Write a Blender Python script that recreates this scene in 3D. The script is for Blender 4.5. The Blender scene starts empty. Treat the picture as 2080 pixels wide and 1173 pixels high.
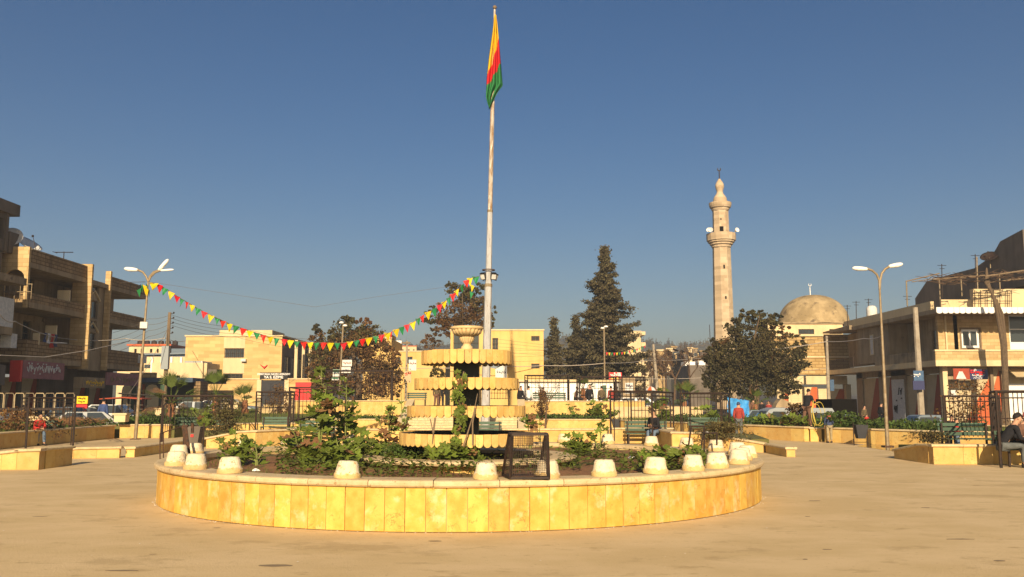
import bpy, math, random
from math import sin, cos, pi, radians, atan2, hypot, sqrt
from mathutils import Vector, Matrix
random.seed(7)
S = bpy.context.scene
COL = S.collection
R = random.random
def U(a, b): return a + (b - a) * R()

# ------------------------------------------------------------------ camera, sky, sun, exposure
HC, FP, TH = 1.7, 1800.0, math.atan((813 - 586.5) / 1800.0)
CT, ST = cos(TH), sin(TH)
cam_d = bpy.data.cameras.new('camera'); cam = bpy.data.objects.new('camera', cam_d); COL.objects.link(cam)
cam_d.sensor_width = 36; cam_d.lens = FP / 2080 * 36; cam_d.clip_end = 6000; cam_d.clip_start = .1
cam.location = (0, 0, HC); cam.rotation_euler = (pi / 2 + TH, 0, 0)
S.camera = cam
W = bpy.data.worlds.new("World"); S.world = W; W.use_nodes = True
wn = W.node_tree.nodes; wl = W.node_tree.links
bg = wn['Background']; sk = wn.new('ShaderNodeTexSky'); sk.sky_type = 'NISHITA'
SUN_EL = 24.0
sk.sun_disc = False; sk.sun_elevation = radians(SUN_EL); sk.sun_rotation = radians(180)
sk.altitude = 400; sk.air_density = 1.0; sk.dust_density = 2.0; sk.ozone_density = 1.6
hs = wn.new('ShaderNodeHueSaturation'); hs.inputs['Hue'].default_value = .505; hs.inputs['Saturation'].default_value = 1.40; hs.inputs['Value'].default_value = .86
wl.new(sk.outputs[0], hs.inputs['Color']); wl.new(hs.outputs[0], bg.inputs['Color'])
bg.inputs['Strength'].default_value = .05
sd = bpy.data.lights.new('sun', 'SUN'); so = bpy.data.objects.new('sun', sd); COL.objects.link(so)
sd.energy = 5.0; sd.angle = radians(.5); sd.color = (1, .80, .53)
so.rotation_euler = (radians(90 - SUN_EL), 0, radians(-1.5))
S.view_settings.view_transform = 'Standard'; S.view_settings.look = 'None'
S.view_settings.gamma = 1; S.view_settings.use_curve_mapping = False
S.view_settings.exposure = .76
S.cycles.volume_bounces = 0

# ------------------------------------------------------------------ measuring helpers (photo 2080 x 1173 -> metres)
def ray(px, py):
    cx = (px - 1040) / FP; cy = (586.5 - py) / FP
    return Vector((cx, CT - cy * ST, ST + cy * CT))
def P(px, py, Y):
    r = ray(px, py); t = Y / r.y
    return Vector((r.x * t, Y, HC + r.z * t))
def G(px, py, z=0.0):
    r = ray(px, py); t = (z - HC) / r.z
    return Vector((r.x * t, r.y * t, z))
def XX(px, Y, py=800): return P(px, py, Y).x
def ZZ(py, Y): return P(1040, py, Y).z

# ------------------------------------------------------------------ mesh helpers
class MB:
    def __init__(s): s.v = []; s.f = []; s.m = []
    def add(s, vs, fs, mi=0):
        o = len(s.v); s.v += [tuple(p) for p in vs]; s.f += [tuple(i + o for i in f) for f in fs]; s.m += [mi] * len(fs); return s
    def bx(s, x0, x1, y0, y1, z0, z1, mi=0):
        if x0 > x1: x0, x1 = x1, x0
        if y0 > y1: y0, y1 = y1, y0
        if z0 > z1: z0, z1 = z1, z0
        return s.add([(x0,y0,z0),(x1,y0,z0),(x1,y1,z0),(x0,y1,z0),(x0,y0,z1),(x1,y0,z1),(x1,y1,z1),(x0,y1,z1)],
              [(0,3,2,1),(4,5,6,7),(0,1,5,4),(1,2,6,5),(2,3,7,6),(3,0,4,7)], mi)
    def box(s, c, d, rz=0, mi=0, M=None):
        x, y, z = d[0]/2, d[1]/2, d[2]/2
        m = M if M else Matrix.Translation(c) @ Matrix.Rotation(rz, 4, 'Z')
        if M: m = Matrix.Translation(c) @ M
        vs = [m @ Vector(p) for p in [(-x,-y,-z),(x,-y,-z),(x,y,-z),(-x,y,-z),(-x,-y,z),(x,-y,z),(x,y,z),(-x,y,z)]]
        return s.add(vs, [(0,3,2,1),(4,5,6,7),(0,1,5,4),(1,2,6,5),(2,3,7,6),(3,0,4,7)], mi)
    def tube(s, pts, r, n=6, cap=True, mi=0):
        pts = [Vector(p) for p in pts]; k = len(pts)
        rs = r if isinstance(r, (list, tuple)) else [r] * k
        vs = []; up = None
        for i, p in enumerate(pts):
            d = (pts[min(i+1, k-1)] - pts[max(i-1, 0)]).normalized()
            if up is None: up = Vector((1,0,0)) if abs(d.z) > .9 else Vector((0,0,1))
            a = d.cross(up)
            if a.length < 1e-4: a = d.cross(Vector((0,1,0)))
            a.normalize(); b = a.cross(d).normalized(); up = b
            for j in range(n):
                t = 2*pi*j/n; vs.append(p + (a*cos(t) + b*sin(t)) * rs[i])
        fs = [(i*n+j, i*n+(j+1)%n, (i+1)*n+(j+1)%n, (i+1)*n+j) for i in range(k-1) for j in range(n)]
        if cap: fs += [tuple(range(n-1,-1,-1)), tuple((k-1)*n+j for j in range(n))]
        return s.add(vs, fs, mi)
    def lathe(s, prof, n=24, c=(0,0,0), a0=0, a1=2*pi, mi=0, wob=0):
        full = abs(a1-a0-2*pi) < 1e-6; m = n if full else n+1; vs = []
        for i in range(m):
            a = a0 + (a1-a0)*i/n
            for q, (r, z) in enumerate(prof):
                rr = r*(1+wob*sin(3*a+q)+wob*.7*sin(7*a+2*q)) if wob else r
                vs.append((c[0]+rr*cos(a), c[1]+rr*sin(a), c[2]+z))
        k = len(prof); fs = []
        for i in range(n):
            j = (i+1) % m
            for q in range(k-1): fs.append((i*k+q, j*k+q, j*k+q+1, i*k+q+1))
        if not full:
            fs.append(tuple(range(k))); fs.append(tuple(n*k+q for q in range(k-1,-1,-1)))
        return s.add(vs, fs, mi)
    def prism(s, poly, ax, a, b, mi=0):
        # poly in the two remaining axes; ax 'x','y','z'
        def mk(p, t):
            return (t, p[0], p[1]) if ax == 'x' else (p[0], t, p[1]) if ax == 'y' else (p[0], p[1], t)
        n = len(poly); vs = [mk(p, a) for p in poly] + [mk(p, b) for p in poly]
        fs = [tuple(range(n-1,-1,-1)), tuple(range(n, 2*n))] + [(i, (i+1)%n, n+(i+1)%n, n+i) for i in range(n)]
        return s.add(vs, fs, mi)
def me_from(name, mb, mats, smooth=False, off=None):
    me = bpy.data.meshes.new(name)
    vs = mb.v if off is None else [(p[0]-off[0], p[1]-off[1], p[2]-off[2]) for p in mb.v]
    me.from_pydata(vs, [], mb.f)
    for m in (mats if isinstance(mats, (list, tuple)) else [mats]): me.materials.append(m)
    if any(mb.m): me.polygons.foreach_set('material_index', mb.m)
    if smooth: me.polygons.foreach_set('use_smooth', [True]*len(me.polygons))
    import bmesh
    if len(mb.f) < 4000:
        bm = bmesh.new(); bm.from_mesh(me); bmesh.ops.recalc_face_normals(bm, faces=bm.faces); bm.to_mesh(me); bm.free()
    me.update(); return me
def rootloc(p):
    while p.parent: p = p.parent
    return p.location
def obj(name, mb, mats=None, parent=None, smooth=False, local=False, label=None, kind=None):
    me = mb if isinstance(mb, bpy.types.Mesh) else me_from(name, mb, mats, smooth, None if (local or parent is None) else rootloc(parent))
    o = bpy.data.objects.new(name, me); COL.objects.link(o)
    if parent: o.parent = parent
    if label: o['label'] = label
    if kind: o['kind'] = kind
    return o
def tag(o, label, cat, group=None):
    o['label'] = label; o['category'] = cat
    if group: o['group'] = group
    return o
def thing(name, label, cat, loc=(0,0,0), rz=0, group=None):
    o = bpy.data.objects.new(name, None); COL.objects.link(o); o.empty_display_size = .2
    o.location = loc; o.rotation_euler = (0,0,rz); return tag(o, label, cat, group)
def struct(name, mb, mats, smooth=False):
    o = obj(name, mb, mats, smooth=smooth); o['kind'] = 'structure'; return o
def dup(root, loc, rz, label, group=None, sc=None):
    def cp(o, par):
        c = o.copy(); COL.objects.link(c)
        if par: c.parent = par
        for ch in [x for x in KIDS.get(o.name, [])]: cp(ch, c)
        return c
    KIDS = {}
    for x in root.children_recursive: KIDS.setdefault(x.parent.name, []).append(x)
    r = cp(root, None); r.location = loc; r.rotation_euler = (0,0,rz); r['label'] = label
    if group: r['group'] = group
    if sc: r.scale = (sc, sc, sc) if not isinstance(sc, tuple) else sc
    return r
def inst(name, me, parent, loc, rot=(0,0,0), sc=1, label=None):
    o = bpy.data.objects.new(name, me); COL.objects.link(o); o.parent = parent
    o.location = loc; o.rotation_euler = rot; o.scale = (sc,sc,sc) if not isinstance(sc, tuple) else sc
    if label: o['label'] = label
    return o

# ------------------------------------------------------------------ materials
def mat(name, c1, c2=None, scale=3.0, detail=5, rough=.85, bump=0, bscale=30, metal=0, spec=.3, rand=.0, c3=None, t3=.62, s3=9, stretch=(1,1,1), island=0, lo=.35, hi=.65, brick=None, trans=0, streak=0, w3=.06, veins=None, band=None, specks=None):
    m = bpy.data.materials.new(name); m.use_nodes = True; nt = m.node_tree; N = nt.nodes; L = nt.links
    b = N['Principled BSDF']; b.inputs['Roughness'].default_value = rough; b.inputs['Metallic'].default_value = metal
    b.inputs['Specular IOR Level'].default_value = spec
    tc = N.new('ShaderNodeTexCoord'); oi = N.new('ShaderNodeObjectInfo')
    mp = N.new('ShaderNodeMapping'); L.new(tc.outputs['Object'], mp.inputs[0]); mp.inputs['Scale'].default_value = stretch
    mu = N.new('ShaderNodeMath'); mu.operation = 'MULTIPLY'; L.new(oi.outputs['Random'], mu.inputs[0]); mu.inputs[1].default_value = 37.0
    cx = N.new('ShaderNodeCombineXYZ'); [L.new(mu.outputs[0], cx.inputs[i]) for i in range(3)]
    L.new(cx.outputs[0], mp.inputs['Location'])
    V = mp.outputs[0]
    def noise(sc, det, vec=V, ro=.55):
        n = N.new('ShaderNodeTexNoise'); n.inputs['Scale'].default_value = sc; n.inputs['Detail'].default_value = det
        n.inputs['Roughness'].default_value = ro; L.new(vec, n.inputs['Vector']); return n.outputs['Fac']
    def ramp(f, a, c, ca=(0,0,0,1), cb=(1,1,1,1)):
        r = N.new('ShaderNodeValToRGB'); r.color_ramp.elements[0].position = a; r.color_ramp.elements[1].position = c
        r.color_ramp.elements[0].color = ca; r.color_ramp.elements[1].color = cb; L.new(f, r.inputs[0]); return r.outputs[0]
    def mix(f, a, c, bt='MIX'):
        x = N.new('ShaderNodeMix'); x.data_type = 'RGBA'; x.blend_type = bt
        if isinstance(f, (int, float)): x.inputs[0].default_value = f
        else: L.new(f, x.inputs[0])
        for s, v in ((6, a), (7, c)):
            if isinstance(v, tuple): x.inputs[s].default_value = v
            else: L.new(v, x.inputs[s])
        return x.outputs[2]
    A = (*c1, 1); out = A
    if c2: out = mix(ramp(noise(scale, detail), lo, hi), A, (*c2, 1))
    if brick:
        bw, bh, mort, bc = brick
        sx = N.new('ShaderNodeSeparateXYZ'); L.new(tc.outputs['Object'], sx.inputs[0])
        ad = N.new('ShaderNodeMath'); L.new(sx.outputs[0], ad.inputs[0]); L.new(sx.outputs[1], ad.inputs[1])
        cc = N.new('ShaderNodeCombineXYZ'); L.new(ad.outputs[0], cc.inputs[0]); L.new(sx.outputs[2], cc.inputs[1])
        bt = N.new('ShaderNodeTexBrick'); L.new(cc.outputs[0], bt.inputs['Vector']); bt.inputs['Scale'].default_value = 1
        bt.inputs['Brick Width'].default_value = bw; bt.inputs['Row Height'].default_value = bh; bt.inputs['Mortar Size'].default_value = mort
        bt.inputs['Color1'].default_value = (1,1,1,1); bt.inputs['Color2'].default_value = (.72,.70,.66,1); bt.inputs['Mortar'].default_value = (*bc, 1)
        out = mix(1.0, out, bt.outputs['Color'], 'MULTIPLY')
    if c3: out = mix(ramp(noise(s3, 6, ro=.65), t3, t3+w3), out, (*c3, 1))
    if veins:
        v1 = noise(7, 3); mm = N.new('ShaderNodeMath'); mm.operation = 'SUBTRACT'; L.new(v1, mm.inputs[0]); mm.inputs[1].default_value = .5
        ab = N.new('ShaderNodeMath'); ab.operation = 'ABSOLUTE'; L.new(mm.outputs[0], ab.inputs[0])
        line = ramp(ab.outputs[0], .0, .014, (1,1,1,1), (0,0,0,1)); gate = ramp(noise(3.1, 2), .55, .62)
        g2_ = N.new('ShaderNodeMath'); g2_.operation = 'MULTIPLY'; L.new(line, g2_.inputs[0]); L.new(gate, g2_.inputs[1]); out = mix(g2_.outputs[0], out, (*veins, 1))
        out = mix(ramp(noise(42, 4, ro=.7), .66, .70), out, (*veins, 1))
    if specks:
        out = mix(ramp(noise(7.5, 9, ro=.78), .60, .68), out, mix(.65, out, (*specks, 1)))
        out = mix(ramp(noise(1.1, 9, ro=.72), .57, .63), out, mix(.45, out, (*specks, 1)))
        out = mix(ramp(noise(26, 5, ro=.7), .64, .68), out, (*specks, 1))
    if band:
        sz = N.new('ShaderNodeSeparateXYZ'); L.new(tc.outputs['Object'], sz.inputs[0]); az = N.new('ShaderNodeMath'); az.operation = 'MULTIPLY_ADD'
        L.new(noise(16, 5), az.inputs[0]); az.inputs[1].default_value = -.12; L.new(sz.outputs[2], az.inputs[2])
        out = mix(ramp(az.outputs[0], -.005, .02, (.75,.75,.75,1), (0,0,0,1)), out, (*band, 1))
    if streak:
        mp2 = N.new('ShaderNodeMapping'); L.new(tc.outputs['Object'], mp2.inputs[0]); mp2.inputs['Scale'].default_value = (1,1,.12)
        out = mix(ramp(noise(2.2, 5, mp2.outputs[0]), .45, .75), out, mix(streak, out, (.05,.04,.03,1)))
    if rand or island:
        h = N.new('ShaderNodeHueSaturation'); L.new(out, h.inputs['Color']) if not isinstance(out, tuple) else setattr(h.inputs['Color'], 'default_value', out)
        src = oi.outputs['Random']
        if island:
            g = N.new('ShaderNodeNewGeometry'); src = g.outputs['Random Per Island']
        k = rand or island
        mr = N.new('ShaderNodeMapRange'); L.new(src, mr.inputs[0]); mr.inputs[3].default_value = 1-k; mr.inputs[4].default_value = 1+k
        L.new(mr.outputs[0], h.inputs['Value'])
        m2 = N.new('ShaderNodeMath'); m2.operation = 'MULTIPLY_ADD'; L.new(src, m2.inputs[0]); m2.inputs[1].default_value = .035 if island else .012; m2.inputs[2].default_value = .482 if island else .494
        L.new(m2.outputs[0], h.inputs['Hue']); out = h.outputs[0]
    if isinstance(out, tuple): b.inputs['Base Color'].default_value = out
    else: L.new(out, b.inputs['Base Color'])
    if bump:
        bp = N.new('ShaderNodeBump'); bp.inputs['Strength'].default_value = bump; bp.inputs['Distance'].default_value = .02
        L.new(noise(bscale, 6), bp.inputs['Height']); L.new(bp.outputs[0], b.inputs['Normal'])
    if trans:
        tr = N.new('ShaderNodeBsdfTranslucent'); ms = N.new('ShaderNodeMixShader'); ms.inputs[0].default_value = trans
        if isinstance(out, tuple): tr.inputs[0].default_value = out
        else: L.new(out, tr.inputs[0])
        L.new(b.outputs[0], ms.inputs[1]); L.new(tr.outputs[0], ms.inputs[2]); L.new(ms.outputs[0], N['Material Output'].inputs[0])
    return m
M = {}
M['plaza'] = mat('plaza_concrete', (.60,.455,.26), (.53,.395,.21), 1.3, 9, .9, .5, 60, c3=(.42,.305,.155), t3=.60, s3=3.2, stretch=(.6,1.0,1), spec=.2, w3=.12, lo=.38, hi=.62, specks=(.35,.25,.125))
M['road'] = mat('asphalt', (.07,.062,.055), (.05,.045,.04), 2, 6, .92, .2)
M['soil'] = mat('garden_soil', (.27,.135,.06), (.17,.085,.04), 5, 8, 1, .8, 25, c3=(.07,.09,.02), t3=.56, s3=3)
M['lawn'] = mat('lawn', (.09,.105,.028), (.15,.125,.045), 2, 8, 1, .8, 25)
M['earth'] = mat('dry_earth', (.22,.17,.10), (.15,.12,.07), .4, 8, 1, .3)
M['panel'] = mat('yellow_limestone_panel', (.61,.40,.09), (.55,.30,.05), 5.5, 9, .7, .25, 30, rand=.09, c3=(.66,.51,.26), t3=.55, s3=3.6, lo=.40, hi=.62, w3=.16, stretch=(1,1,.85), veins=(.34,.18,.04))
M['panel2'] = mat('pale_limestone_panel', (.60,.42,.15), (.55,.34,.095), 3.5, 6, .75, .12, 40, rand=.10, c3=(.42,.24,.07), t3=.6, s3=6, w3=.1, veins=(.28,.16,.05))
M['joint'] = mat('pale_joint_mortar', (.62,.48,.22), (.5,.36,.14), 6)
M['cap'] = mat('capping_stone', (.60,.47,.28), (.50,.38,.20), 6, 7, .7, .25, 50, rand=.06, c3=(.33,.22,.10), t3=.60, s3=14, veins=(.25,.17,.08))
M['plaster'] = mat('weathered_white_plaster', (.76,.66,.47), (.66,.54,.35), 8, 7, .85, .5, 40, rand=.08, c3=(.40,.26,.10), t3=.60, s3=17, w3=.06, band=(.52,.34,.10), veins=(.22,.15,.07))
M['fpanel'] = mat('fountain_stone_slat', (.68,.45,.16), (.60,.36,.10), 6, 6, .7, .15, 40, rand=.14, c3=(.40,.22,.07), t3=.60, s3=7, w3=.1, veins=(.26,.15,.05))
M['urn'] = mat('carved_cream_stone', (.64,.47,.25), (.54,.38,.18), 5, 6, .7, .2, 40)
M['fdark'] = mat('dark_greenish_stone', (.05,.055,.04), (.03,.035,.03), 4, 5, .5, .2, c3=(.12,.10,.06), t3=.62)  # dark greenish stone of the column and basin cores
M['water'] = mat('dark_water', (.01,.012,.012), rough=.06, spec=.6)
M['rust'] = mat('rusty_steel', (.045,.03,.022), (.10,.045,.022), 12, 6, .8, .3, 60)
M['iron'] = mat('dark_painted_iron', (.018,.014,.012), (.04,.021,.014), 9, 5, .6, .1)
M['green'] = mat('green_bench_paint', (.035,.075,.045), (.05,.09,.055), 10, 5, .6, .1, rand=.15)
M['steel'] = mat('weathered_lamp_steel', (.30,.24,.16), (.22,.16,.09), 7, 6, .55, .1, metal=.3, c3=(.15,.07,.03), t3=.64)
M['white'] = mat('white_enamel', (.78,.76,.72), rough=.4, spec=.5)
M['polewhite'] = mat('peeling_white_paint', (.62,.61,.60), (.46,.45,.43), 3, 7, .42, .1, metal=.45, c3=(.22,.11,.05), t3=.60, s3=5, stretch=(3,3,.5))
M['polerust'] = mat('rust_flaked_paint', (.50,.44,.37), (.26,.16,.08), 2.2, 8, .5, .3, metal=.2, stretch=(3,3,.5), lo=.42, hi=.58, c3=(.75,.68,.58), t3=.56, s3=4)
M['glass'] = mat('window_glass', (.035,.045,.05), rough=.1, spec=.7)
M['dark'] = mat('dark_interior', (.008,.007,.006), rough=1, spec=0)  # near-black put in for unlit rooms and slits, also plain black canvas
M['gatem'] = mat('dark_gate_sheet', (.045,.045,.05), (.035,.035,.04), 3)
M['platem'] = mat('faded_blue_plate', (.07,.13,.23), (.05,.09,.16), 5)
M['bstone'] = mat('shaded_brown_block', (.38,.26,.135), (.29,.19,.095), .7, 7, .9, .3, 12, brick=(.5,.22,.025,(.42,.38,.32)), streak=.5)  # darker counterpart of blit: shade of unlit faces put into the colour
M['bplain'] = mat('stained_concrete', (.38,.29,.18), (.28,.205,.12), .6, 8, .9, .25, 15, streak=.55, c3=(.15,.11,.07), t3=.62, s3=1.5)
M['blit'] = mat('sunlit_cream_block', (.58,.42,.215), (.50,.34,.155), .9, 7, .85, .2, 15, brick=(.6,.25,.012,(.62,.56,.46)))  # lighter copy of the block for sunlit faces; sunlight put into the colour
M['cream'] = mat('cream_render', (.66,.53,.32), (.60,.46,.26), .8, 7, .9, .15, 15, streak=.15)
M['yellow'] = mat('yellow_render', (.66,.45,.165), (.60,.40,.13), .5, 6, .9, .1, 15, streak=.2)
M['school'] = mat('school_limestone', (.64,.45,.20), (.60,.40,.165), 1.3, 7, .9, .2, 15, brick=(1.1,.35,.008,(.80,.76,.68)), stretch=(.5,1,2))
M['minaret'] = mat('minaret_limestone', (.55,.43,.29), (.49,.37,.24), .7, 7, .85, .15, 15, brick=(.8,.42,.01,(.85,.83,.8)))
M['mosque'] = mat('mosque_block', (.52,.37,.17), (.46,.31,.13), .8, 7, .85, .5, 8, brick=(.7,.3,.03,(.5,.44,.36)))
M['dome'] = mat('weathered_dome_plaster', (.40,.30,.165), (.27,.20,.105), .8, 9, .9, .3, 6, c3=(.13,.10,.06), t3=.56, s3=1.1, w3=.12, lo=.42, hi=.58, specks=(.14,.10,.06))
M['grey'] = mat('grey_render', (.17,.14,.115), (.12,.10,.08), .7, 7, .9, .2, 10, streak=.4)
M['red'] = mat('red_brown_paint', (.33,.055,.025), (.28,.05,.022), 3, 5, .75)
M['orange'] = mat('orange_red_paint', (.52,.12,.035), (.44,.09,.03), 2, 5, .75)
M['shut'] = mat('cream_shutter_paint', (.50,.40,.24), (.44,.34,.20), 2, 5, .7)
M['black'] = mat('black_paint', (.012,.012,.013), rough=.5)
M['rubber'] = mat('tyre_rubber', (.015,.015,.015), rough=.9)
M['redp'] = mat('red_plastic', (.55,.02,.015), rough=.5)
M['bluep'] = mat('blue_tarpaulin', (.04,.26,.60), (.10,.36,.68), 4, 6, .5, .5, 8)
M['blued'] = mat('dull_blue_metal', (.07,.11,.17), (.05,.08,.13), 3)
M['wire'] = mat('overhead_cable', (.16,.13,.11), rough=.8)
M['wirel'] = mat('pale_cable', (.42,.37,.32), rough=.7)
M['wood'] = mat('weathered_timber', (.22,.16,.10), (.15,.105,.065), 5, 6, .9, .3, stretch=(3,3,.4))
M['concpole'] = mat('concrete_pole', (.36,.31,.24), (.27,.22,.16), 4, 6, .9, .2)
M['trunk'] = mat('bark', (.13,.09,.055), (.08,.055,.035), 8, 6, .95, .5)
M['leaf'] = mat('mallow_leaf', (.155,.195,.025), (.09,.13,.018), 6, 4, .6, .2, rand=.35, trans=.25)
M['leafi'] = mat('low_leaf', (.14,.165,.025), (.07,.10,.016), 6, 4, .7, island=.4, trans=.25)
M['leafdry'] = mat('dried_leaf', (.20,.10,.04), (.13,.07,.03), 6, 4, .9, rand=.2)
M['stem'] = mat('green_stem', (.20,.24,.06), (.14,.15,.05), 5, 4, .7)
M['fol_olive'] = mat('olive_foliage', (.10,.078,.028), (.06,.055,.02), .5, 5, .9, island=.45, trans=.15)
M['fol_brown'] = mat('russet_foliage', (.16,.078,.028), (.085,.052,.02), .5, 5, .9, island=.45, trans=.15)
M['fol_dark'] = mat('dark_evergreen_foliage', (.075,.058,.022), (.04,.037,.016), .5, 5, .9, island=.5, trans=.1)
M['fol_cyp'] = mat('cypress_foliage', (.10,.078,.036), (.06,.052,.026), .6, 5, .9, island=.45, trans=.1)
M['fol_green'] = mat('fresh_foliage', (.07,.11,.02), (.05,.08,.018), .8, 5, .8, island=.4, trans=.2)
M['twig'] = mat('bare_twig', (.12,.075,.045), (.09,.055,.035), 4)
M['hill'] = mat('wooded_hill', (.045,.05,.028), (.07,.065,.035), .02, 8, 1)
M['palm'] = mat('palm_leaflet', (.11,.15,.03), (.08,.11,.025), 3, 4, .6, rand=.3, trans=.2)
M['palmt'] = mat('palm_trunk', (.30,.13,.06), (.18,.08,.04), 12, 5, .95, .5)
M['skin'] = mat('skin', (.45,.25,.16), rough=.6)
M['hair'] = mat('dark_hair', (.015,.011,.009), rough=.8)
M['jeans'] = mat('blue_denim', (.13,.18,.25), (.09,.13,.19), 14, 4, .9)
def cloth(n, c): M[n] = mat(n, c, tuple(x*.7 for x in c), 9, 4, .95, .2, 30)
cloth('black_jacket', (.016,.016,.020)); cloth('red_jacket', (.50,.035,.03)); cloth('dark_red_hoodie', (.33,.05,.04))
cloth('navy_jacket', (.05,.07,.14)); cloth('khaki_trousers', (.36,.29,.17)); cloth('brown_trousers', (.17,.09,.06))
cloth('grey_trousers', (.12,.13,.13)); cloth('white_shirt', (.78,.76,.74)); cloth('olive_coat', (.12,.09,.05)); cloth('blue_shirt', (.05,.08,.20))
cloth('dark_trousers', (.025,.024,.027)); cloth('pink_hood', (.60,.14,.12)); cloth('shoe_leather', (.03,.025,.022))
M['fy'] = mat('yellow_bunting_cloth', (.80,.58,.01), rough=.5, trans=.25, rand=.08)
M['fr'] = mat('red_bunting_cloth', (.65,.012,.015), rough=.5, trans=.25, rand=.12)
M['fg'] = mat('green_bunting_cloth', (.02,.22,.07), rough=.5, trans=.25, rand=.2)
M['carsilver'] = mat('silver_car_paint', (.42,.43,.42), rough=.3, spec=.6, metal=.3)
M['cardark'] = mat('dark_green_car_paint', (.03,.05,.045), rough=.25, spec=.6)
M['carblue'] = mat('slate_blue_car_paint', (.14,.18,.22), rough=.35, spec=.6)
M['cargrey'] = mat('grey_blue_van_paint', (.26,.29,.31), rough=.4, spec=.5)
M['carwhite'] = mat('white_car_paint', (.7,.7,.68), rough=.3, spec=.6)
M['hose'] = mat('yellow_hose', (.55,.42,.08), rough=.5)
M['signy'] = mat('yellow_sign', (.80,.50,.02), rough=.5)
M['signm'] = mat('mauve_sign', (.30,.12,.13), (.22,.09,.11), 2, 4, .6)
M['signn'] = mat('navy_sign', (.03,.035,.10), rough=.5)
M['paper'] = mat('white_printed_board', (.66,.64,.60), (.5,.5,.48), 6, 4, .7)
M['litred'] = mat('bright_red_sign', (.62,.03,.03), rough=.5)
M['litter'] = mat('pale_litter', (.6,.55,.47), rough=.8)
# ------------------------------------------------------------------ terrain
def smooth(a, b, t):
    t = max(0, min(1, (t-a)/(b-a))); return t*t*(3-2*t)
def tz(x, y):
    z = -.28 + .75*smooth(50, 72, y) + .5*smooth(80, 130, y) + 3*smooth(150, 420, y)
    if x > 14: z -= .75*smooth(50, 72, y)*(1-smooth(100, 140, y))*smooth(14, 22, x)
    if x < -18: z -= .5*smooth(50, 60, y)*(1-smooth(74, 90, y))*smooth(-18, -24, x)
    return z
def grid_sheet(xs, ys, zf):
    mb = MB(); n = len(ys)
    mb.v = [(x, y, zf(x, y)) for x in xs for y in ys]
    mb.f = [(i*n+j, (i+1)*n+j, (i+1)*n+j+1, i*n+j+1) for i in range(len(xs)-1) for j in range(n-1)]
    mb.m = [0]*len(mb.f); return mb
xs = [-1500,-900,-500,-300,-200,-140,-100,-80,-60,-50,-44,-38,-34,-30,-26,-24,-22,-20,-18,-14,-8,0,8,14,16,18,20,22,26,30,36,44,60,80,100,140,200,300,500,900,1500]
ys = [-1500,-600,-200,-60,-20,0,10,20,30,40,46,50,53,56,59,62,65,68,72,78,84,92,100,110,120,135,150,170,200,250,320,420,520,1500]
struct('ground', grid_sheet(xs, ys, tz), M['road'], True)
def hz(x, y):
    r = 40 + 2.5*sin(x*.011+1) + 1.5*sin(x*.031) - 26*smooth(-130, -420, x) + 8*smooth(200, 500, x)
    return 2 + r*smooth(380, 700, y) - 14*smooth(760, 1200, y)
hx = [-1400+35*i for i in range(81)]; hy = [370,410,450,500,550,600,640,670,690,700,715,740,780,900,1100,1400]
struct('hill', grid_sheet(hx, hy, hz), M['hill'], True)
def leafquads(mb, c, n, s, sx=1, sy=1, sz=1, flat=0):
    for _ in range(n):
        p = Vector((c[0]+random.gauss(0,.5)*sx, c[1]+random.gauss(0,.5)*sy, c[2]+random.gauss(0,.5)*sz))
        a = Vector((random.gauss(0,1), random.gauss(0,1), random.gauss(0,1)*(1-flat))).normalized()*s*U(.6,1.3)
        b = a.cross(Vector((random.gauss(0,1), random.gauss(0,1), random.gauss(0,1)))).normalized()*s*U(.4,.8)
        o = len(mb.v)
        mb.v += [tuple(p-a), tuple(p+b), tuple(p+a), tuple(p-b)]; mb.f.append((o,o+1,o+2,o+3)); mb.m.append(0)
mb = MB()
for i in range(900):
    x = U(-330, 420); y = U(600, 712) if i % 2 else U(688, 712); h = U(3, 8)*(1.3 if R() < .15 else 1)
    z = hz(x, y)
    for k in range(7):
        t = k/6; leafquads(mb, (x, y, z+h*t), 2, 2.6*(1.1-t), 1.5*(1.1-t), 1, 1)
obj('pine_wood', mb, M['fol_dark'], kind='stuff')['label'] = 'dark pine wood along the ridge of the distant hill'
bpy.data.objects['pine_wood']['category'] = 'wood'

# plaza slab (its edge drops to the street)
pl = [(-40,-30),(40,-30),(40,27),(19,30),(15.6,33.2),(11,41),(9,46),(9,58),(-13,58),(-15,44),(-18.4,41),(-18.2,30),(-40,29)]
struct('plaza', MB().prism(pl, 'z', -.29, 0), M['plaza'])
# flat dirt patches / litter lying on the plaza
lit = MB()
for i in range(70):
    y = U(8, 30); x = U(-.62, .6)*y
    if hypot(x+.9, y-17.15) < 5.6: continue
    s = U(.004, .012); lit.box((x, y, .004+s*.2), (s*U(1,2.5), s, s*.4), U(0,3))
for i in range(150):   # chips gathered at the foot of the ring
    a = -pi*R(); r = 5.44+abs(random.gauss(0,.03)); s = U(.004,.011)
    lit.box((-.9+r*cos(a), 17.15+r*sin(a), .006), (s*1.6, s, s*.6), U(0,3))
obj('plaza_litter', lit, M['litter'], kind='stuff')
dk = MB()
for (px, py, w, l) in [(882,1100,.14,.03),(1655,1018,.18,.03),(1640,1050,.07,.02),(1680,1117,.10,.02),(1636,1137,.05,.02),(1880,1032,.13,.03),(2030,1140,.12,.03),(440,1073,.09,.02),(80,1050,.2,.02),(560,1150,.3,.05),(1950,1096,.3,.03),(250,1160,.35,.03),(310,1127,.07,.01)]:
    g = G(px, py); n = 12; w *= .6; l *= .6
    dk.prism([(g.x+w*cos(2*pi*k/n)*U(.7,1.1), g.y+l*2.2*sin(2*pi*k/n)*U(.7,1.1)) for k in range(n)], 'z', .002, .0045)
obj('ground_stain', dk, mat('oil_stain', (.22,.165,.10)), kind='stuff')
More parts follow.
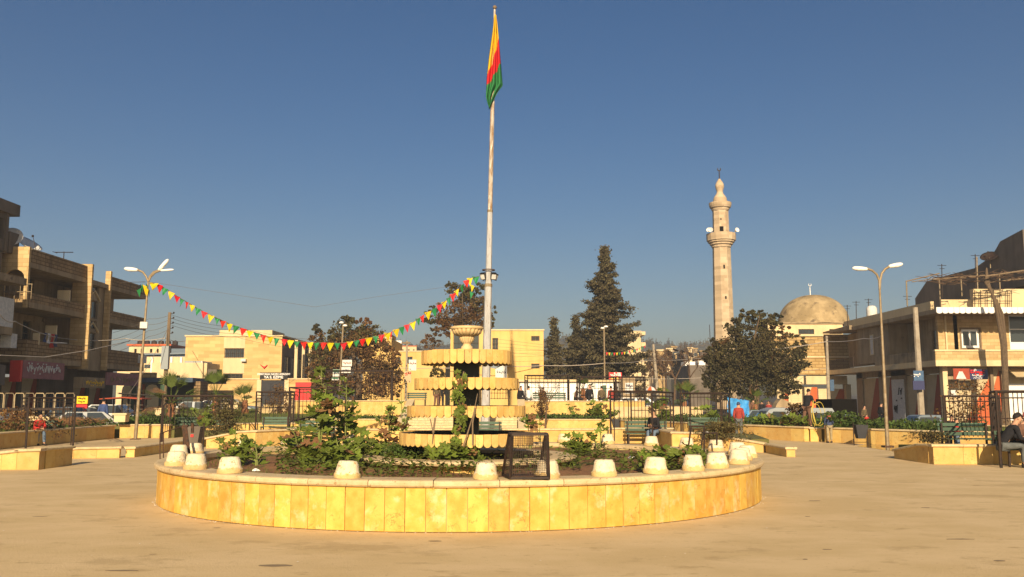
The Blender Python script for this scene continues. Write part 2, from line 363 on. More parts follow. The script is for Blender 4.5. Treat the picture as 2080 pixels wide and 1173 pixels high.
# puddle by the lamp
pd = MB(); cpt = [(1742,907),(1765,910),(1790,914),(1815,917),(1836,914),(1842,906.5),(1800,905),(1760,903)]
pd.prism([(G(*p).x, G(*p).y) for p in cpt], 'z', .001, .006)
struct('puddle', pd, mat('puddle_water', (.10,.07,.04), rough=.03, spec=.8))

# ------------------------------------------------------------------ round planter
CX, CY, RP = -.905, 17.15, 5.42
ring = thing('round_planter', 'big round raised planter of yellow limestone slabs and pale coping around the fountain', 'planter', (CX, CY, 0))
obj('core', MB().lathe([(5.02,.0),(5.02,.60),(5.395,.56),(5.395,.0)], 120, (CX,CY,0)), M['joint'], ring)
NP = 126; w = 2*pi*RP/NP
pm = me_from('stone_panel', MB().bx(-w/2+.004, w/2-.004, -.022, .014, .012, .572), M['panel'])
for i in range(NP):
    a = 2*pi*i/NP + .011
    inst('stone_panel', pm, ring, ((RP-.012+U(-.003,.003))*cos(a), (RP-.012)*sin(a), 0), (0, U(-.004,.004), a+pi/2))
prof = [(5.0,.585),(5.0,.665),(5.44,.668),(5.475,.658),(5.49,.632),(5.488,.600),(5.47,.578),(5.44,.573)]
NC = 40; cm = me_from('coping_stone', MB().lathe(prof+[prof[0]], 6, a0=-pi/NC+.0009, a1=pi/NC-.0009), M['cap'], False)
for i in range(NC): inst('coping_stone', cm, ring, (0,0,U(-.002,.002)), (0,0,2*pi*(i+.37)/NC))
sb = grid_sheet([CX-5.1+.34*i for i in range(31)], [CY-5.1+.34*i for i in range(31)], lambda x,y: .52+.05*sin(x*2.1)*cos(y*1.7)+.02*sin(5*x+y*3)+.03*R())
sb.f = [f for f in sb.f if all(hypot(sb.v[i][0]-CX, sb.v[i][1]-CY) < 5.2 for i in f)]; sb.m = [0]*len(sb.f)
struct('planter_soil', sb, M['soil'], True)

# upturned plaster pots on the coping
def pot_mesh(seed):
    random.seed(seed)
    mb = MB().lathe([(.172,0),(.176,.03),(.170,.055),(.158,.062),(.148,.10),(.138,.165),(.136,.172),(.128,.176),(.122,.196),(.112,.206),(.06,.210),(.0,.209)], 28, wob=.018)
    mb.v = [(x+U(-.002,.002), y+U(-.002,.002), z*1.06+(0 if z<.01 else U(-.003,.002))) for x,y,z in mb.v]
    return me_from('plaster_pot', mb, M['plaster'], True)
pots = [pot_mesh(i) for i in (3,5,8)]; random.seed(11)
front = [(357.5,946),(397,953),(467,961),(695,973),(992,979),(1138,978),(1267,973),(1375,966),(1452,959),(1499,953),(1521,944)]
back = [(362.5,928),(395,923),(499,912),(617,908),(684,899),(1135,901),(1209,904),(1279,908),(1344,912),(1403,917),(1451,923),(1489,929),(1508,935)]
nm = ['first','second','third','fourth','fifth','sixth','seventh','eighth','ninth','tenth','eleventh','twelfth','thirteenth']
for row, lst in (('near', front), ('far', back)):
    for i, (px, py) in enumerate(lst):
        g = G(px, py, .668); d = Vector((g.x-CX, g.y-CY)); rr = d.length
        if abs(rr-5.24) > .14: d = d.normalized()*(5.24 if px not in (397,395) else 5.2)
        o = obj('plaster_pot', pots[i % 3]); o.location = (CX+d.x, CY+d.y, .667); o.rotation_euler = (U(-.03,.03), U(-.03,.03), U(0,6))
        o.scale = (U(.96,1.06),)*2+(U(.95,1.06),)
        tag(o, f'upturned white plaster pot on the {row} rim of the round planter, {nm[i]} from the left', 'plaster pot', 'upturned plaster pots along the round planter')

# ------------------------------------------------------------------ tiered fountain
FX, FY = -.86, 16.9
ft = thing('tiered_fountain', 'four-tiered stone fountain with scalloped slat basins and a fluted urn on top, dry', 'fountain', (FX, FY, .5))
Zf = lambda py, r=0: ZZ(py, FY-r)
obj('pool_wall', MB().lathe([(1.70,.45),(1.70,.60),(1.84,.60),(1.84,.45)], 64, (FX,FY,0)), M['fpanel'], ft)
obj('pool_rim', MB().lathe([(1.62,.62),(1.62,.69),(2.03,.69),(2.07,.675),(2.08,.65),(2.06,.615),(2.0,.60),(1.62,.60)], 72, (FX,FY,0)), M['cap'], ft)
obj('pool_water', MB().lathe([(0,.58),(1.69,.58)], 48, (FX,FY,0)), M['water'], ft)
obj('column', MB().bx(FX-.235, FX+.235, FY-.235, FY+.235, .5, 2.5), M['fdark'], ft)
tiers = [(1.24, 883.5, 911, 54), (1.095, 825.5, 850, 50), (.965, 767, 792, 46), (.84, 709.5, 739, 40)]
for (r, yt, yb, n) in tiers:
    zt = Zf(yt, r); zb = Zf(yb, r); h = zt-zb; sw = 2*pi*r/n/2
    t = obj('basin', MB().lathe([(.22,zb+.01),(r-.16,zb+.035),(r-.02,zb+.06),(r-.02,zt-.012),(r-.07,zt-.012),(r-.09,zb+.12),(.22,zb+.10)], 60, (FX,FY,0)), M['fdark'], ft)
    pr = [(-sw+.004, h), (-sw+.004, sw)]+[(-(sw-.004)*cos(pi*k/7), sw-(sw-.004)*sin(pi*k/7)) for k in range(1,7)]+[(sw-.004, sw), (sw-.004, h)]
    m0 = MB().prism(pr, 'y', -.018, .018)
    sm = me_from('scalloped_slat', m0, M['fpanel'])
    for i in range(n):
        a = 2*pi*(i+.5)/n
        inst('scalloped_slat', sm, ft, (r*cos(a), r*sin(a), zb-.5+U(-.003,.003)), (0,0,a+pi/2), (1,1,U(.99,1.01)))
def fluted(prof, c, n=18, per=8, amp=.05, fl=None):
    mb = MB(); m = n*per; k = len(prof)
    for i in range(m):
        a = 2*pi*i/m; s = abs(sin(a*n/2))
        for q, (r, z) in enumerate(prof):
            rr = r*(1-amp*(1-s)**2) if (fl and fl[q]) else r
            mb.v.append((c[0]+rr*cos(a), c[1]+rr*sin(a), z))
    for i in range(m):
        j = (i+1) % m
        for q in range(k-1): mb.f.append((i*k+q, j*k+q, j*k+q+1, i*k+q+1)); mb.m.append(0)
    return mb
z0 = Zf(709, 0); 
pz = lambda py: ZZ(py, FY-.2)
pr = [(.11,pz(712)),(.11,pz(704)),(.08,pz(701)),(.075,pz(698)),(.095,pz(696.5)),(.125,pz(692)),(.148,pz(686)),(.15,pz(684)),(.09,pz(681.5))]
obj('urn_foot', fluted(pr, (FX,FY), 16, 8, .14, [0,0,0,0,0,1,1,1,0]), M['urn'], ft, True)
pr = [(.10,pz(684)),(.16,pz(683)),(.27,pz(680.5)),(.345,pz(676)),(.37,pz(670)),(.36,pz(669)),(.40,pz(667.5)),(.405,pz(665)),(.385,pz(662.8)),(.33,pz(661.5)),(.30,pz(664)),(.0,pz(672))]
pr = [(r_*.79, z_) for r_, z_ in pr]; obj('urn_bowl', fluted(pr, (FX,FY), 20, 8, .10, [0,1,1,1,1,0,0,0,0,0,0,0]), M['urn'], ft, True)

# ------------------------------------------------------------------ garden and terrace walls
def wall(name, label, pts, pw=.45, th=.26, cap=.07, over=.05, m='panel2', cat='wall', sides=1, z0=0.0):
    """pts: (x, y, height) along the run; slabs, coping stones."""
    a = pts[0]; t = thing(name, label, cat, (a[0], a[1], z0))
    core = MB()
    for p, q in zip(pts[:-1], pts[1:]):
        d = Vector((q[0]-p[0], q[1]-p[1])); Ln = d.length
        if Ln < .05: continue
        d /= Ln; nrm = Vector((-d.y, d.x)); ang = atan2(d.y, d.x); flat = abs(p[2]-q[2]) < .01
        def pt(s, o, z): return (p[0]+d.x*s+nrm.x*o, p[1]+d.y*s+nrm.y*o, z)
        vs = [pt(s, o, z) for s, o in ((.02,.02),(Ln-.02,.02),(Ln-.02,th-.02),(.02,th-.02)) for z in (z0,)] + \
             [pt(s, o, z0+(p[2] if s < 1e-1 or s == .02 else q[2])-cap) for s, o in ((.02,.02),(Ln-.02,.02),(Ln-.02,th-.02),(.02,th-.02))]
        core.add(vs, [(0,3,2,1),(4,5,6,7),(0,1,5,4),(1,2,6,5),(2,3,7,6),(3,0,4,7)])
        n = max(1, round(Ln/pw)); w_ = Ln/n
        if flat: sh = me_from('stone_panel', MB().bx(-w_/2+.003, w_/2-.003, 0, th, .004, p[2]-cap), M[m])
        for i in range(n):
            s0 = i*w_; s1 = s0+w_
            if flat:
                c = pt(s0+w_/2, 0, 0); inst('stone_panel', sh, t, (c[0]-a[0]+nrm.x*U(-.003,.003), c[1]-a[1]+nrm.y*U(-.003,.003), 0), (0,0,ang))
            else:
                h0 = p[2]+(q[2]-p[2])*s0/Ln-cap; h1 = p[2]+(q[2]-p[2])*s1/Ln-cap; b = MB()
                b.add([pt(s0+.003,0,z0+.004),pt(s1-.003,0,z0+.004),pt(s1-.003,th,z0+.004),pt(s0+.003,th,z0+.004),pt(s0+.003,0,z0+h0),pt(s1-.003,0,z0+h1),pt(s1-.003,th,z0+h1),pt(s0+.003,th,z0+h0)],
                      [(0,3,2,1),(4,5,6,7),(0,1,5,4),(1,2,6,5),(2,3,7,6),(3,0,4,7)])
                obj('stone_panel', b, M[m], t)
        n = max(1, round(Ln/1.0)); w_ = Ln/n
        prf = [(-over+.02,0),(-over,.02),(-over,cap-.02),(-over+.02,cap),(th+over-.02,cap),(th+over,cap-.02),(th+over,.02),(th+over-.02,0)]
        for i in range(n):
            s0 = i*w_-(over if i == 0 else -.003); s1 = (i+1)*w_+(over if i == n-1 else -.003); b = MB()
            vs = [pt(s0, o, z0+p[2]+(q[2]-p[2])*max(0,s0)/Ln-cap+z) for o, z in prf]+[pt(s1, o, z0+p[2]+(q[2]-p[2])*min(Ln,s1)/Ln-cap+z) for o, z in prf]
            k = 8; b.add(vs, [tuple(range(k-1,-1,-1)), tuple(range(k,2*k))]+[(j,(j+1)%k,k+(j+1)%k,k+j) for j in range(k)])
            obj('coping_stone', b, M['cap'], t)
    obj('core', core, M['joint'], t); return t
def g2(px, py, h, z=0): v = G(px, py, z); return (v.x, v.y, h)

LX = G(78,955).x
# left near block
wall('planter_wall', 'low yellow stone wall at the left edge of the photo, its end ramping down', [(LX-4.2, G(78,955).y, .30), (LX-1.3, G(78,955).y, .40), (LX-.55, G(78,955).y, .50), (LX, G(78,955).y, .52)], .5)
wall('planter_wall', 'short shaded return wall of the left block beside the seated boy', [(LX+.005, G(78,955).y+.32, .52), (LX+.005, G(148,945).y, .50)], .5, cap=.07)
# left wall B along the axis
gb = G(242,931)
wall('planter_wall', 'low sunlit wall end with a ramped coping left of the leaning lamp post', [(gb.x-2.6, gb.y-.6, .20), (gb.x-1.2, gb.y-.3, .33), (gb.x, gb.y, .34)], .6)
wall('planter_wall', 'long low shaded wall running away behind the left pots', [(gb.x+.30, gb.y+.34, .32), (gb.x+.30, 33.2, .33)], .8)
# left garden side wall
wall('planter_wall', 'brown shaded planter wall behind the boy on the bench', [(-17.72, 29.6, .58), (-17.72, 40.0, .60)], .9)
wall('planter_wall', 'sunlit yellow wall behind the foot of the left lamp post', [(-17.65, 40.35, .62), (-15.45, 40.4, .62)], .36)
wall('planter_wall', 'dark planter wall left of the seated boy at the photo edge', [(-25.0, 29.2, .56), (-17.5, 29.25, .56)], .6)
wall('planter_wall', 'garden wall behind the left bench with the palm', [(-15.2, 43.4, .60), (-13.2, 43.6, .60), (-10.9, 44.0, .60), (-8.6, 44.4, .60)], .4)
# left ramped wall in front
a = G(418,911.5); b2 = G(511,912); 
wall('planter_wall', 'yellow panelled wall with a ramped left end, left of the fountain', [(a.x, a.y, .38), (XX(484,a.y+.1), a.y+.15, .60), (b2.x, a.y+.3, .63)], .62, m='panel2')
wall('planter_wall', 'yellow wall of narrow slabs turning away beside the shaded bench recess', [(b2.x+.03, a.y+.32, .63), (XX(591,33.4), 33.4, .63)], .27, m='panel2')
wall('planter_wall', 'shaded side of the bench recess left of the fountain', [(XX(597,33.4), 33.65, .62), (XX(600,36), 36, .62), (XX(684,36), 36.2, .62)], .5)
# wall 1 across behind the ring
wall('planter_wall', 'long low yellow wall crossing behind the fountain', [(XX(686,34), 34, .62), (XX(1236,34), 34.3, .62)], .62)
wall('terrace_wall', 'low terrace wall left of the steps with dry plants above it', [(XX(560,52), 52, .62), (XX(803,52), 52, .62)], .8)
wall('terrace_wall', 'low terrace wall right of the steps under the leafy mallows', [(XX(1052,52), 52, .62), (XX(1242,52), 52, .60)], .8)
wall('retaining_wall', 'tall yellow retaining wall of the upper terrace left of the steps', [(XX(600,56), 56, 1.68), (XX(822,56), 56, 1.68)], .45)
wall('retaining_wall', 'tall yellow retaining wall of the upper terrace right of the steps', [(XX(1062,56), 56, 1.66), (XX(1182,56), 56, 1.66), (XX(1312,56), 56.6, 1.66)], .45)
# right ramped wall pair
c = G(1551,920); d = G(1597,929)
wall('planter_wall', 'yellow wall ramping down to the right of the seated man', [(XX(1364,30.6), 30.6, .63), (XX(1428,30.2), 30.2, .62), (c.x, c.y, .32)], .5)
wall('planter_wall', 'dark low kerb wall end standing out on the plaza right of the pots', [(c.x+.32, d.y, .30), (c.x+.32, c.y-.03, .30)], .8)
wall('planter_wall', 'shaded back of the bench recess behind the seated man', [(XX(1236,35.2), 35.2, .62), (XX(1364,35.2), 35.2, .62)], .5)
wall('planter_wall', 'dark return wall closing the bench recess right of the seated man', [(XX(1364,30.6)-.02, 35.1, .62), (XX(1364,30.6)-.02, 30.62, .63)], .5)
# long diagonal right wall
wall('planter_wall', 'long yellow wall on the right running from the benches to the lamp post', [(5.9, 51.4, .60), (8.8, 44.6, .60), (10.4, 40.4, .61), (12.05, 37.0, .61)], .7)
wall('planter_wall', 'yellow wall behind the hanging litter bin and the right lamp post', [(12.75, 36.6, .60), (14.0, 34.6, .60), (15.15, 32.9, .60), (16.8, 31.6, .60)], .7)
wall('planter_wall', 'dark inner face beside the boy in the blue jacket', [(12.3, 37.0, .58), (12.75, 36.95, .58)], .4)
# right near block
e = G(1897,944); f_ = G(1822,936)
wall('planter_wall', 'sunlit low wall in front of the right green bench', [(e.x, e.y, .53), (XX(2008,e.y), e.y-.05, .53), (XX(2110,e.y), e.y-.1, .53)], .75)
wall('planter_wall', 'dark ramped end of the wall in front of the right green bench', [(e.x, 26.4, .27), (e.x, 24.9, .50), (e.x, e.y+.285, .53)], .7)
# inner garden kerb near the shops
wall('planter_wall', 'street-side kerb of the right garden by the shops', [(17.6, 44.0, .62), (20.2, 40.0, .62), (21.6, 37.6, .62)], 1.0)

# steps to the upper terrace, with sloping side walls
x0s, x1s = XX(822,53)+.35, XX(1050,53)
st = thing('stone_steps', 'broad flight of pale stone steps climbing behind the fountain', 'steps', (x0s, 50, 0))
for i in range(10):
    y0 = 50+.6*i; z1 = .13*(i+1)
    for k in range(6):
        xa = x0s+(x1s-x0s)*k/6; obj('step_slab', MB().bx(xa+.003, x0s+(x1s-x0s)*(k+1)/6-.003, y0, y0+.62, z1-.13+.002, z1), M['cap'], st)
for x, lab in ((x0s-.55, 'sloping side wall left of the steps'), (x1s+.05, 'sloping side wall right of the steps')):
    o = obj('side_wall', MB().prism([(49.6,0),(49.6,.15),(50.4,.35),(56.2,1.75),(56.2,0)], 'x', x, x+.45), M['cream']); tag(o, lab+', pale render', 'wall')
# planted soil of the terraces, gardens
struct('terrace_soil', MB().bx(XX(560,52), x0s-.6, 52.28, 55.95, .0, .55).bx(x1s+.52, XX(1242,52), 52.28, 55.95, 0, .55), M['lawn'])
struct('upper_terrace', MB().bx(-16, 12, 56.3, 72, .3, 1.28), M['plaza'])
def gard(name, poly, z): struct(name, MB().prism(poly, 'z', -.2, z), M['lawn'])
gard('left_garden_bed', [(-25,29.5),(-18.0,29.5),(-18.0,40.5),(-15.3,40.7),(-15.1,43.9),(-8.5,44.7),(-8.9,50),(-12.5,52),(-12.5,58),(-24,58),(-24,36),(-25,36)], .53)
gard('left_bench_bed', [(XX(484,32)-.2,a.y+.45),(b2.x-.25,a.y+.62),(XX(591,33.4)-.42,33.72),(XX(597,34)-.3,36),(-13.,36)], .5)
gard('right_garden_bed', [(6.3,51.8),(9.2,44.9),(10.8,40.7),(12.4,37.3),(13.1,36.9),(15.4,33.3),(17,32),(21.4,37.8),(17.5,43.9),(14,57),(8.8,57)], .53)
gard('right_bench_bed', [(XX(1366,31)+.1,33.9),(XX(1366,31)+.1,30.95),(XX(1428,30.3),30.5),(c.x-.1,c.y+.35),(c.x+.25,c.y+.2),(9.2,34.2),(7.2,36.2)], .42)
gard('right_front_bed', [(e.x+.2,e.y+.2),(e.x+2.6,e.y+.2),(e.x+2.6,e.y+2.6),(e.x+.2,e.y+2.6)], .40)
# gently rising lawn behind the left garden
struct('lawn', grid_sheet([-24+1.5*i for i in range(9)], [44.5+1.5*i for i in range(14)], lambda x,y: .545+.5*smooth(46,64,y)+.03*R()), M['lawn'], True)
wall('kerb_wall', 'low far kerb wall with square piers behind the lawn', [(-17.6, 63.5, .42), (-14.5, 63.0, .42), (-9.8, 62.4, .42)], 1.0, z0=.95)
for i, (px, py) in enumerate([(472,818),(607,815)]):
    p = P(px, py, 62.6); o = obj('stone_pier', MB().bx(p.x-.5, p.x+.5, 62.2, 63.2, .9, p.z-.12).bx(p.x-.62, p.x+.62, 62.08, 63.32, p.z-.12, p.z+.05), M['cream'])
    tag(o, ['square cream stone pier beside the middle palm','square cream stone pier right of the round brown bush'][i], 'pier', 'stone piers of the far kerb')
# ------------------------------------------------------------------ building helpers
def AX(axis, pos, u, d): return (u, pos+d) if axis == 'y' else (pos-d, u) if axis == 'x+' else (pos+d, u)
def abox(mb, axis, pos, u0, u1, z0, z1, d0, d1, mi=0):
    a = AX(axis, pos, u0, d0); b = AX(axis, pos, u1, d1); return mb.bx(a[0], b[0], a[1], b[1], z0, z1, mi)
def holewall(mb, axis, pos, u0, u1, z0, z1, holes, th=.25):
    us = sorted({u0, u1} | {h[0] for h in holes} | {h[1] for h in holes}); zs = sorted({z0, z1} | {h[2] for h in holes} | {h[3] for h in holes})
    for zi in range(len(zs)-1):
        run = None
        for ui in range(len(us)-1):
            cu = (us[ui]+us[ui+1])/2; cz = (zs[zi]+zs[zi+1])/2
            inh = any(h[0] < cu < h[1] and h[2] < cz < h[3] for h in holes)
            if not inh:
                if run is None: run = us[ui]
            if inh and run is not None: abox(mb, axis, pos, run, us[ui], zs[zi], zs[zi+1], 0, th); run = None
        if run is not None: abox(mb, axis, pos, run, us[-1], zs[zi], zs[zi+1], 0, th)
    return mb
def window(t, axis, pos, u0, u1, z0, z1, nx=2, nz=2, fm='white', gm='glass', fw=.07, dep=.10, bars=0, name='window', pane=True, open_=False):
    f = MB(); e = .004
    abox(f, axis, pos, u0+e, u0+fw, z0+e, z1-e, dep, dep+.06); abox(f, axis, pos, u1-fw, u1-e, z0+e, z1-e, dep, dep+.06)
    abox(f, axis, pos, u0+fw, u1-fw, z0+e, z0+fw, dep, dep+.06); abox(f, axis, pos, u0+fw, u1-fw, z1-fw, z1-e, dep, dep+.06)
    for i in range(1, nx):
        u = u0+(u1-u0)*i/nx; abox(f, axis, pos, u-fw*.35, u+fw*.35, z0+fw, z1-fw, dep+.002, dep+.055)
    for i in range(1, nz):
        z = z0+(z1-z0)*i/nz; abox(f, axis, pos, u0+fw, u1-fw, z-fw*.3, z+fw*.3, dep+.004, dep+.05)
    w_ = obj(name, f, M[fm], t)
    if pane:
        for i in range(nx):
            a = u0+fw+(u1-u0-2*fw)*i/nx; b = u0+fw+(u1-u0-2*fw)*(i+1)/nx
            obj('pane', abox(MB(), axis, pos, a, b, z0+fw, z1-fw, dep+.03, dep+.045), M[gm], w_)
    if bars:
        g = MB()
        for i in range(bars+1):
            u = u0+(u1-u0)*i/bars; abox(g, axis, pos, u-.012, u+.012, z0, z1, dep-.09, dep-.065)
        for z in (z0+.1, (z0+z1)/2, z1-.1): abox(g, axis, pos, u0, u1, z-.012, z+.012, dep-.064, dep-.045)
        obj('window_grille', g, M['iron'], w_)
    return w_
def inner(t, axis, pos, u0, u1, z0, z1, d=.6): obj('room_dark_slab', abox(MB(), axis, pos, u0, u1, z0, z1, d, d+.1), M['dark'], t)  # near-black slab put in for the shade of the room behind
def shop(t, axis, pos, u0, u1, z0, z1, flip=False, body='shut', tri='red', door=True):
    """roller shutter in slats with a painted diagonal"""
    s = MB(); n = 16
    for i in range(n):
        za = z0+(z1-z0)*i/n; zb = z0+(z1-z0)*(i+1)/n-.006; abox(s, axis, pos, u0, u1, za, zb, .10+(.012 if i % 2 else 0), .2)
    o = obj('roller_shutter', s, M[body], t)
    a, b = (u0, u1) if not flip else (u1, u0)
    q = MB(); vs = []
    for d in (.085, .098):
        for u, z in ((a+(b-a)*.18, z0+.01), (b, z0+.01), (b, z1-.05), (a+(b-a)*.80, z1-.05)):
            xy = AX(axis, pos, u, d); vs.append((*xy, z))
    q.add(vs, [(0,1,2,3),(7,6,5,4),(0,4,5,1),(1,5,6,2),(2,6,7,3),(3,7,4,0)])
    obj('painted_diagonal', q, M[tri], o)
def text(t, s, m, loc, rot, size, al='CENTER', ext=.004, bold=0):
    cu = bpy.data.curves.new('lettering', 'FONT'); cu.body = s; cu.size = size; cu.align_x = al; cu.align_y = 'CENTER'; cu.extrude = ext; cu.offset = bold
    cu.materials.append(M[m]); o = bpy.data.objects.new('lettering', cu); COL.objects.link(o); o.parent = t
    l = rootloc(t); o.location = (loc[0]-l[0], loc[1]-l[1], loc[2]-l[2]); o.rotation_euler = rot; return o
def squiggle(t, m, axis, pos, u0, u1, z0, z1, n, d, seed=1, name='lettering', r=.02):
    """brush-like script marks laid on a board"""
    random.seed(seed); mb = MB(); w_ = (u1-u0)/n
    for i in range(n):
        u = u0+w_*i; h = z1-z0; k = random.randint(3, 5); pts = []
        for j in range(k+1):
            xy = AX(axis, pos, u+w_*(.1+.8*j/k), d); pts.append((xy[0], xy[1], z0+h*(.5+.45*sin(j*1.9+R()*2)*(1 if R() > .3 else .4))))
        mb.tube(pts, r, 4)
        if R() < .6:
            xy = AX(axis, pos, u+w_*.5, d); mb.box((xy[0], xy[1], z1+r*1.2 if R() < .5 else z0-r*1.2), (r*2.2,)*3)
    return obj(name, mb, M[m], t)

# ------------------------------------------------------------------ left three-storey building
LXb = -28.5
B = thing('apartment_building', 'brown three-storey block on the left with long balconies above red and cream shutters', 'building', (LXb-3, 60, -.5))
Y0, Y1, Yf = 51.7, 68.8, 58.9
rx = LXb-2.6
lv = [(3.9, 5.25), (7.12, 8.0)]
mb = MB()
holes = []
wins = []
for (zf, zc) in ((5.0, 7.1), (7.9, 9.5)):
    for u in (53.4, 56.2, 64.6, 66.9):
        holes.append((u, u+1.0, zf+.15, zf+1.75)); wins.append(holes[-1])
holewall(mb, 'x+', rx, Y0+.25, Y1, 3.6, 9.5, holes, .3)
obj('wall', mb, M['bplain'], B)
for i, h in enumerate(wins): window(B, 'x+', rx, *h, 1, 2, 'wood', 'glass', dep=.15)
obj('roof_slab', MB().bx(rx-8, LXb, Y0, Y1, 9.5, 9.78), M['bplain'], B)
obj('roof_parapet', MB().bx(LXb-.2, LXb-.005, Y0+.2, Yf-.1, 9.78, 10.55), M['bstone'], B); obj('roof_parapet', MB().bx(LXb-.2, LXb-.005, 62.35, Y1, 9.78, 10.35), M['bstone'], B)
obj('parapet_coping', MB().bx(LXb-.24, LXb+.03, Y0+.2, Yf-.1, 10.55, 10.62).bx(LXb-.24, LXb+.03, 62.35, Y1, 10.35, 10.42), M['bplain'], B)
for zb, zt in lv:
    for (ya, yb) in ((Y0+.3, Yf-.1), (62.45, Y1)):
        obj('balcony_slab', MB().bx(rx, LXb+.02, ya, yb, zb, zb+.32), M['bplain'], B)
        obj('balcony_parapet', MB().bx(LXb-.18, LXb, ya, yb, zb+.32, zt).bx(rx, LXb-.18, yb-.18, yb, zb+.32, zt-.002).bx(rx, LXb-.18, ya, ya+.18, zb+.32, zt-.002), M['bstone'], B)
# sunlit partitions on the balconies
for y, z0_, z1_, x0_, x1_ in ((56.9,7.95,8.75,-.9,-.1),(55.6,5.1,6.35,-.85,-.15),(53.3,5.0,5.7,-.35,.02)):
    o = obj('partition', MB().bx(LXb+x0_, LXb+x1_, y, y+.12, z0_, z1_), M['cream'], B)
# front gable: lit brick head over an arched opening
gm = MB(); gm.bx(-33.5, LXb-.01, Y0-.02, Y0+.18, 9.5, 10.7)
obj('gable_parapet', gm, M['blit'], B)
gm = MB(); gm.bx(LXb-.22, LXb-.01, Y0, Y0+.2, 7.1, 9.5).bx(LXb-1.6, LXb-1.4, Y0, Y0+.2, 7.1, 9.5).bx(-33.5, LXb-1.6, Y0+.02, Y0+.24, 3.9, 9.48)
arc = [(LXb-1.4, 9.5)]+[(LXb-.81+.59*cos(pi-pi*k/8), 8.85+.5*sin(pi-pi*k/8)) for k in range(9)]+[(LXb-.22, 9.5)]
gm.prism(arc, 'y', Y0, Y0+.2)
obj('gable_wall', gm, M['blit'], B)
ra = MB()
for z in (8.0, 8.45): ra.bx(LXb-1.4, LXb+.3, Y0-.03, Y0, z, z+.04)
for k in range(6): ra.bx(LXb-1.4+k*.33, LXb-1.37+k*.33, Y0-.03, Y0, 7.5, 8.45)
obj('balcony_rail', ra, M['steel'], B)
# stair bay between two fins
fx = LXb-.3
holes = [(59.9, 61.3, z, z+1.25) for z in (7.25, 5.05)]+[(59.9, 61.3, z, z+.55) for z in (9.0, 6.55)]
mb = MB(); holewall(mb, 'x+', fx, Yf+.2, 62.2, 3.7, 9.9, holes, .3); obj('stair_wall', mb, M['bplain'], B)
for h in holes: window(B, 'x+', fx, *h, 2, 1, 'wood', 'glass')
for z in (8.62, 6.42):
    hd = MB(); 
    hd.prism([(59.7, z-.12), (60.6, z+.5), (61.5, z-.12), (61.5, z-.02), (60.6, z+.62), (59.7, z-.02)], 'x', fx, fx+.1); obj('window_hood', hd, M['cream'], B)
for y in (Yf, 62.2):
    mbf = MB(); 
    for k in range(14):
        z = 3.75+k*.5; mbf.bx(fx-(.6 if y == Yf else -.05), LXb+(.36 if y == Yf else .12), y-.10, y+.12, z+.012, z+.5)
    mbf.bx(fx-(.58 if y == Yf else -.06), LXb+(.33 if y == Yf else .10), y-.08, y+.10, 3.75, 10.76)
    obj('fin', mbf, M['blit'], B)
# ground-floor shops
gy = [(49.6,51.3),(51.6,53.4),(53.8,55.6),(56.0,58.0),(62.6,64.6),(65.0,67.0)]
pm = MB(); pr_ = 49.4
for a_, b_ in gy: pm.bx(rx-.3, rx+.3, pr_, a_, -.5, 3.6); pr_ = b_
pm.bx(rx-.3, rx+.3, pr_, Y1, -.5, 3.6); pm.bx(rx-.3, rx+.25, 49.4, Y1, 3.3, 3.9)
obj('shop_pier', pm, M['grey'], B)
for i, (a_, b_) in enumerate(gy[:4]+gy[4:]): shop(B, 'x+', rx+.25, a_, b_, -.4, 3.1, flip=False)
obj('stair_door', MB().bx(rx+.31, rx+.36, 59.4, 60.6, -.4, 2.2), M['blued'], B)
sg = obj('shop_sign', MB().bx(LXb+.06, LXb+.12, 51.6, 56.4, 2.95, 4.0), M['signm'], B)
squiggle(sg, 'paper', 'x+', LXb+.13, 52.0, 55.9, 3.3, 3.8, 12, 0, 3, r=.035)
obj('sign_end', MB().bx(LXb-.5, LXb+.12, 51.35, 51.55, 2.75, 3.98), M['litred'], B)
s2 = obj('shop_sign', MB().bx(LXb-.25, LXb+.35, Yf-.5, Yf-.44, 2.5, 3.2).bx(LXb+.36, LXb+.42, Yf-.44, Yf+2.6, 2.5, 3.2), M['bplain'], B, label='framed yellowish shop board below the fins')
squiggle(s2, 'signy', 'x+', LXb+.43, Yf-.2, Yf+2.4, 2.7, 3.0, 9, 0, 5, r=.03)
s3 = obj('shop_sign', MB().bx(LXb-.1, LXb-.02, 62.6, 68.2, 2.75, 3.65), M['signm'], B)
squiggle(s3, 'bplain', 'x+', LXb, 63.2, 67.5, 3.0, 3.4, 10, 0, 6, r=.03)
obj('awning_pole', MB().tube([(LXb+1.8, 60.5, 2.15), (LXb+1.8, 67, 2.0)], .06, 6).tube([(LXb+1.8, 62, 2.1), (LXb+1.8, 62, -.3)], .04, 6), M['steel'], B)
ac = MB().bx(LXb+.02, LXb+.32, 67.6, 68.5, 4.5, 5.1); obj('air_conditioner', ac, M['paper'], B)
an = MB().tube([(LXb-1, 57.6, 10.5), (LXb-1, 57.6, 11.4)], .03, 5).tube([(LXb-1.6, 57.6, 11.35), (LXb-.4, 57.6, 11.35)], .03, 5).tube([(LXb-1.6, 57.3, 11.35), (LXb-1.6, 57.9, 11.35)], .02, 4)
obj('roof_antenna', an, M['iron'], B)
rl = MB()
for k in range(5): rl.bx(LXb+.16, LXb+.9, 54.3+.16*k, 54.34+.16*k, 5.18, 5.22)
obj('drying_rack', rl, M['white'], B)
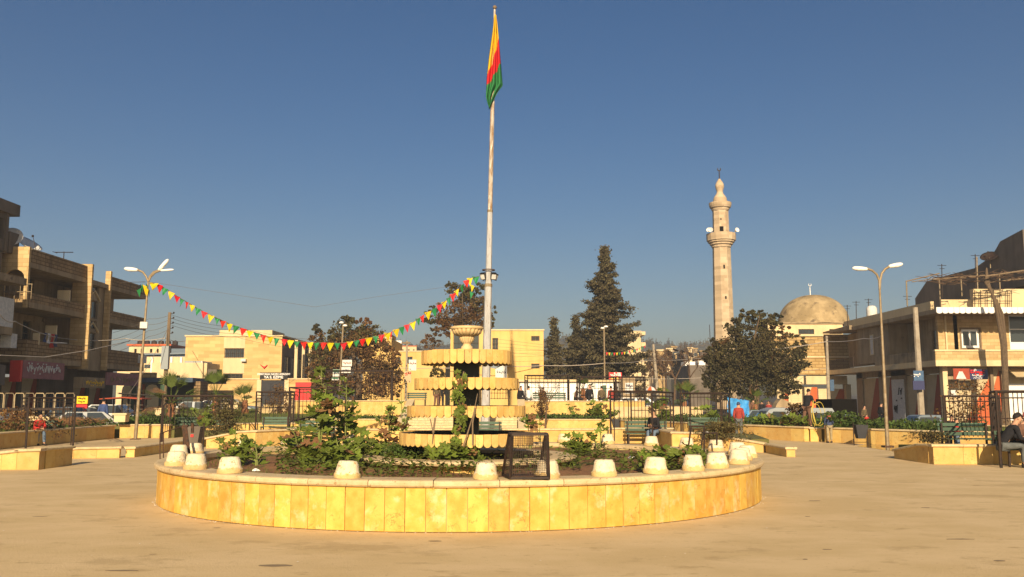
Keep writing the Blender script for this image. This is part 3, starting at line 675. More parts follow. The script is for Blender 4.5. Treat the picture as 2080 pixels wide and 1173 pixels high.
# washing on the rack: loose clothes
for k, (m_, w_, h_) in enumerate((('blue_shirt',.3,.55),('white_shirt',.3,.6),('red_jacket',.42,.85),('navy_jacket',.4,.75))):
    c_ = MB(); y = 53.9+k*.42
    prev = None; vs = []
    for a_ in range(6):
        for b_ in range(3): vs.append((LXb+.08+.05*sin(a_+b_), y+w_*(b_/2-.5)*(1-.15*(a_ == 0)), 5.75-h_*a_/5))
    c_.add(vs, [(i*3+j, i*3+j+1, i*3+j+4, i*3+j+3) for i in range(5) for j in range(2)])
    o = obj('garment', c_, M[m_], None); tag(o, ['dark blue shirt drying on the balcony parapet','white vest drying on the balcony parapet','bright red garment drying on the balcony parapet','navy garment drying rightmost on the balcony parapet'][k], 'laundry', 'washing on the balcony')
# satellite dishes
def dish(loc, az, el, r, label, pole=.6, m='paper'):
    t = thing('satellite_dish', label, 'satellite dish', loc, az)
    d = MB().lathe([(r*k/6, .28*r*(k/6)**2) for k in range(7)]+[(r*.99, .28*r-.03*r)], 20); 
    Mx = Matrix.Translation((0,-.1,pole)) @ Matrix.Rotation(radians(90-el), 4, 'X')
    d.v = [tuple(Mx @ Vector(v)) for v in d.v]; obj('dish', d, M[m], t, True, local=True)
    tip = Mx @ Vector((0,0,r*.85)); obj('feed_arm', MB().tube([Mx @ Vector((0,-r*.9,.2*r)), tip], .02, 5).box(tip, (.09,.09,.12)), M['iron'], t, local=True)
    obj('mast', MB().tube([(0,.05,0),(0,.05,pole),(0,-.1,pole)], .035, 6), M['steel'], t, local=True); return t
dish((XX(33,52.5,500)-.1, 52.2, 10.7), radians(20), 25, .62, 'grey satellite dish on the roof corner of the brown left block')
dish((XX(44,53,500)+.1, 53.2, 10.4), radians(75), 55, .85, 'tilted pale dish lying back behind the brick roof corner')
# neighbour block at the photo edge with its rooftop storey
N_ = thing('apartment_building', 'grey weathered block cut by the left photo edge with a tall rooftop room', 'building', (-33, 45, -.5))
mb = MB(); zt0, zt1 = ZZ(439,51.6), ZZ(416,51.6); holewall(mb, 'x+', -29.6, 42, 51.2, 10.2, zt0, [(50.2,50.75,11.0,12.2)], .3); mb.bx(-36, -29.62, 51.0, 51.25, 10.2, zt0)
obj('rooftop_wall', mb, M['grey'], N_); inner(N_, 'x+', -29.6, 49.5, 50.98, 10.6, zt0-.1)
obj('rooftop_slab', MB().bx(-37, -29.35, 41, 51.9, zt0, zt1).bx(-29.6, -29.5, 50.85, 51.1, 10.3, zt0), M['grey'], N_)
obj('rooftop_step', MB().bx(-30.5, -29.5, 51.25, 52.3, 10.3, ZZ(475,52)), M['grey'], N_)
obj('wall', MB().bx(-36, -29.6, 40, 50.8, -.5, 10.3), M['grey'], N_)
obj('balcony_slab', MB().bx(-29.6, -27.4, 40, 49.6, 8.1, 8.5).bx(-29.6, -27.9, 40, 49.4, 5.3, 5.7), M['bplain'], N_)
obj('balcony_front', MB().bx(-28.0, -27.85, 40, 49.3, 5.7, 7.3), M['paper'], N_)
obj('awning', MB().prism([(-29.6, 3.9), (-27.9, 3.6), (-27.9, 2.5), (-28.0, 2.5), (-29.6, 3.6)], 'y', 40, 49.0), M['grey'], N_)
obj('air_conditioner', MB().bx(-28.6, -28.0, 49.5, 50.1, 4.6, 5.4), M['paper'], N_)
# white barrier railing before the left shops
t = thing('barrier_rail', 'row of rusty cream tubular barriers before the left shops', 'barrier', (-25, 47, -.4))
for k in range(9):
    y = 44; xa = XX(-30+20.5*k, y, 790); xb = xa+.44
    obj('hoop', MB().tube([(xa, y, .9), (xa, y, 1.95), (xa+.05, y, 2.03), (xb-.05, y, 2.03), (xb, y, 1.95), (xb, y, .9)], .021, 6), M['shut'] if k % 2 else M['steel'], t)
obj('base_beam', MB().bx(XX(-40,44,800), XX(145,44,800), 43.9, 44.1, 1.20, 1.32), M['iron'], t)
obj('stall_side', MB().bx(XX(-40,44,800), XX(30,44,800), 44.12, 44.2, -.4, 1.2), M['blued'], t)

# ------------------------------------------------------------------ right two-storey building
RX, RY = 31.0, 65.0
B = thing('shop_building', 'cream two-storey corner building on the right with a scalloped white roof edge', 'building', (RX+4, RY+3, -1))
mb = MB(); z1w = ZZ(707,66.5); z2w = ZZ(669,66.5); wa, wb = XX(1953,66.5,690), XX(1990,66.5,690)
holewall(mb, 'y', 66.5, XX(1906,66.5,690), 44, 4.9, 8.0, [(wa, wb, z1w, z2w), (XX(2051,66.5,690), 42, 5.1, ZZ(640,66.5))], .3)
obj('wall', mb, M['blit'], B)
window(B, 'y', 66.5, wa, wb, z1w, z2w, 2, 1, 'white', 'glass', fw=.17)
fr = MB(); abox(fr, 'y', 66.5, wa-.12, wb+.12, z1w-.12, z1w, -.04, .05); abox(fr, 'y', 66.5, wa-.12, wb+.12, z2w, z2w+.12, -.04, .05); abox(fr, 'y', 66.5, wa-.12, wa, z1w, z2w, -.04, .05); abox(fr, 'y', 66.5, wb, wb+.12, z1w, z2w, -.04, .05)
obj('window_surround', fr, M['wood'], B)
window(B, 'y', 66.5, XX(2051,66.5,690), 42, 5.9, ZZ(640,66.5), 3, 2, 'white', 'glass', fw=.12); obj('spandrel', MB().bx(XX(2051,66.5,690), 42, 66.6, 66.7, 5.1, 5.9), M['white'], B)
obj('corner_fillet', MB().bx(XX(1921,66.4,690), XX(1921,66.4,690)+.12, 66.38, 66.495, 4.9, 8.0), M['cream'], B)
obj('balcony_slab', MB().bx(RX, 46, RY, 83, ZZ(744,RY), ZZ(744,RY)+.42).bx(RX, RX+3, 83, 87.5, ZZ(744,RY), ZZ(744,RY)+.42), M['cream'], B)
zb = ZZ(744,RY)+.42
obj('balcony_parapet', MB().bx(RX+.02, 46, RY+.02, RY+.2, zb, ZZ(714,RY)), M['blit'], B)
obj('balcony_coping', MB().bx(RX-.03, 46, RY-.04, RY+.24, ZZ(714,RY), ZZ(710.5,RY)), M['cream'], B)
obj('balcony_side_parapet', MB().bx(RX+.02, RX+.2, RY+.2, 76, zb, ZZ(714,RY)).bx(RX+.01, RX+.25, RY+.24, 76, ZZ(714,RY), ZZ(710.5,RY)), M['bplain'], B)  # darker than the front parapet: shade of this side put into the colour
# roof slab with scalloped fascia
zr0, zr1 = ZZ(637,63.8), ZZ(625,63.8)
obj('roof_slab', MB().bx(RX+.1, 46, 63.9, 83, zr0+.12, zr1), M['bplain'], B)
sc = MB(); n = 34; xa = RX-.3
for k in range(n):
    u0 = xa+k*.42; sc.prism([(u0, zr1+.02), (u0, zr0+.1)]+[(u0+.21-.2*cos(pi*j/5), zr0+.1-.11*sin(pi*j/5)) for j in range(1,5)]+[(u0+.405, zr0+.1), (u0+.405, zr1+.02)], 'y', 63.78, 63.88)
obj('scalloped_fascia', sc, M['white'], B)
zp = ZZ(608,65)
for q_ in ((XX(1910,65.4,610), XX(1975,65.4,610), 65.3, 65.5, zr1, zp),(XX(1975,65.2,610), 46, 65.1, 65.5, zr1, ZZ(587,65)),(RX+.15, RX+.4, 65.6, 83, zr1, zp-.1)): obj('roof_parapet', MB().bx(*q_), M['cream'], B)
# side storey, its shade put into a darker concrete colour
holes = [(68.6,70.0,5.0,7.2), (72.2,73.2,5.4,7.0)]
mb = MB(); holewall(mb, 'x-', RX+2.2, 66.5, 74.5, 4.9, 8.1, holes, .3); holewall(mb, 'x-', RX+.6, 74.5, 81, 4.9, 8.4, [(77.4,78.2,5.6,7.4)], .3); mb.bx(RX+.6, RX+2.2, 74.3, 74.5, 4.9, 8.4)
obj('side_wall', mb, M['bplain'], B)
for h in holes: window(B, 'x-', RX+2.2, *h, 1, 2, 'wood', 'glass')
window(B, 'x-', RX+.6, 77.4, 78.2, 5.6, 7.4, 1, 1, 'cream', 'paper', dep=-.04)
obj('far_canopy', MB().prism([(81, 8.1), (88, 8.25), (88, 8.4), (81, 8.5)], 'x', RX-.1, RX+3), M['bplain'], B)
obj('far_wall', MB().bx(RX+2.0, RX+2.3, 81, 87, 4.9, 8.1), M['bplain'], B)
rl = MB()
for k in range(26): rl.bx(RX+.1, RX+.14, 81+.25*k, 81.05+.25*k, zb, zb+.95)
rl.bx(RX+.08, RX+.16, 81, 87.4, zb+.93, zb+.99); obj('far_balcony_rail', rl, M['iron'], B)
# ground floor
zs = ZZ(744,RY)
obj('ground_wall', MB().bx(RX+1.3, 46, 66.62, 66.9, -1, zs), M['shut'], B)
for xa_, xb_ in ((XX(1934,66.3), XX(1936,66.3)+1.6), ): pass
obj('corner_column', MB().bx(XX(1916,65.9), XX(1926,65.9), 65.8, 66.3, -1, zs), M['cream'], B)
obj('shop_pier', MB().bx(XX(2013,66.3,780), XX(2019,66.3,780), 66.3, 66.7, -1, zs), M['wood'], B); obj('shop_pier', MB().bx(XX(2035,66.3,780), XX(2047,66.3,780), 66.3, 66.7, -1, zs-.3), M['wood'], B)
q = MB(); xa_, xb_ = XX(1934,66.5), XX(2012,66.5)
q.prism([(xa_+.3, -1), (xb_, -1), (xb_, 3.3)], 'y', 66.585, 66.61); obj('painted_diagonal', q, M['orange'], B)
obj('shop_strip', MB().bx(XX(1926,66.5), XX(1992,66.5), 66.585, 66.612, 3.0, 3.6), M['bplain'], B)  # thin darker plate laid on the shop wall
obj('painted_diagonal', MB().prism([(XX(2021,66.5), 2.6), (XX(2034,66.5), 4.0), (XX(2034,66.5), -1), (XX(2021,66.5), -1)], 'y', 66.585, 66.61), M['orange'], B)
obj('shop_window', MB().bx(XX(2050,66.5), 44, 66.55, 66.61, .2, 2.9), M['white'], B)
obj('shop_awning', MB().prism([(66.5,4.1),(65.2,3.4),(65.25,3.35),(66.5,4.0)], 'x', XX(2047,66.5), 44), M['shut'], B)
bd = obj('shop_board', MB().bx(XX(1936,64.9,760), XX(1969,64.9,760), 64.85, 64.9, ZZ(771,64.9), ZZ(749,64.9)), M['red'], B, label='dark red shop board with a white cone picture')
p0, p1 = P(1942,770,64.83), P(1962,755,64.83)
obj('cone_picture', MB().prism([(p0.x, p0.z), (p1.x, p0.z), ((p0.x+p1.x)/2+.12, p1.z), ((p0.x+p1.x)/2-.12, p1.z)], 'y', 64.82, 64.845), M['paper'], bd)
b2_ = obj('shop_board', MB().bx(XX(1969.5,64.9,760), XX(2006,64.9,760), 64.85, 64.9, ZZ(771,64.9), ZZ(751,64.9)), M['signn'], B, label='navy shop board with red and white script')
squiggle(b2_, 'litred', 'y', 64.84, XX(1972,64.9), XX(2002,64.9), ZZ(759.5,64.9), ZZ(754.5,64.9), 7, 0, 8, r=.045)
squiggle(b2_, 'white', 'y', 64.84, XX(1977,64.9), XX(1986,64.9), ZZ(753.5,64.9), ZZ(751.5,64.9), 4, 0, 9, r=.025)
squiggle(b2_, 'white', 'y', 64.84, XX(1976,64.9), XX(2001,64.9), ZZ(764.5,64.9), ZZ(762,64.9), 11, 0, 10, r=.022)
squiggle(b2_, 'white', 'y', 64.84, XX(1978,64.9), XX(1998,64.9), ZZ(769,64.9), ZZ(767,64.9), 10, 0, 12, r=.016)
# side shops
sy = [(66.9,69.3),(69.6,72.6),(75.4,77.4),(78.0,81.6)]
pm = MB(); pr_ = 66.6
for a_, b_ in sy: pm.bx(RX+1.1, RX+1.5, pr_, a_, -1, zs); pr_ = b_
pm.bx(RX+1.1, RX+1.5, pr_, 83, -1, zs); pm.bx(RX+1.1, RX+1.45, 66.6, 83, 3.7, zs)
obj('side_pier', pm, M['bplain'], B)
for i, (a_, b_) in enumerate(sy): shop(B, 'x-', RX+1.1, a_, b_, -1, 3.65, flip=True)
dr = obj('grey_doors', MB().bx(RX+1.02, RX+1.09, 72.9, 75.2, -1, 3.4), M['paper'], B)
squiggle(dr, 'black', 'x-', RX+1.0, 73.1, 74.0, 1.9, 2.8, 2, 0, 21, r=.05, name='graffiti'); squiggle(dr, 'black', 'x-', RX+1.0, 74.1, 74.9, .5, 1.6, 2, 0, 22, r=.05, name='graffiti')
obj('air_conditioner', MB().bx(XX(1921,65.5)+.3, XX(1930,65.5)+.35, 65.3, 65.75, ZZ(806,65.5), ZZ(793,65.5)), M['paper'], B)
# clutter on the roof: antennas, tank, dishes
for i, (px, py0, py1) in enumerate([(1764,607,640),(1739,612,645),(1843,600,622),(1721,620,650),(1913,537,590),(1981,517,600)]):
    Y = 66+ (1897-px)*.09 if px < 1897 else 68; p = P(px, py1, Y); q_ = P(px, py0, Y); mb = MB().tube([p-Vector((0,0,.6)), q_], .035, 5)
    mb.tube([q_+Vector((-.35,0,-.1)), q_+Vector((.35,0,-.1))], .02, 4).tube([q_+Vector((-.2,0,-.35)), q_+Vector((.2,0,-.35))], .02, 4)
    o = obj('roof_antenna', mb, M['iron']); tag(o, ['thin antenna mast left of the right lamp post','thick antenna mast between dome and lamp post','short antenna at the kinked roof beam','smallest antenna just right of the dome','bare pole rising above the dead vine','tall pale pole before the dark gable'][i], 'antenna', 'antennas on the right roofs')
dish((XX(1752,80,655), 80, ZZ(664,80)), radians(200), 20, .5, 'small white dish on the roof behind the right lamp post', .3, 'white')
dish((XX(2010,69,520), 69, ZZ(545,69)), radians(-40), 50, .65, 'dark dish on a post above the dead vine', .8, 'iron')
t_ = obj('water_tank', MB().lathe([(0,0),(.42,0),(.45,.1),(.45,.75),(.3,.95),(0,1.0)], 16, (XX(1771,78,640), 78, 9.0)), M['paper'], smooth=True); tag(t_, 'small pale water tank on the roof beside the lamp post', 'water tank')
# gabled mass behind, its shade put into a dark grey colour
dk = [(83,9),(83,11.2)]+[(80.5,12.5),(76,12.5),(72,12.45),(69.4,13.0),(68.6,13.5),(68,13.95),(64.9,14.3),(64.9,10.2)]
o = obj('dark_gable_building', MB().prism(dk, 'x', 38, 44), M['grey']); tag(o, 'block rising behind the right corner building, its shade painted as dark grey', 'building')

# ------------------------------------------------------------------ mosque and minaret
Bm = thing('mosque', 'yellow stone mosque with a weathered grey-brown dome behind the dark tree', 'mosque', (29.9, 92, -.5))
xm0, xm1 = XX(1560,88,740), XX(1727,88,740)
mb = MB(); holewall(mb, 'y', 88, xm0, xm1, 4.2, 8.0, [], .4); mb.bx(xm1-.4, xm1, 88.4, 100, 4.2, 8.0); mb.bx(xm0, xm0+.4, 88.4, 100, 4.2, 8.0)
obj('wall', mb, M['mosque'], Bm)
obj('cornice', MB().bx(xm0-.1, xm1+.12, 87.85, 88.4, 7.98, 8.16).bx(xm0-.05, xm1+.05, 87.92, 88.0, 5.86, 6.02), M['cream'], Bm)
obj('shop_fascia', MB().bx(xm0-.5, XX(1722,87,790), 87.0, 88, ZZ(781,87), ZZ(764,87)), M['cream'], Bm)
dxc = XX(1652,92,650)
zd = ZZ(661,92); dr_ = XX(1721,92,640)-dxc
mb = MB(); zt_, zu_ = ZZ(672,88.5), ZZ(683,88.5)
holewall(mb, 'y', 88.6, xm0+.3, xm1-.35, 8.16, zd-.15, [(XX(1622,88.6,677), XX(1654,88.6,677), 8.25, 8.75), (XX(1685,88.6,677), XX(1710,88.6,677), 8.25, 8.75)], .3); mb.bx(xm1-.6, xm1-.35, 88.9, 96, 8.16, zd-.15)
obj('drum', mb, M['cream'], Bm)
for a_, b_ in ((1622,1654),(1685,1710)): window(Bm, 'y', 88.6, XX(a_,88.6,677), XX(b_,88.6,677), 8.25, 8.75, 5, 1, 'iron', 'glass', fw=.05)
obj('roof_slab', MB().bx(xm0+.2, xm1-.2, 88.45, 97, zd-.15, zd), M['bplain'], Bm)
dz = ZZ(600,92)-zd
obj('dome', MB().lathe([(dr_*1.03,0),(dr_*1.03,.12)]+[(dr_*cos(pi/2*k/14)**.92, .12+(dz-.12)*sin(pi/2*k/14)) for k in range(15)], 48, (dxc,92,zd)), M['dome'], Bm, True)
fn = MB().tube([(dxc-.2,92,zd+dz-.05),(dxc-.22,92,ZZ(584,92))], .05, 6)
for k in range(9):
    a_ = radians(-60+40*k)+.3
cr = [(dxc-.2+.14*cos(radians(120+300*k/10)), 92, ZZ(579,92)+.14*sin(radians(120+300*k/10))) for k in range(11)]
fn.tube(cr, [.01,.02,.03,.035,.04,.04,.04,.035,.03,.02,.01], 5); obj('crescent_finial', fn, M['white'], Bm)
for k, (a_, b_) in enumerate(((1578,1601),(1606,1660),(1662,1716))):
    xa_, xb_ = XX(a_,87.6,790), XX(b_,87.6,790)
    shop(Bm, 'y', 87.5, xa_, xb_, -.6, ZZ(786 if k < 2 else 790,87.6), tri='orange', body='cream')
obj('shop_pier', MB().bx(XX(1716.5,87.3,790), XX(1727,87.3,790), 87.1, 87.9, -.6, ZZ(781,87)), M['cream'], Bm); obj('shop_pier', MB().bx(XX(1601,87.3,790), XX(1605.5,87.3,790), 87.3, 87.9, -.6, ZZ(781,87)), M['cream'], Bm)

Bt = thing('minaret', 'tall slender pale stone minaret with two ringed balconies', 'minaret', (XX(1471,120,690), 120, 0))
mx = XX(1471,120,690); zz = lambda py: ZZ(py, 120); pr_m = 1800/120*1.0
rb = lambda w: w/2/15.0
def octo(pr): 
    return MB().lathe(pr, 8, (mx,120,0), pi/8, pi/8+2*pi)
obj('shaft', octo([(rb(43),-1),(rb(41.5),zz(690)),(rb(36.5),zz(503))]), M['minaret'], Bt)
obj('main_balcony', MB().lathe([(rb(36),zz(505)),(rb(40),zz(503)),(rb(40),zz(500)),(rb(47),zz(498)),(rb(47),zz(495.5)),(rb(54),zz(493.5)),(rb(54),zz(491.5)),(rb(59),zz(490)),(rb(60),zz(476)),(rb(56),zz(475.5)),(rb(56),zz(485)),(0,zz(486))], 16, (mx,120,0), pi/16, pi/16+2*pi), M['minaret'], Bt)
obj('upper_shaft', octo([(rb(34),zz(487)),(rb(32.5),zz(428))]), M['minaret'], Bt)
obj('upper_balcony', MB().lathe([(rb(32),zz(430)),(rb(36),zz(427)),(rb(36),zz(425)),(rb(42),zz(423)),(rb(45),zz(419)),(rb(46),zz(413)),(rb(43),zz(412.5)),(rb(43),zz(417)),(0,zz(417))], 24, (mx,120,0)), M['minaret'], Bt)
obj('cap', MB().lathe([(rb(29),zz(417)),(rb(29),zz(411)),(rb(27),zz(404)),(rb(22),zz(399)),(rb(16),zz(395.5)),(rb(13),zz(392)),(rb(13),zz(388)),(rb(16),zz(384)),(rb(18),zz(379.5)),(rb(17),zz(375)),(rb(12),zz(370)),(rb(6),zz(366)),(rb(4),zz(364)),(0,zz(363.5))], 24, (mx,120,0)), M['minaret'], Bt, True)
fn = MB().tube([(mx,120,zz(366)),(mx,120,zz(347))], .07, 6)
fn.tube([(mx+.22*cos(radians(120+300*k/10)), 120, zz(344)+.22*sin(radians(120+300*k/10))) for k in range(11)], [.02,.05,.07,.08,.09,.09,.09,.08,.07,.05,.02], 5)
obj('crescent_finial', fn, M['iron'], Bt)
for (dx, pa, pb, w_) in ((-2.3,473,463,8),(-3,450,447,2.4),(0,548,541,3),(1.5,609.5,604,3),(3.5,668,663,3)):
    yb = 120-rb(40)*.93 if pa > 480 else 120-rb(33)*.93
    xx = mx+(1463-1465)/15*0+dx/15
    obj('slit_window', MB().bx(xx-w_/30, xx+w_/30, yb-.03, yb+.25, zz(pa), zz(pb)), M['dark'], Bt)
for dx, s_ in ((-26,-1),(-22,-1),(26,1)):
    h = MB().lathe([(.05,0),(.12,.12),(.30,.55),(.33,.57),(.28,.5)], 14); Mx = Matrix.Translation((mx+dx/15, 119.3, zz(473))) @ Matrix.Rotation(s_*radians(50), 4, 'Y') @ Matrix.Rotation(radians(60), 4, 'X')
    h.v = [tuple(Mx @ Vector(v)) for v in h.v]; obj('loudspeaker', h, M['white'], Bt, True)

# ------------------------------------------------------------------ school
Bs = thing('school_building', 'flat-roofed cream school of two storeys with barred windows, left of centre', 'school', (-28, 95, 0))
sy0 = 90; sx0, sx1 = XX(377,90,700), XX(573,90,700)
W1 = (XX(456,90,717), XX(496,90,717), ZZ(727.5,90), ZZ(708,90)); W2 = (XX(453,90,765), XX(493,90,765), ZZ(772,90), ZZ(759.5,90))
mb = MB(); holewall(mb, 'y', sy0, sx0, sx1, -.2, ZZ(684,90), [W1, W2], .3)
obj('wall', mb, M['school'], Bs)
for w_ in (W1, W2): window(Bs, 'y', sy0, *w_, 5, 2, 'steel', 'glass', fw=.06, bars=10)
pb = MB()
for (za, zb_) in ((W1[3]+.02, ZZ(684,90)-.1), (W2[3]+.02, W1[2]-.02)): abox(pb, 'y', sy0, XX(456,90,700)-.05, XX(497,90,700)+.05, za, zb_, -.03, 0)
obj('smooth_band', pb, M['cream'], Bs)
zc = ZZ(684,90)
obj('roof_coping', MB().bx(sx0-.1, sx1+.1, 89.9, 90.35, zc, zc+.14).bx(sx1-.25, sx1+.12, 90.35, 106.2, zc, zc+.14), M['cream'], Bs)
obj('roof_room', MB().bx(XX(446,92,675), XX(553,92,675), 92, 97, zc-.5, ZZ(671,92)), M['cream'], Bs)
hs_ = [(91.2+2.9*k, 93.6+2.9*k, z, z+1.9) for k in range(5) for z in (4.3, 1.1)]
mb = MB(); holewall(mb, 'x+', sx1, 90.3, 106, -.2, zc, hs_, .3); obj('side_wall', mb, M['grey'], Bs)  # grey instead of limestone: the side's shade is put into the colour
for h in hs_: window(Bs, 'x+', sx1, *h, 2, 1, 'iron', 'glass')
for k in range(5):
    y = 91.2+3.2*k; obj('white_fin', MB().bx(sx1+1.0, sx1+1.3, y, y+.25, 1.9, ZZ(700,92)+.4), M['cream'], Bs)
obj('air_conditioner', MB().bx(XX(490,89.8,732), XX(500,89.8,732), 89.6, 89.95, ZZ(735,90), ZZ(730,90)), M['paper'], Bs)
rn = MB().tube([(XX(528,89.9,745), 89.93, ZZ(741,90)), (XX(535,89.9), 89.9, ZZ(747.5,90)), (XX(541,89.9), 89.93, ZZ(742,90))], [.02,.11,.05], 6); obj('banner_remnant', rn, M['litred'], Bs)
# school boundary wall with gate and board
Bw = thing('boundary_wall', 'cream school boundary wall with a dark sheet gate', 'wall', (-25, 82, 0))
zw = ZZ(771.5,82); xg0, xg1 = XX(530,82,780), XX(580,82,780)
mb = MB(); holewall(mb, 'y', 82, XX(412,82,780), XX(660,82,780), 0, zw, [(xg0, xg1, 0, zw)], .3); obj('wall', mb, M['school'], Bw)
for a_, b_ in ((412,528),(582,660)): obj('coping', MB().bx(XX(a_,82,780), XX(b_,82,780), 81.9, 82.4, zw+.0, zw+.12), M['cream'], Bw)
for a_ in (526,582): obj('gate_pier', MB().bx(XX(a_,82,780)-.15, XX(a_,82,780)+.25, 81.85, 82.45, 0, zw-.02), M['cream'], Bw)
obj('gate', MB().bx(xg0, xg1, 82.05, 82.12, .2, zw-.05), M['gatem'], Bw)
sb_ = thing('school_sign', 'black board with white lettering above the school gate', 'sign', ((xg0+xg1)/2, 81.8, zw))
s0_, s1_ = XX(528,81.8,763), XX(584,81.8,763)
obj('board', MB().bx(s0_, s1_, 81.78, 81.86, ZZ(770.5,81.8), ZZ(757,81.8)), M['black'], sb_)
text(sb_, 'DIBISTANA NAVIN AMADEYI', 'white', ((s0_+s1_)/2, 81.765, ZZ(760.6,81.8)), (pi/2,0,0), .235, bold=.006)
text(sb_, 'YA S. EZIME', 'white', ((s0_+s1_)/2, 81.765, ZZ(766.8,81.8)), (pi/2,0,0), .34, bold=.010)
# low white house and sheds left of the school
Bh = thing('low_house', 'low cream house in front of the school with a boxed roof store', 'house', (-33, 84, 0))
mb = MB(); holewall(mb, 'y', 84, XX(308,84,750), XX(412,84,750), .2, ZZ(737,84), [(XX(349,84), XX(364,84), ZZ(768,84), ZZ(763,84))], .3); mb.bx(XX(412,84,750)-.01, XX(412,84,750)+.28, 84.31, 88, .2, ZZ(737,84)-.02)
obj('wall', mb, M['cream'], Bh); inner(Bh, 'y', 84, XX(345,84), XX(368,84), 3.5, 5)
mb = MB(); holewall(mb, 'y', 84.6, XX(412,84.6,755)+.3, XX(440,84.6,755), .2, ZZ(751,84.6), [(XX(416,84.6), XX(424,84.6), ZZ(767,84.6), ZZ(762,84.6)), (XX(428,84.6), XX(438,84.6), ZZ(767,84.6), ZZ(762,84.6))], .2)
obj('side_wing', mb, M['grey'], Bh); inner(Bh, 'y', 84.6, XX(414,84), XX(440,84), 3.5, 4.6)
obj('roof_store', MB().bx(XX(376,84.3,740), XX(391,84.3,740)-.02, 84.3, 86, ZZ(737,84), ZZ(733.5,84)).bx(XX(391,84.3,740), XX(411,84.3,740), 84.3, 87, ZZ(737,84), ZZ(733.6,84)), M['paper'], Bh)
gl_ = obj('grey_panel', MB().bx(XX(375,84.2,740), XX(392.5,84.2,740), 84.2, 84.28, ZZ(747,84.2), ZZ(734,84.2)), M['cargrey'], Bh); obj('grey_panel', MB().bx(XX(393,84.2,740), XX(407,84.2,740), 84.2, 84.28, ZZ(747,84.2), ZZ(734,84.2)), M['cargrey'], Bh)
Bd = thing('long_shed', 'long pale shed with a blue roof edge behind the wooden pole', 'shed', (-45, 110, 0))
xs_ = XX(288,110,740); xe_ = XX(378,110,740)
obj('wall', MB().bx(xs_-3, xe_+2, 110, 118, 0, ZZ(725,110)), M['cream'], Bd); obj('upper_band', MB().bx(xs_, xe_+2, 110.1, 118, ZZ(725,110), ZZ(718,110)), M['blued'], Bd)
obj('roof_edge', MB().prism([(xs_, ZZ(720,110)), (xs_, ZZ(722,110)), (xe_+2, ZZ(719,110)), (xe_+2, ZZ(715,110))], 'y', 109.7, 118), M['carblue'], Bd)
for k in range(6):
    x = xs_+1.2*k; obj('pilaster', MB().bx(x, x+.25, 109.75, 110, 0, ZZ(726,110)), M['white'], Bd); obj('window', MB().bx(x+.35, x+1.1, 109.93, 110.0, ZZ(748,110), ZZ(741,110)), M['glass'], Bd)
Bf = thing('far_house', 'far cream house with red roof edge seen left of the wooden pole', 'house', (-60, 150, 0))
xa_, xb_ = XX(262,150,710), XX(345,150,710)
wn_ = [(XX(a_,150), XX(b_,150), ZZ(717,150), ZZ(709,150)) for a_, b_ in ((268,273),(281,285),(300,305),(314,318),(324,332),(336,340))]
mb = MB(); holewall(mb, 'y', 150, xa_, xb_, 0, ZZ(703,150), wn_, .4); obj('wall', mb, M['cream'], Bf); inner(Bf, 'y', 150, xa_, xb_, 5, 11)
obj('roof_edge', MB().bx(xa_-.3, xb_+.3, 149.7, 158, ZZ(703,150), ZZ(699.5,150)), M['orange'], Bf)
for k in range(6): obj('roof_tank', MB().lathe([(0,0),(.5,0),(.5,.6),(0,.8)], 8, (xa_+1+1.2*k, 152, ZZ(699.5,150))), M['iron'], Bf)
Bk = thing('market_shed', 'dark low market shed with two pale curtained openings behind the left lamp', 'shed', (-27, 72, 0))
xa_, xb_ = XX(255,72,790), XX(412,72,790)
obj('roof', MB().bx(xa_, XX(395,72,790), 71.5, 80, ZZ(777,72), ZZ(768,72)), M['blued'], Bk)
obj('back_wall', MB().bx(xa_, XX(395,72,790), 74, 74.2, 0, ZZ(777,72)), M['cardark'], Bk)  # dark colour painted in for the shade inside the shed
obj('side_room', MB().bx(XX(392,72,790), XX(405,72,790), 72.2, 74, 0, ZZ(775,72)), M['bstone'], Bk)
arc = lambda a_, b_, zt_, zb_: [(a_, zb_), (a_, zt_-.5)]+[(a_+(b_-a_)*(.5-.5*cos(pi*k/6)), zt_-.5+.5*sin(pi*k/6)) for k in range(1,6)]+[(b_, zt_-.5), (b_, zb_)]
obj('pale_curtain', MB().prism(arc(XX(247,72), XX(267,72), ZZ(781,72), .2), 'y', 72, 72.1), M['cream'], Bk)
obj('pale_curtain', MB().prism(arc(XX(295,72), XX(322,72), ZZ(781,72), .2), 'y', 72, 72.1), M['cream'], Bk)
obj('red_post', MB().bx(XX(289,72), XX(293,72), 71.9, 72.2, 0, ZZ(781,72)), M['red'], Bk); obj('green_panel', MB().bx(XX(268,72), XX(276,72), 71.9, 72.05, 0, ZZ(783,72)), M['green'], Bk)
o = obj('rubble_wall', MB().bx(XX(264,76,765), XX(313,76,765), 76, 76.6, 2, ZZ(757,76)), M['mosque']); tag(o, 'short wall of red-brown rubble above the market shed', 'wall')

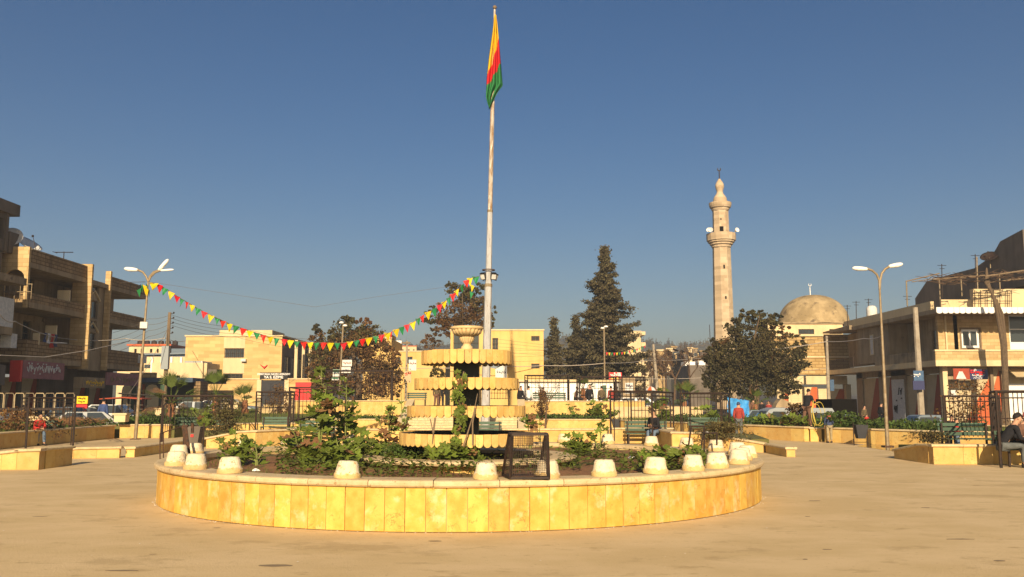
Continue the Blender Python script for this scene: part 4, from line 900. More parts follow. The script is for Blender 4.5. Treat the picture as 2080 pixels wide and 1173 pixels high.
# ------------------------------------------------------------------ yellow buildings in the centre
def blk(name, label, cat, x0, x1, y0, dep, ptop, m, wins, z0=0, wm='glass', fm='wood', nx=2, nz=2, bars=0, cop=None):
    t = thing(name, label, cat, ((x0+x1)/2, y0, z0)); zt_ = ZZ(ptop, y0)
    hl = [(XX(a_, y0, (c_+d_)/2), XX(b_, y0, (c_+d_)/2), ZZ(d_, y0), ZZ(c_, y0)) for a_, b_, c_, d_ in wins]
    mb = MB(); holewall(mb, 'y', y0, x0, x1, z0, zt_, hl, .3); mb.bx(x0, x0+.3, y0+.3, y0+dep, z0, zt_).bx(x1-.3, x1, y0+.3, y0+dep, z0, zt_).bx(x0+.3, x1-.3, y0+.3, y0+dep, zt_-.35, zt_-.15)
    obj('wall', mb, M[m], t)
    for h in hl: window(t, 'y', y0, *h, nx, nz, fm, wm, fw=.06, bars=bars)
    if cop: obj('coping', MB().bx(x0-.08, x1+.08, y0-.08, y0+.4, zt_, zt_+.12), M[cop], t)
    return t
t = blk('yellow_building', 'bright yellow flat-roofed building right of the flagpole with small high windows', 'building', XX(915,80,700), XX(1104,80,700), 80, 10, 672, 'yellow', [(1000,1012,687,711),(1079,1096,683,693),(1079,1096,739,749),(921,973,678,716)], bars=5, cop='cream')
obj('canopy', MB().bx(XX(1015,79,745), XX(1040,79,745), 78.4, 80, ZZ(743,79), ZZ(741,79)), M['bplain'], t)
t = blk('yellow_building', 'yellow tower-like house with stacked stair windows behind the russet tree', 'building', XX(738,100,700), XX(795,100,700), 100, 10, 688, 'yellow', [(781,790,697,717),(779,788,741,762)], cop='cream', nx=1)
obj('step_gable', MB().bx(XX(758,100,690), XX(795,100,690), 100.02, 104, ZZ(688,100)+.12, ZZ(680,100)), M['yellow'], t)
t = blk('yellow_building', 'yellow two-storey house with square windows between the trees', 'building', XX(795,102,730), XX(905,102,730), 102, 10, 715, 'yellow', [(801,814,726,740),(825,838,725,739),(800,813,760,772)], cop='cream')
t = blk('far_house', 'far cream house with a red roof edge and rooftop tank above the yellow house', 'house', XX(793,150,710), XX(846,150,710), 150, 10, 704, 'cream', [(817,820,710,714),(829,832,710,714),(839,842,710,714)], nx=1, nz=1, cop='orange')
obj('roof_tank', MB().box((XX(808,151,695), 151, ZZ(695,150)), (1.4,1,.5)), M['white'], t)
t = blk('apartment_building', 'pale cream four-storey apartment block right of the tall cypress', 'building', XX(1262,140,700), XX(1302,140,700), 140, 12, 674, 'cream', [(1285,1292,688,694),(1285,1292,710,717),(1285,1292,731,738),(1285,1292,751,757)], nx=1, nz=1, cop='cream')
for (pa, pb_) in ((681,674),(704,696),(725,717),(748,740)):
    obj('balcony', MB().bx(XX(1302,140,700), XX(1311,140,700), 139.8, 146, ZZ(pa,140), ZZ(pb_,140)), M['cream'], t)
# white kiosk wall on the upper terrace side
t = thing('white_kiosk', 'long bright white low kiosk behind the upper terrace railings', 'kiosk', (4, 76, 1))
xk = [XX(v,76,790) for v in (1056,1094,1134,1176,1220,1262)]
for a_, b_ in zip(xk[:-1], xk[1:]): obj('wall_panel', MB().bx(a_+.03, b_-.03, 76, 76.1, .6, ZZ(776,76)), M['white'], t)
obj('frame', MB().bx(xk[0]-.05, xk[-1]+.05, 76.02, 78, .6, ZZ(775,76)-.05), M['cargrey'], t); obj('roof', MB().bx(xk[0]-.2, xk[-1]+.2, 75.7, 78.5, ZZ(775,76)-.04, ZZ(771.5,76)), M['cream'], t)
obj('doorway', MB().bx(XX(1224,76), XX(1232,76), 75.95, 75.99, .6, ZZ(783,76)), M['green'], t)
o = thing('red_shop_sign', 'red and yellow printed shop sign before the big cypress', 'sign', (XX(1250,77,763), 77, 2))
obj('board', MB().bx(XX(1237,77,763), XX(1263,77,763), 77, 77.1, ZZ(771,77), ZZ(757,77)), M['litred'], o); obj('yellow_swoosh', MB().prism([(XX(1240,77),ZZ(770,77)),(XX(1262,77),ZZ(770.5,77)),(XX(1258,77),ZZ(768,77)),(XX(1247,77),ZZ(767,77))], 'y', 76.97, 76.995), M['signy'], o)
squiggle(o, 'white', 'y', 76.96, XX(1240,77), XX(1261,77), ZZ(765,77), ZZ(760,77), 6, 0, 31, r=.05); obj('post', MB().tube([(XX(1237,77,790),77.05,.5),(XX(1237,77,763),77.05,ZZ(771,77))], .05, 6), M['iron'], o)
o = thing('stone_kiosk', 'grey stone kiosk with a printed poster right of the red sign', 'kiosk', (XX(1277,74,790), 74, 1)); obj('wall', MB().bx(XX(1265,74,790), XX(1290,74,790), 74, 76, .6, ZZ(768,74)), M['bplain'], o)
po = obj('poster', MB().bx(XX(1270,74), XX(1286,74), 73.93, 73.99, ZZ(800,74), ZZ(778,74)), M['paper'], o); squiggle(po, 'signn', 'y', 73.9, XX(1272,74), XX(1285,74), ZZ(786,74), ZZ(783,74), 5, 0, 33, r=.03)
o = obj('red_container', MB().bx(XX(600,80,785), XX(632,80,785), 80, 81.5, .3, ZZ(777,80)), M['litred']); tag(o, 'bright red container behind the dark railings', 'container')
o = obj('low_building', MB().bx(XX(1400,112,740), XX(1440,112,740), 112, 120, 0, ZZ(742,112)), M['grey']); tag(o, 'low grey building behind the bare trees, left of the minaret', 'building')
o = obj('minibus_roof', MB().bx(XX(1392,118,738), XX(1412,118,738), 118, 121, 5.2, ZZ(735,118)).bx(XX(1418,118,738), XX(1434,118,738), 118, 121, 5.2, ZZ(733,118)), M['white']); tag(o, 'white rooftop sheets shining left of the minaret', 'roof')
random.seed(5)
for i in range(16):
    px = [1312,1322,1344,1352,1362,1371,1380,1392,1404,1414,1424,1431,820,650,1458,1500][i]; Y = U(230,330); py = U(706,722); w_ = U(8,14)
    o = thing('hillside_house', 'small pale far house among many at the foot of the hill', 'house', (XX(px,Y), Y, 0), group='small houses at the foot of the hill')
    obj('wall', MB().bx(XX(px-w_/2,Y), XX(px+w_/2,Y), Y, Y+8, 0, ZZ(py,Y)), M[('cream','bplain','mosque','grey')[i % 4]], o); obj('roof', MB().bx(XX(px-w_/2,Y)-.3, XX(px+w_/2,Y)+.3, Y-.3, Y+8.3, ZZ(py,Y), ZZ(py,Y)+.4), M[('cream','mosque')[i % 2]], o)
    for k in range(2): obj('window', MB().bx(XX(px-w_/4+k*w_/3,Y), XX(px-w_/4+k*w_/3,Y)+.7, Y-.05, Y-.01, ZZ(py,Y)-2.6, ZZ(py,Y)-1.4), M['glass'], o)
# ------------------------------------------------------------------ foliage
def crown(mb, Y, blobs, size, dens, depth=1.0):
    k = Y/1800; sat = []
    for (px, py, rx, ry) in blobs:
        for _ in range(4):
            a_ = U(0, 2*pi); sat.append((px+rx*U(.85,1.15)*cos(a_), py+ry*U(.85,1.15)*sin(a_), rx*U(.16,.34), ry*U(.14,.30)))
    for (px, py, rx, ry) in list(blobs)+sat:
        c = P(px, py, Y); a, b = rx*k, ry*k; d = (a+b)/2*depth
        n = max(6, int(dens*rx*ry/55)); size_ = size*.55
        for _ in range(n):
            while 1:
                u = Vector((U(-1,1), U(-1,1), U(-1,1)))
                if .30 < u.length < 1: break
            u = u.normalized()*(u.length**.5)*U(.75,1.08)
            s = U(.45, 1.3)*min(a,b)*.46
            leafquads(mb, (c.x+u.x*a, c.y+u.y*d, c.z+u.z*b), 44, size_, s, s, s*.75)
def tree(name, label, Y, groups, trunk, size=.26, dens=1.0, limbs=5, group='trees beyond the square', z0=0):
    b0 = P(trunk[0], trunk[1], Y); t = thing(name, label, 'tree', (b0.x, Y, z0), group=group)
    allb = [b for _, bl in groups for b in bl]
    w_ = trunk[2]*Y/1800; tp = P(trunk[3], trunk[4], Y); base = Vector((b0.x, Y, z0-.2))
    tb = MB().tube([base, base.lerp(tp,.5)+Vector((w_*.4,0,0)), tp], [w_*.6, w_*.45, w_*.25], 8)
    for bl in random.sample(allb, min(limbs, len(allb))):
        e_ = P(bl[0], bl[1]-bl[3]*.3, Y)+Vector((0,U(-.8,.8),0)); s_ = base.lerp(tp, U(.5,.95))
        tb.tube([s_, s_.lerp(e_,.5)+Vector((U(-.3,.3),U(-.3,.3),U(0,.3))), e_], [w_*.25, w_*.16, w_*.05], 6)
    obj('trunk', tb, M['trunk'], t)
    for m_, bl in groups:
        mb = MB(); crown(mb, Y, bl, size, dens); obj('crown', mb, M[m_], t)
    return t
random.seed(21)
tree('broadleaf_tree', 'russet and olive broadleaf tree left of the fountain with a spreading ragged crown', 76,
     [('fol_olive', [(700,682,26,30),(722,668,20,20),(690,700,30,26),(752,672,26,13),(735,690,30,22),(668,730,38,26),(700,655,10,12)]),
      ('fol_brown', [(740,665,16,15),(715,725,48,34),(665,755,38,40),(690,780,45,28),(775,740,34,42),(745,775,48,38),(790,775,26,34),(650,700,18,22),(760,705,30,28),(720,700,40,30)])],
     (730,815,14,715,700), .2, 1.5)
tree('slim_evergreen', 'slim dark evergreen peeping up left of the russet tree', 86, [('fol_dark', [(643,680,9,18),(643,700,13,22),(646,722,16,20),(643,668,5,9)])], (645,800,5,643,690), .2, 1.6, 2)
tree('broadleaf_tree', 'tall open russet tree behind the base of the flagpole', 88,
     [('fol_brown', [(925,640,36,28),(955,620,30,26),(905,650,26,20),(960,655,34,30),(935,600,20,18),(985,650,16,22),(900,668,22,14),(930,665,40,20)]),
      ('fol_olive', [(940,590,26,16),(920,585,14,12),(955,600,22,18),(880,640,18,16),(875,652,14,10),(975,585,10,10),(975,625,18,22),(1000,640,8,18)])],
     (940,800,12,940,660), .2, 1.5)
tree('shrub_tree', 'small brown round tree low above the yellow houses beside the fountain', 110, [('fol_brown', [(880,700,16,12),(868,690,12,9)])], (880,745,4,880,700), .22, 1.3, 2)
tree('climbing_tree', 'thin leafy sapling seen under the top fountain basin', 60, [('fol_olive', [(888,750,7,12),(895,765,6,12),(880,760,5,8)])], (888,800,3,888,758), .12, 1.4, 2)
def conifer(label, px, ptop, pbase, wpx, Y, n, lean=0, size=.24, mt='fol_cyp', irr=.3, z0=0):
    top = P(px+lean, ptop, Y); base = P(px, pbase, Y); H = top.z-z0; wm = wpx*Y/1800/2
    t = thing('cypress_tree', label, 'tree', (base.x, Y, z0), group='cypresses of the square')
    obj('trunk', MB().tube([Vector((base.x,Y,z0-.3)), Vector((top.x,Y,top.z-.3))], [wm*.09, .02], 8), M['trunk'], t)
    mb = MB()
    for i in range(n):
        f = (i+.5)/n; f = f**.85; h = z0+H*(.06+.94*f); az = U(0, 2*pi)
        env = ((1-f)**1.0)*(1+irr*sin(f*31+az))*(U(.45,.95) if R() < .72 else U(.95,1.38))+.015
        L_ = wm*min(1, env*1.08); x0 = base.x+(top.x-base.x)*f
        d = Vector((cos(az), sin(az), U(-.05,.40))); st_ = Vector((x0,Y,h-.15*L_))
        for k in range(int(3+L_*2.6)):
            q = (k+1)/int(3+L_*2.6)
            if q < .30 and f < .85: continue
            p = st_+d*L_*q; leafquads(mb, p, 22, size*.55, .12+.28*min(1,L_*.6), .12+.28*min(1,L_*.6), .10+.12*min(1,L_*.5))
            if R() < .4:
                sdv = Vector((-d.y, d.x, .2))*U(-.5,.5)*L_*.5; leafquads(mb, p+sdv, 14, size*.55, .45, .45, .25)
    obj('crown', mb, M[mt], t); return t
conifer('tallest grey-green cypress rising in a ragged spire right of the flagpole', 1234, 503, 800, 165, 92, 560, lean=-6, irr=.30)
conifer('small slender cypress with a drooping tip nearer the yellow building', 1125, 648, 790, 60, 96, 170, irr=.5)
conifer('narrow cypress hugging the left flank of the tallest one', 1169, 642, 790, 66, 97, 210, irr=.4)
tree('broadleaf_tree', 'low rounded olive tree between the two small cypresses', 98, [('fol_dark', [(1120,735,22,26),(1145,745,26,30),(1110,765,14,24)]), ('fol_olive', [(1135,715,20,16),(1150,730,18,18)])], (1135,800,8,1135,735), .22, 1.1)
tree('dark_tree', 'big dark evergreen tree between minaret and dome', 72,
     [('fol_dark', [(1525,730,58,48),(1495,775,46,40),(1570,730,50,44),(1462,700,22,16),(1610,735,26,26),(1620,705,18,10),(1540,645,18,12),(1575,650,16,10),(1490,665,16,12),(1448,760,16,26),(1600,785,22,20),(1460,800,20,14),(1490,720,44,34),(1520,690,38,32),(1470,760,34,34),(1560,740,46,40),(1530,770,50,34),(1500,670,24,20),(1590,760,30,34),(1555,700,36,26),(1450,730,20,26),(1600,720,26,22)]),
      ('fol_olive', [(1470,715,28,18),(1560,660,30,18),(1530,650,26,16),(1500,745,40,20),(1610,690,24,12),(1618,712,22,14),(1578,790,24,20),(1490,785,28,16),(1515,640,14,10)]),
      ('fol_brown', [(1585,675,24,14),(1465,695,18,12),(1545,720,30,18),(1595,740,18,22)])],
     (1530,840,18,1525,720), .19, 1.25, 7)
for px, Y, a_ in ((1345,150,16),(1375,160,18),(1408,150,14),(1322,170,12),(1437,165,12)):
    tree('distant_tree', {1345:'first leafless brown tree right of the apartment block',1375:'second leafless brown tree right of the apartment block',1408:'third leafless tree in the row left of the minaret',1322:'small bare tree just right of the apartment block',1437:'bare brown tree at the foot of the minaret'}[px], Y, [('fol_brown', [(px,728,a_,16),(px+6,745,a_,16),(px-8,752,a_*.8,14)])], (px,800,3,px,730), .35, .7, 4, group='bare trees before the hill')
# bare trunks and twiggy trees at the back
random.seed(9)
for px, pb_, Y, H, lab in ((1370,806,78,5.5,'bare twisted brown tree behind the seated man'),(1352,800,84,5,'thin bare tree behind the trellis shelter'),(1400,800,88,5.5,'spreading leafless tree before the hill'),(1108,860,50,3.0,'withered dark shrub standing on the right terrace')):
    b0 = P(px, pb_, Y); t = thing('bare_tree', lab, 'tree', (b0.x, Y, 0), group='leafless trees'); tw = MB()
    def br(p, d, L_, r, n_):
        e_ = p+d*L_; tw.tube([p, p.lerp(e_,.5)+Vector((U(-1,1),U(-1,1),0))*L_*.06, e_], [r, r*.8, r*.6], 5, False)
        if n_ > 0:
            for _ in range(3): br(e_, (d+Vector((U(-1,1),U(-1,1),U(-.35,.7)))*.75).normalized(), L_*U(.62,.85), r*.55, n_-1)
    br(Vector((b0.x,Y,b0.z-.3)), Vector((.05,0,1)), H*.33, H*.022, 4); obj('branches', tw, M['twig'], t)
# low bushes: (px, py_bottom, z_ground, width m, height m, material, label)
def bush(px, py, z, w_, h_, m_, lab, Y=None, n=600, s=.055, name='bush'):
    g = G(px, py, z) if Y is None else P(px, py, Y); t = thing(name, lab, 'bush', (g.x, g.y, g.z)); mb = MB()
    st_ = MB()
    for _ in range(6): st_.tube([(g.x,g.y,g.z-.05), (g.x+U(-.3,.3)*w_, g.y+U(-.3,.3)*w_, g.z+h_*.7)], [.02,.006], 4)
    for _ in range(n//10):
        u = Vector((random.gauss(0,.33), random.gauss(0,.33), U(0,1))); u.z = min(1, u.z)
        sh = sqrt(max(.05, 1-(u.z-.35)**2*1.6)); leafquads(mb, (g.x+u.x*w_*sh, g.y+u.y*w_*.8*sh, g.z+u.z*h_), 10, s, w_*.14, w_*.14, h_*.12)
    obj('stems', st_, M['twig'], t); obj('foliage', mb, M[m_], t); return t
bush(458, 890, .3, .9, 1.05, 'fol_olive', 'rounded dark bush at the end of the shaded wall, left of the fountain', n=2200, s=.04)
bush(566, 850, .7, 1.1, 1.9, 'fol_brown', 'clipped brown bush on the lawn in front of the school gate', Y=56, n=1500)
bush(448, 840, .6, 1.3, .9, 'fol_olive', 'sprawling bush on the lawn under the middle palm', Y=50, n=1200)
bush(1464, 893, .42, 1.15, .55, 'fol_olive', 'low spreading dark shrub behind the ramped wall end, right', n=2200, s=.04)
bush(1620, 862, .6, .9, .85, 'fol_brown', 'yellowish shrub beside the man with the hose', Y=39, n=1200)
bush(30, 885, .5, 2.2, .95, 'fol_brown', 'reddish dry bush in the bed at the far left', Y=34, n=1500)
bush(1893, 897, .35, .85, .28, 'fol_dark', 'small dark shrub at the ramped wall end on the right', Y=25.3, n=900, s=.03)
bush(1968, 872, .6, 1.3, 1.5, 'fol_brown', 'half-bare shrub behind the right green bench', Y=30, n=700)
bush(1710, 860, .55, 1.0, .45, 'fol_green', 'bright green tuft beside the boy in the blue jacket', Y=36, n=900)
bush(822, 945, .5, .95, .38, 'fol_green', 'small-leaved green bush in front of the fountain pool', n=4500, s=.022)
bush(1100, 850, .55, .7, 1.6, 'fol_brown', 'dry creeper-covered shrub on the right terrace', Y=52.9, n=1300, s=.05)
# small fan palms
def palm(px, pb_, z, H, Lf, lab, Y, n=15):
    b0 = P(px, pb_, Y); t = thing('fan_palm', lab, 'palm tree', (b0.x, Y, b0.z), group='young fan palms')
    obj('trunk', MB().lathe([(.02,-.2),(.20,-.1),(.24,.15),(.18,.3),(.21,.45),(.15,.6),(.17,.75),(.10,H)], 10, (b0.x,Y,b0.z), wob=.08), M['palmt'], t)
    for i in range(n):
        az = 2.4*i+U(-.2,.2); el = radians(U(-35,80) if i > 4 else U(55,85)); mb = MB()
        d = Vector((cos(az)*cos(el), sin(az)*cos(el), sin(el))); b_ = Vector((b0.x,Y,b0.z+H)); hub = b_+d*Lf*.45; mb.tube([b_, hub], [.02,.012], 4)
        sd_ = d.cross(Vector((0,0,1))).normalized(); upv = sd_.cross(d)
        for j in range(-8, 9):
            an_ = j*.13; dd = (d*cos(an_)+sd_*sin(an_)).normalized(); L_ = Lf*.62*(1-abs(j)*.045)
            m1 = hub+dd*L_*.55+upv*.02; e_ = hub+dd*L_+Vector((0,0,-.14*L_*(1+cos(el)))); w_ = upv.cross(dd).normalized()*.022
            o = len(mb.v); mb.v += [tuple(hub-w_*.3), tuple(hub+w_*.3), tuple(m1+w_), tuple(e_), tuple(m1-w_)]; mb.f.append((o,o+1,o+2,o+3,o+4)); mb.m.append(0)
        obj('frond', mb, M['palm' if R() > .15 else 'leafdry'], t)
palm(346, 862, .55, .95, 1.75, 'broad fan palm beside the left lamp post, nearest of the three', 42, 16)
palm(437, 838, .7, 1.0, 1.7, 'middle fan palm before the school wall with splayed fronds', 52, 14)
palm(497, 838, .8, .5, 1.6, 'upright small fan palm on a stubby trunk, rightmost of three', 56, 10)
palm(1392, 842, .5, .9, 1.7, 'yellow-green fan palm behind the trellis of the seated man', 62, 12)
palm(1345, 850, .6, .5, .9, 'low palm tuft behind the seated man shelter', 56, 8)
palm(1535, 850, .6, .9, 1.3, 'palm tuft right of the blue tarpaulin', 58, 9)
palm(1185, 812, 1.6, .6, 1.1, 'dark palm tuft on the upper terrace by the white kiosk', 60, 10)

# ------------------------------------------------------------------ mallows and other leafy plants inside the round planter
def leafmesh(seed, lob=5):
    random.seed(seed); mb = MB(); n = lob*4; vs = [(0,0,0)]
    for i in range(n+1):
        a = radians(-155+310*i/n)+pi/2; ph = (i % 4); r = [.72,1.0,.96,.66][ph]*U(.92,1.06)*(1-.10*abs(i/n-.5)); vs.append((r*cos(a), r*sin(a), .16*r*r*(1 if ph in (1,2) else .3)+U(-.03,.05)))
    mb.add(vs, [(0,i,i+1) for i in range(1,n+1)]); return mb
lm = [me_from('leaf', leafmesh(i), M['leaf']) for i in (1,2,3)]
ld = me_from('leaf', leafmesh(4), M['leafdry'])
def mallow(lab, px, py, H, ns, nl, ls_, z=.55, spread=.35, lean=0, Y=None, dry=.06, top=.0):
    ls = ls_*1.28; nl = int(nl*(1.5 if Y is None and py > 915 else 1)); g = G(px, py, z) if Y is None else P(px, py, Y); t = thing('mallow_plant', lab, 'plant', (g.x, g.y, g.z), group='leafy mallows'); st_ = MB(); stems = []
    for i in range(ns):
        az = U(0, 2*pi); sp = spread*U(.3,1)*(.3 if i == 0 else 1); h = H*(1 if i == 0 else U(.45,.9))
        pts = [Vector((g.x+cos(az)*.04, g.y+sin(az)*.04, g.z-.05))]
        for k in range(1,6): f = k/5; pts.append(Vector((g.x+(cos(az)*sp+lean)*f**1.3+U(-.02,.02), g.y+sin(az)*sp*f**1.3, g.z+h*f)))
        st_.tube(pts, [.017,.015,.013,.011,.009,.005], 6); stems.append(pts)
    for i in range(nl):
        pts = stems[i % ns]; f = U(top,1)**.8*4.99; k = int(f); p = pts[k].lerp(pts[k+1], f-k); az = U(0,2*pi); L_ = ls*U(.6,1.6)*(1.15-f*.12)
        q = p+Vector((cos(az)*L_, sin(az)*L_, L_*U(.1,.7))); st_.tube([p, q], [.006,.004], 4, False)
        s_ = ls*U(.65,1.2)*(1.1-.1*f); m_ = lm[i % 3]
        if R() < dry: m_ = ld
        inst('leaf', m_, t, (q.x-g.x, q.y-g.y, q.z-g.z), (radians(U(5,60)), U(-.3,.3), atan2(-(CY-14), 0)*0+az-pi/2 if R() < .35 else U(-.9,.9)), s_)
    obj('stem', st_, M['stem'], t); return t
random.seed(77)
mallow('tallest mallow in the planter, reaching above the dark trellis left of the fountain', 648, 930, 1.80, 5, 48, .15)
mallow('second tall mallow with drooping upper leaves just right of the tallest', 700, 925, 1.62, 4, 36, .15)
mallow('bushy mallow at the left of the big clump behind the fourth pot', 618, 945, .75, 5, 26, .13, spread=.45)
mallow('broad low mallow behind the fourth near pot', 690, 950, .50, 6, 28, .14, spread=.5)
mallow('wide mallow with round dark leaves right of the fourth near pot', 745, 940, .48, 6, 22, .14, spread=.5)
mallow('leggy half-dry mallow left of the fountain basins', 790, 918, 1.15, 4, 26, .11, dry=.3)
mallow('slim mallow with wilting leaves between trellis and fountain', 815, 905, 1.5, 2, 18, .10, dry=.25)
mallow('small mallow above the third near pot on the left', 480, 940, .55, 5, 22, .12, spread=.4)
mallow('mallow sprig leaning over the left of the soil', 520, 945, .45, 3, 12, .10, spread=.35, lean=-.1)
mallow('low mallow mound in front of the fountain, near the centre', 915, 950, .42, 6, 26, .13, spread=.45)
mallow('low mallow mound between the fountain and the mesh cage', 950, 948, .40, 5, 20, .12, spread=.4)
mallow('umbrella-leaved mallow just right of the fountain basins', 1078, 912, .72, 2, 18, .15, top=.7)
mallow('small sprig on a long stalk behind the mesh cage', 1100, 905, .85, 2, 10, .08, dry=.4)
mallow('leafy mound on the right of the pool rim', 1180, 925, .42, 6, 26, .13, spread=.5)
mallow('wispy tall sprig before the far right pots', 1218, 918, .75, 2, 10, .10, top=.5)
mallow('wide green mound at right between near and far pots', 1330, 955, .34, 7, 30, .13, spread=.7)
mallow('low green mound beside the eighth near pot on the right', 1405, 948, .32, 6, 22, .12, spread=.5)
mallow('tall leafy mallow on the right terrace above the low wall', 1207, 850, 1.25, 4, 24, .26, z=.55, Y=52.8, spread=.6)
mallow('smaller mallow on the right terrace near its right end', 1240, 852, .6, 4, 14, .22, Y=52.8)
mallow('mallow on the terrace by the brown retaining wall', 1160, 850, .75, 3, 12, .22, Y=52.9)
mallow('big mallow behind the shelter of the seated man', 1338, 868, 1.7, 5, 30, .22, Y=40, spread=.7)
mallow('mallow behind the second right shelter', 1440, 868, 1.3, 5, 24, .22, Y=43, spread=.7)
mallow('low leafy clump behind the man in the dark red top', 1555, 864, .6, 5, 20, .2, Y=41, spread=.8)
mallow('leafy clump on the long right wall bed', 1610, 868, .5, 5, 18, .2, Y=38, spread=.8)
mallow('mallow sprawling by the middle bench on the left', 415, 872, .9, 5, 24, .18, Y=36, spread=.7)
# vine climbing the fountain column
vt = thing('climbing_vine', 'leafy vine climbing the front of the tiered fountain', 'vine', (FX-.18, FY-1.2, .5)); vs_ = MB(); random.seed(3)
vx = XX(934, FY-1.1, 850); pts = [Vector((vx+.06*sin(k*1.3), FY-1.30+.03*k+.03*sin(k*2), .5+.155*k)) for k in range(12)]
vs_.tube(pts, [.02]*6+[.014]*6, 6); vs_.tube([p+Vector((.07*sin(i),-.02,0)) for i, p in enumerate(pts[:10])], .012, 5)
for i in range(95):
    k = U(0,10.9); p = pts[int(k)].lerp(pts[int(k)+1], k-int(k)); az = U(0,2*pi); q = p+Vector((cos(az)*U(.03,.12), -abs(sin(az))*.1, U(-.06,.06)))
    inst('leaf', lm[i % 3] if R() > .15 else ld, vt, (q.x-FX+.18, q.y-FY+1.2, q.z-.5), (radians(U(40,110)), U(-.5,.5), U(-1,1)), U(.04,.085))
obj('stem', vs_, M['wood'], vt)
dv = thing('dried_vine', 'bare dried vine stems leaning against the lower fountain basins', 'vine', (FX, FY-1.4, .5)); vs_ = MB()
vs_.tube([P(938,915,FY-1.4), P(950,880,FY-1.4), P(962,840,FY-1.35), P(970,800,FY-1.2)], [.016,.013,.010,.006], 6).tube([P(960,905,FY-1.4), P(960,860,FY-1.4), P(965,830,FY-1.3)], .014, 6).tube([P(878,912,FY-1.1), P(880,880,FY-1.2), P(874,852,FY-1.1)], .012, 6).tube([P(880,880,FY-1.2), P(884,850,FY-1.1)], .02, 6)
obj('stem', vs_, M['wood'], dv)
# ground leaves, weeds and grass
def lowleaves(mb, px0, px1, py0, py1, z, n, s, hh=.12, Yr=None):
    for _ in range(n):
        g = G(U(px0,px1), U(py0,py1), z) if Yr is None else Vector((U(px0,px1), U(*Yr), z))
        p = g+Vector((0,0,U(.02,hh))); a = Vector((U(-1,1),U(-1,1),U(-.3,.5))).normalized()*s*U(.5,1.2); b_ = a.cross(Vector((U(-.4,.4),U(-.4,.4),1))).normalized()*s*U(.3,.7)
        o = len(mb.v); mb.v += [tuple(p-a), tuple(p-a*.3+b_), tuple(p+a*.7+b_*.6), tuple(p+a), tuple(p+a*.6-b_*.7), tuple(p-a*.4-b_)]; mb.f.append((o,o+1,o+2,o+3,o+4,o+5)); mb.m.append(0)
mb = MB(); random.seed(13)
for a_ in [(440,505,925,955,80),(560,800,925,968,1500),(780,1000,940,970,900),(1150,1235,905,945,600),(1130,1180,920,960,260),(1235,1440,928,966,1100),(1000,1100,930,965,160),(545,600,908,935,90),(700,830,905,935,200),(1040,1120,925,965,160)]:
    lowleaves(mb, a_[0], a_[1], a_[2], a_[3], .56, a_[4], .045, .20)
obj('ground_cover', mb, M['leafi'], kind='stuff')['label'] = 'low leaves and weeds covering the planter soil'
def blades(mb, n, fx, fy, z, h):
    for _ in range(n):
        x, y = fx(), fy()
        zz_ = z(x,y) if callable(z) else z; a = U(0,6.28); w_ = h*.06; l = Vector((U(-.5,.5),U(-.5,.5),1))*h*U(.5,1.3)
        o = len(mb.v); mb.v += [(x-w_*cos(a),y-w_*sin(a),zz_), (x+w_*cos(a),y+w_*sin(a),zz_), (x+l.x,y+l.y,zz_+l.z)]; mb.f.append((o,o+1,o+2)); mb.m.append(0)
mb = MB()
for _ in range(5000):
    a = U(0,6.28); r = 5.0*sqrt(R())
    if r < 2.15 or (sin(a*3+r*2) < -.1 and r < 4.7): continue
    x, y = CX+r*cos(a), CY+r*sin(a); blades(mb, 1, lambda: x, lambda: y, .55, .09)
blades(mb, 9000, lambda: U(-24,-12), lambda: U(44.5,63), lambda x,y: .56+.5*smooth(46,64,y), .16)
blades(mb, 2500, lambda: U(-24,-18.1), lambda: U(30,44), .53, .16)
blades(mb, 5000, lambda: 0, lambda: 0, .5, .001) if False else None
for _ in range(6000):
    f = R(); y = 32.5+f*22; xw = 16.3-(y-32)*.50; x = xw+U(.2,3.8)
    blades(mb, 1, lambda: x, lambda: y, .53, .2)
obj('grass', mb, M['leafi'], kind='stuff')['label'] = 'rough grass of the garden beds'
mb = MB(); 
for _ in range(900):
    f = R(); y = 33.5+f*16; xw = 16.3-(y-32)*.50; x = xw+U(.3,2.6); leafquads(mb, (x,y,.53+U(.05,.3)), 6, .08, .3, .3, .15)
for _ in range(500): leafquads(mb, (U(XX(1060,53),XX(1238,53)), U(52.4,54.5), .58+U(0,.2)), 6, .08, .3, .2, .12)
for _ in range(300): leafquads(mb, (U(XX(690,53),XX(800,53)), U(52.4,54), .58+U(0,.15)), 5, .07, .3, .2, .1)
for _ in range(500): leafquads(mb, (U(-18,-15.6), U(41,44), .56+U(0,.3)), 6, .08, .3, .3, .15)
for _ in range(300): leafquads(mb, (U(-22,-18.2), U(34,42), .56+U(0,.25)), 6, .08, .3, .3, .12)
obj('weeds', mb, M['fol_green'], kind='stuff')['label'] = 'leafy weeds on the garden beds'
for nme in ('ground_cover','grass','weeds'): bpy.data.objects[nme]['category'] = 'plants'
mb = MB()
for _ in range(1500):
    x, y = U(-21.5,-18.3), U(36.5,40.5); l = Vector((U(-1,1),U(-.4,.4),U(.0,.35)))*.7; o = len(mb.v); z_ = .6+.25*R(); mb.v += [(x,y,z_),(x,y+.02,z_+.02),(x+l.x,y+l.y,z_+l.z)]; mb.f.append((o,o+1,o+2)); mb.m.append(0)
o = obj('straw_heap', mb, M['leafdry'], kind='stuff'); o['label'] = 'heap of cut dry fronds behind the brown wall, left'; o['category'] = 'straw'
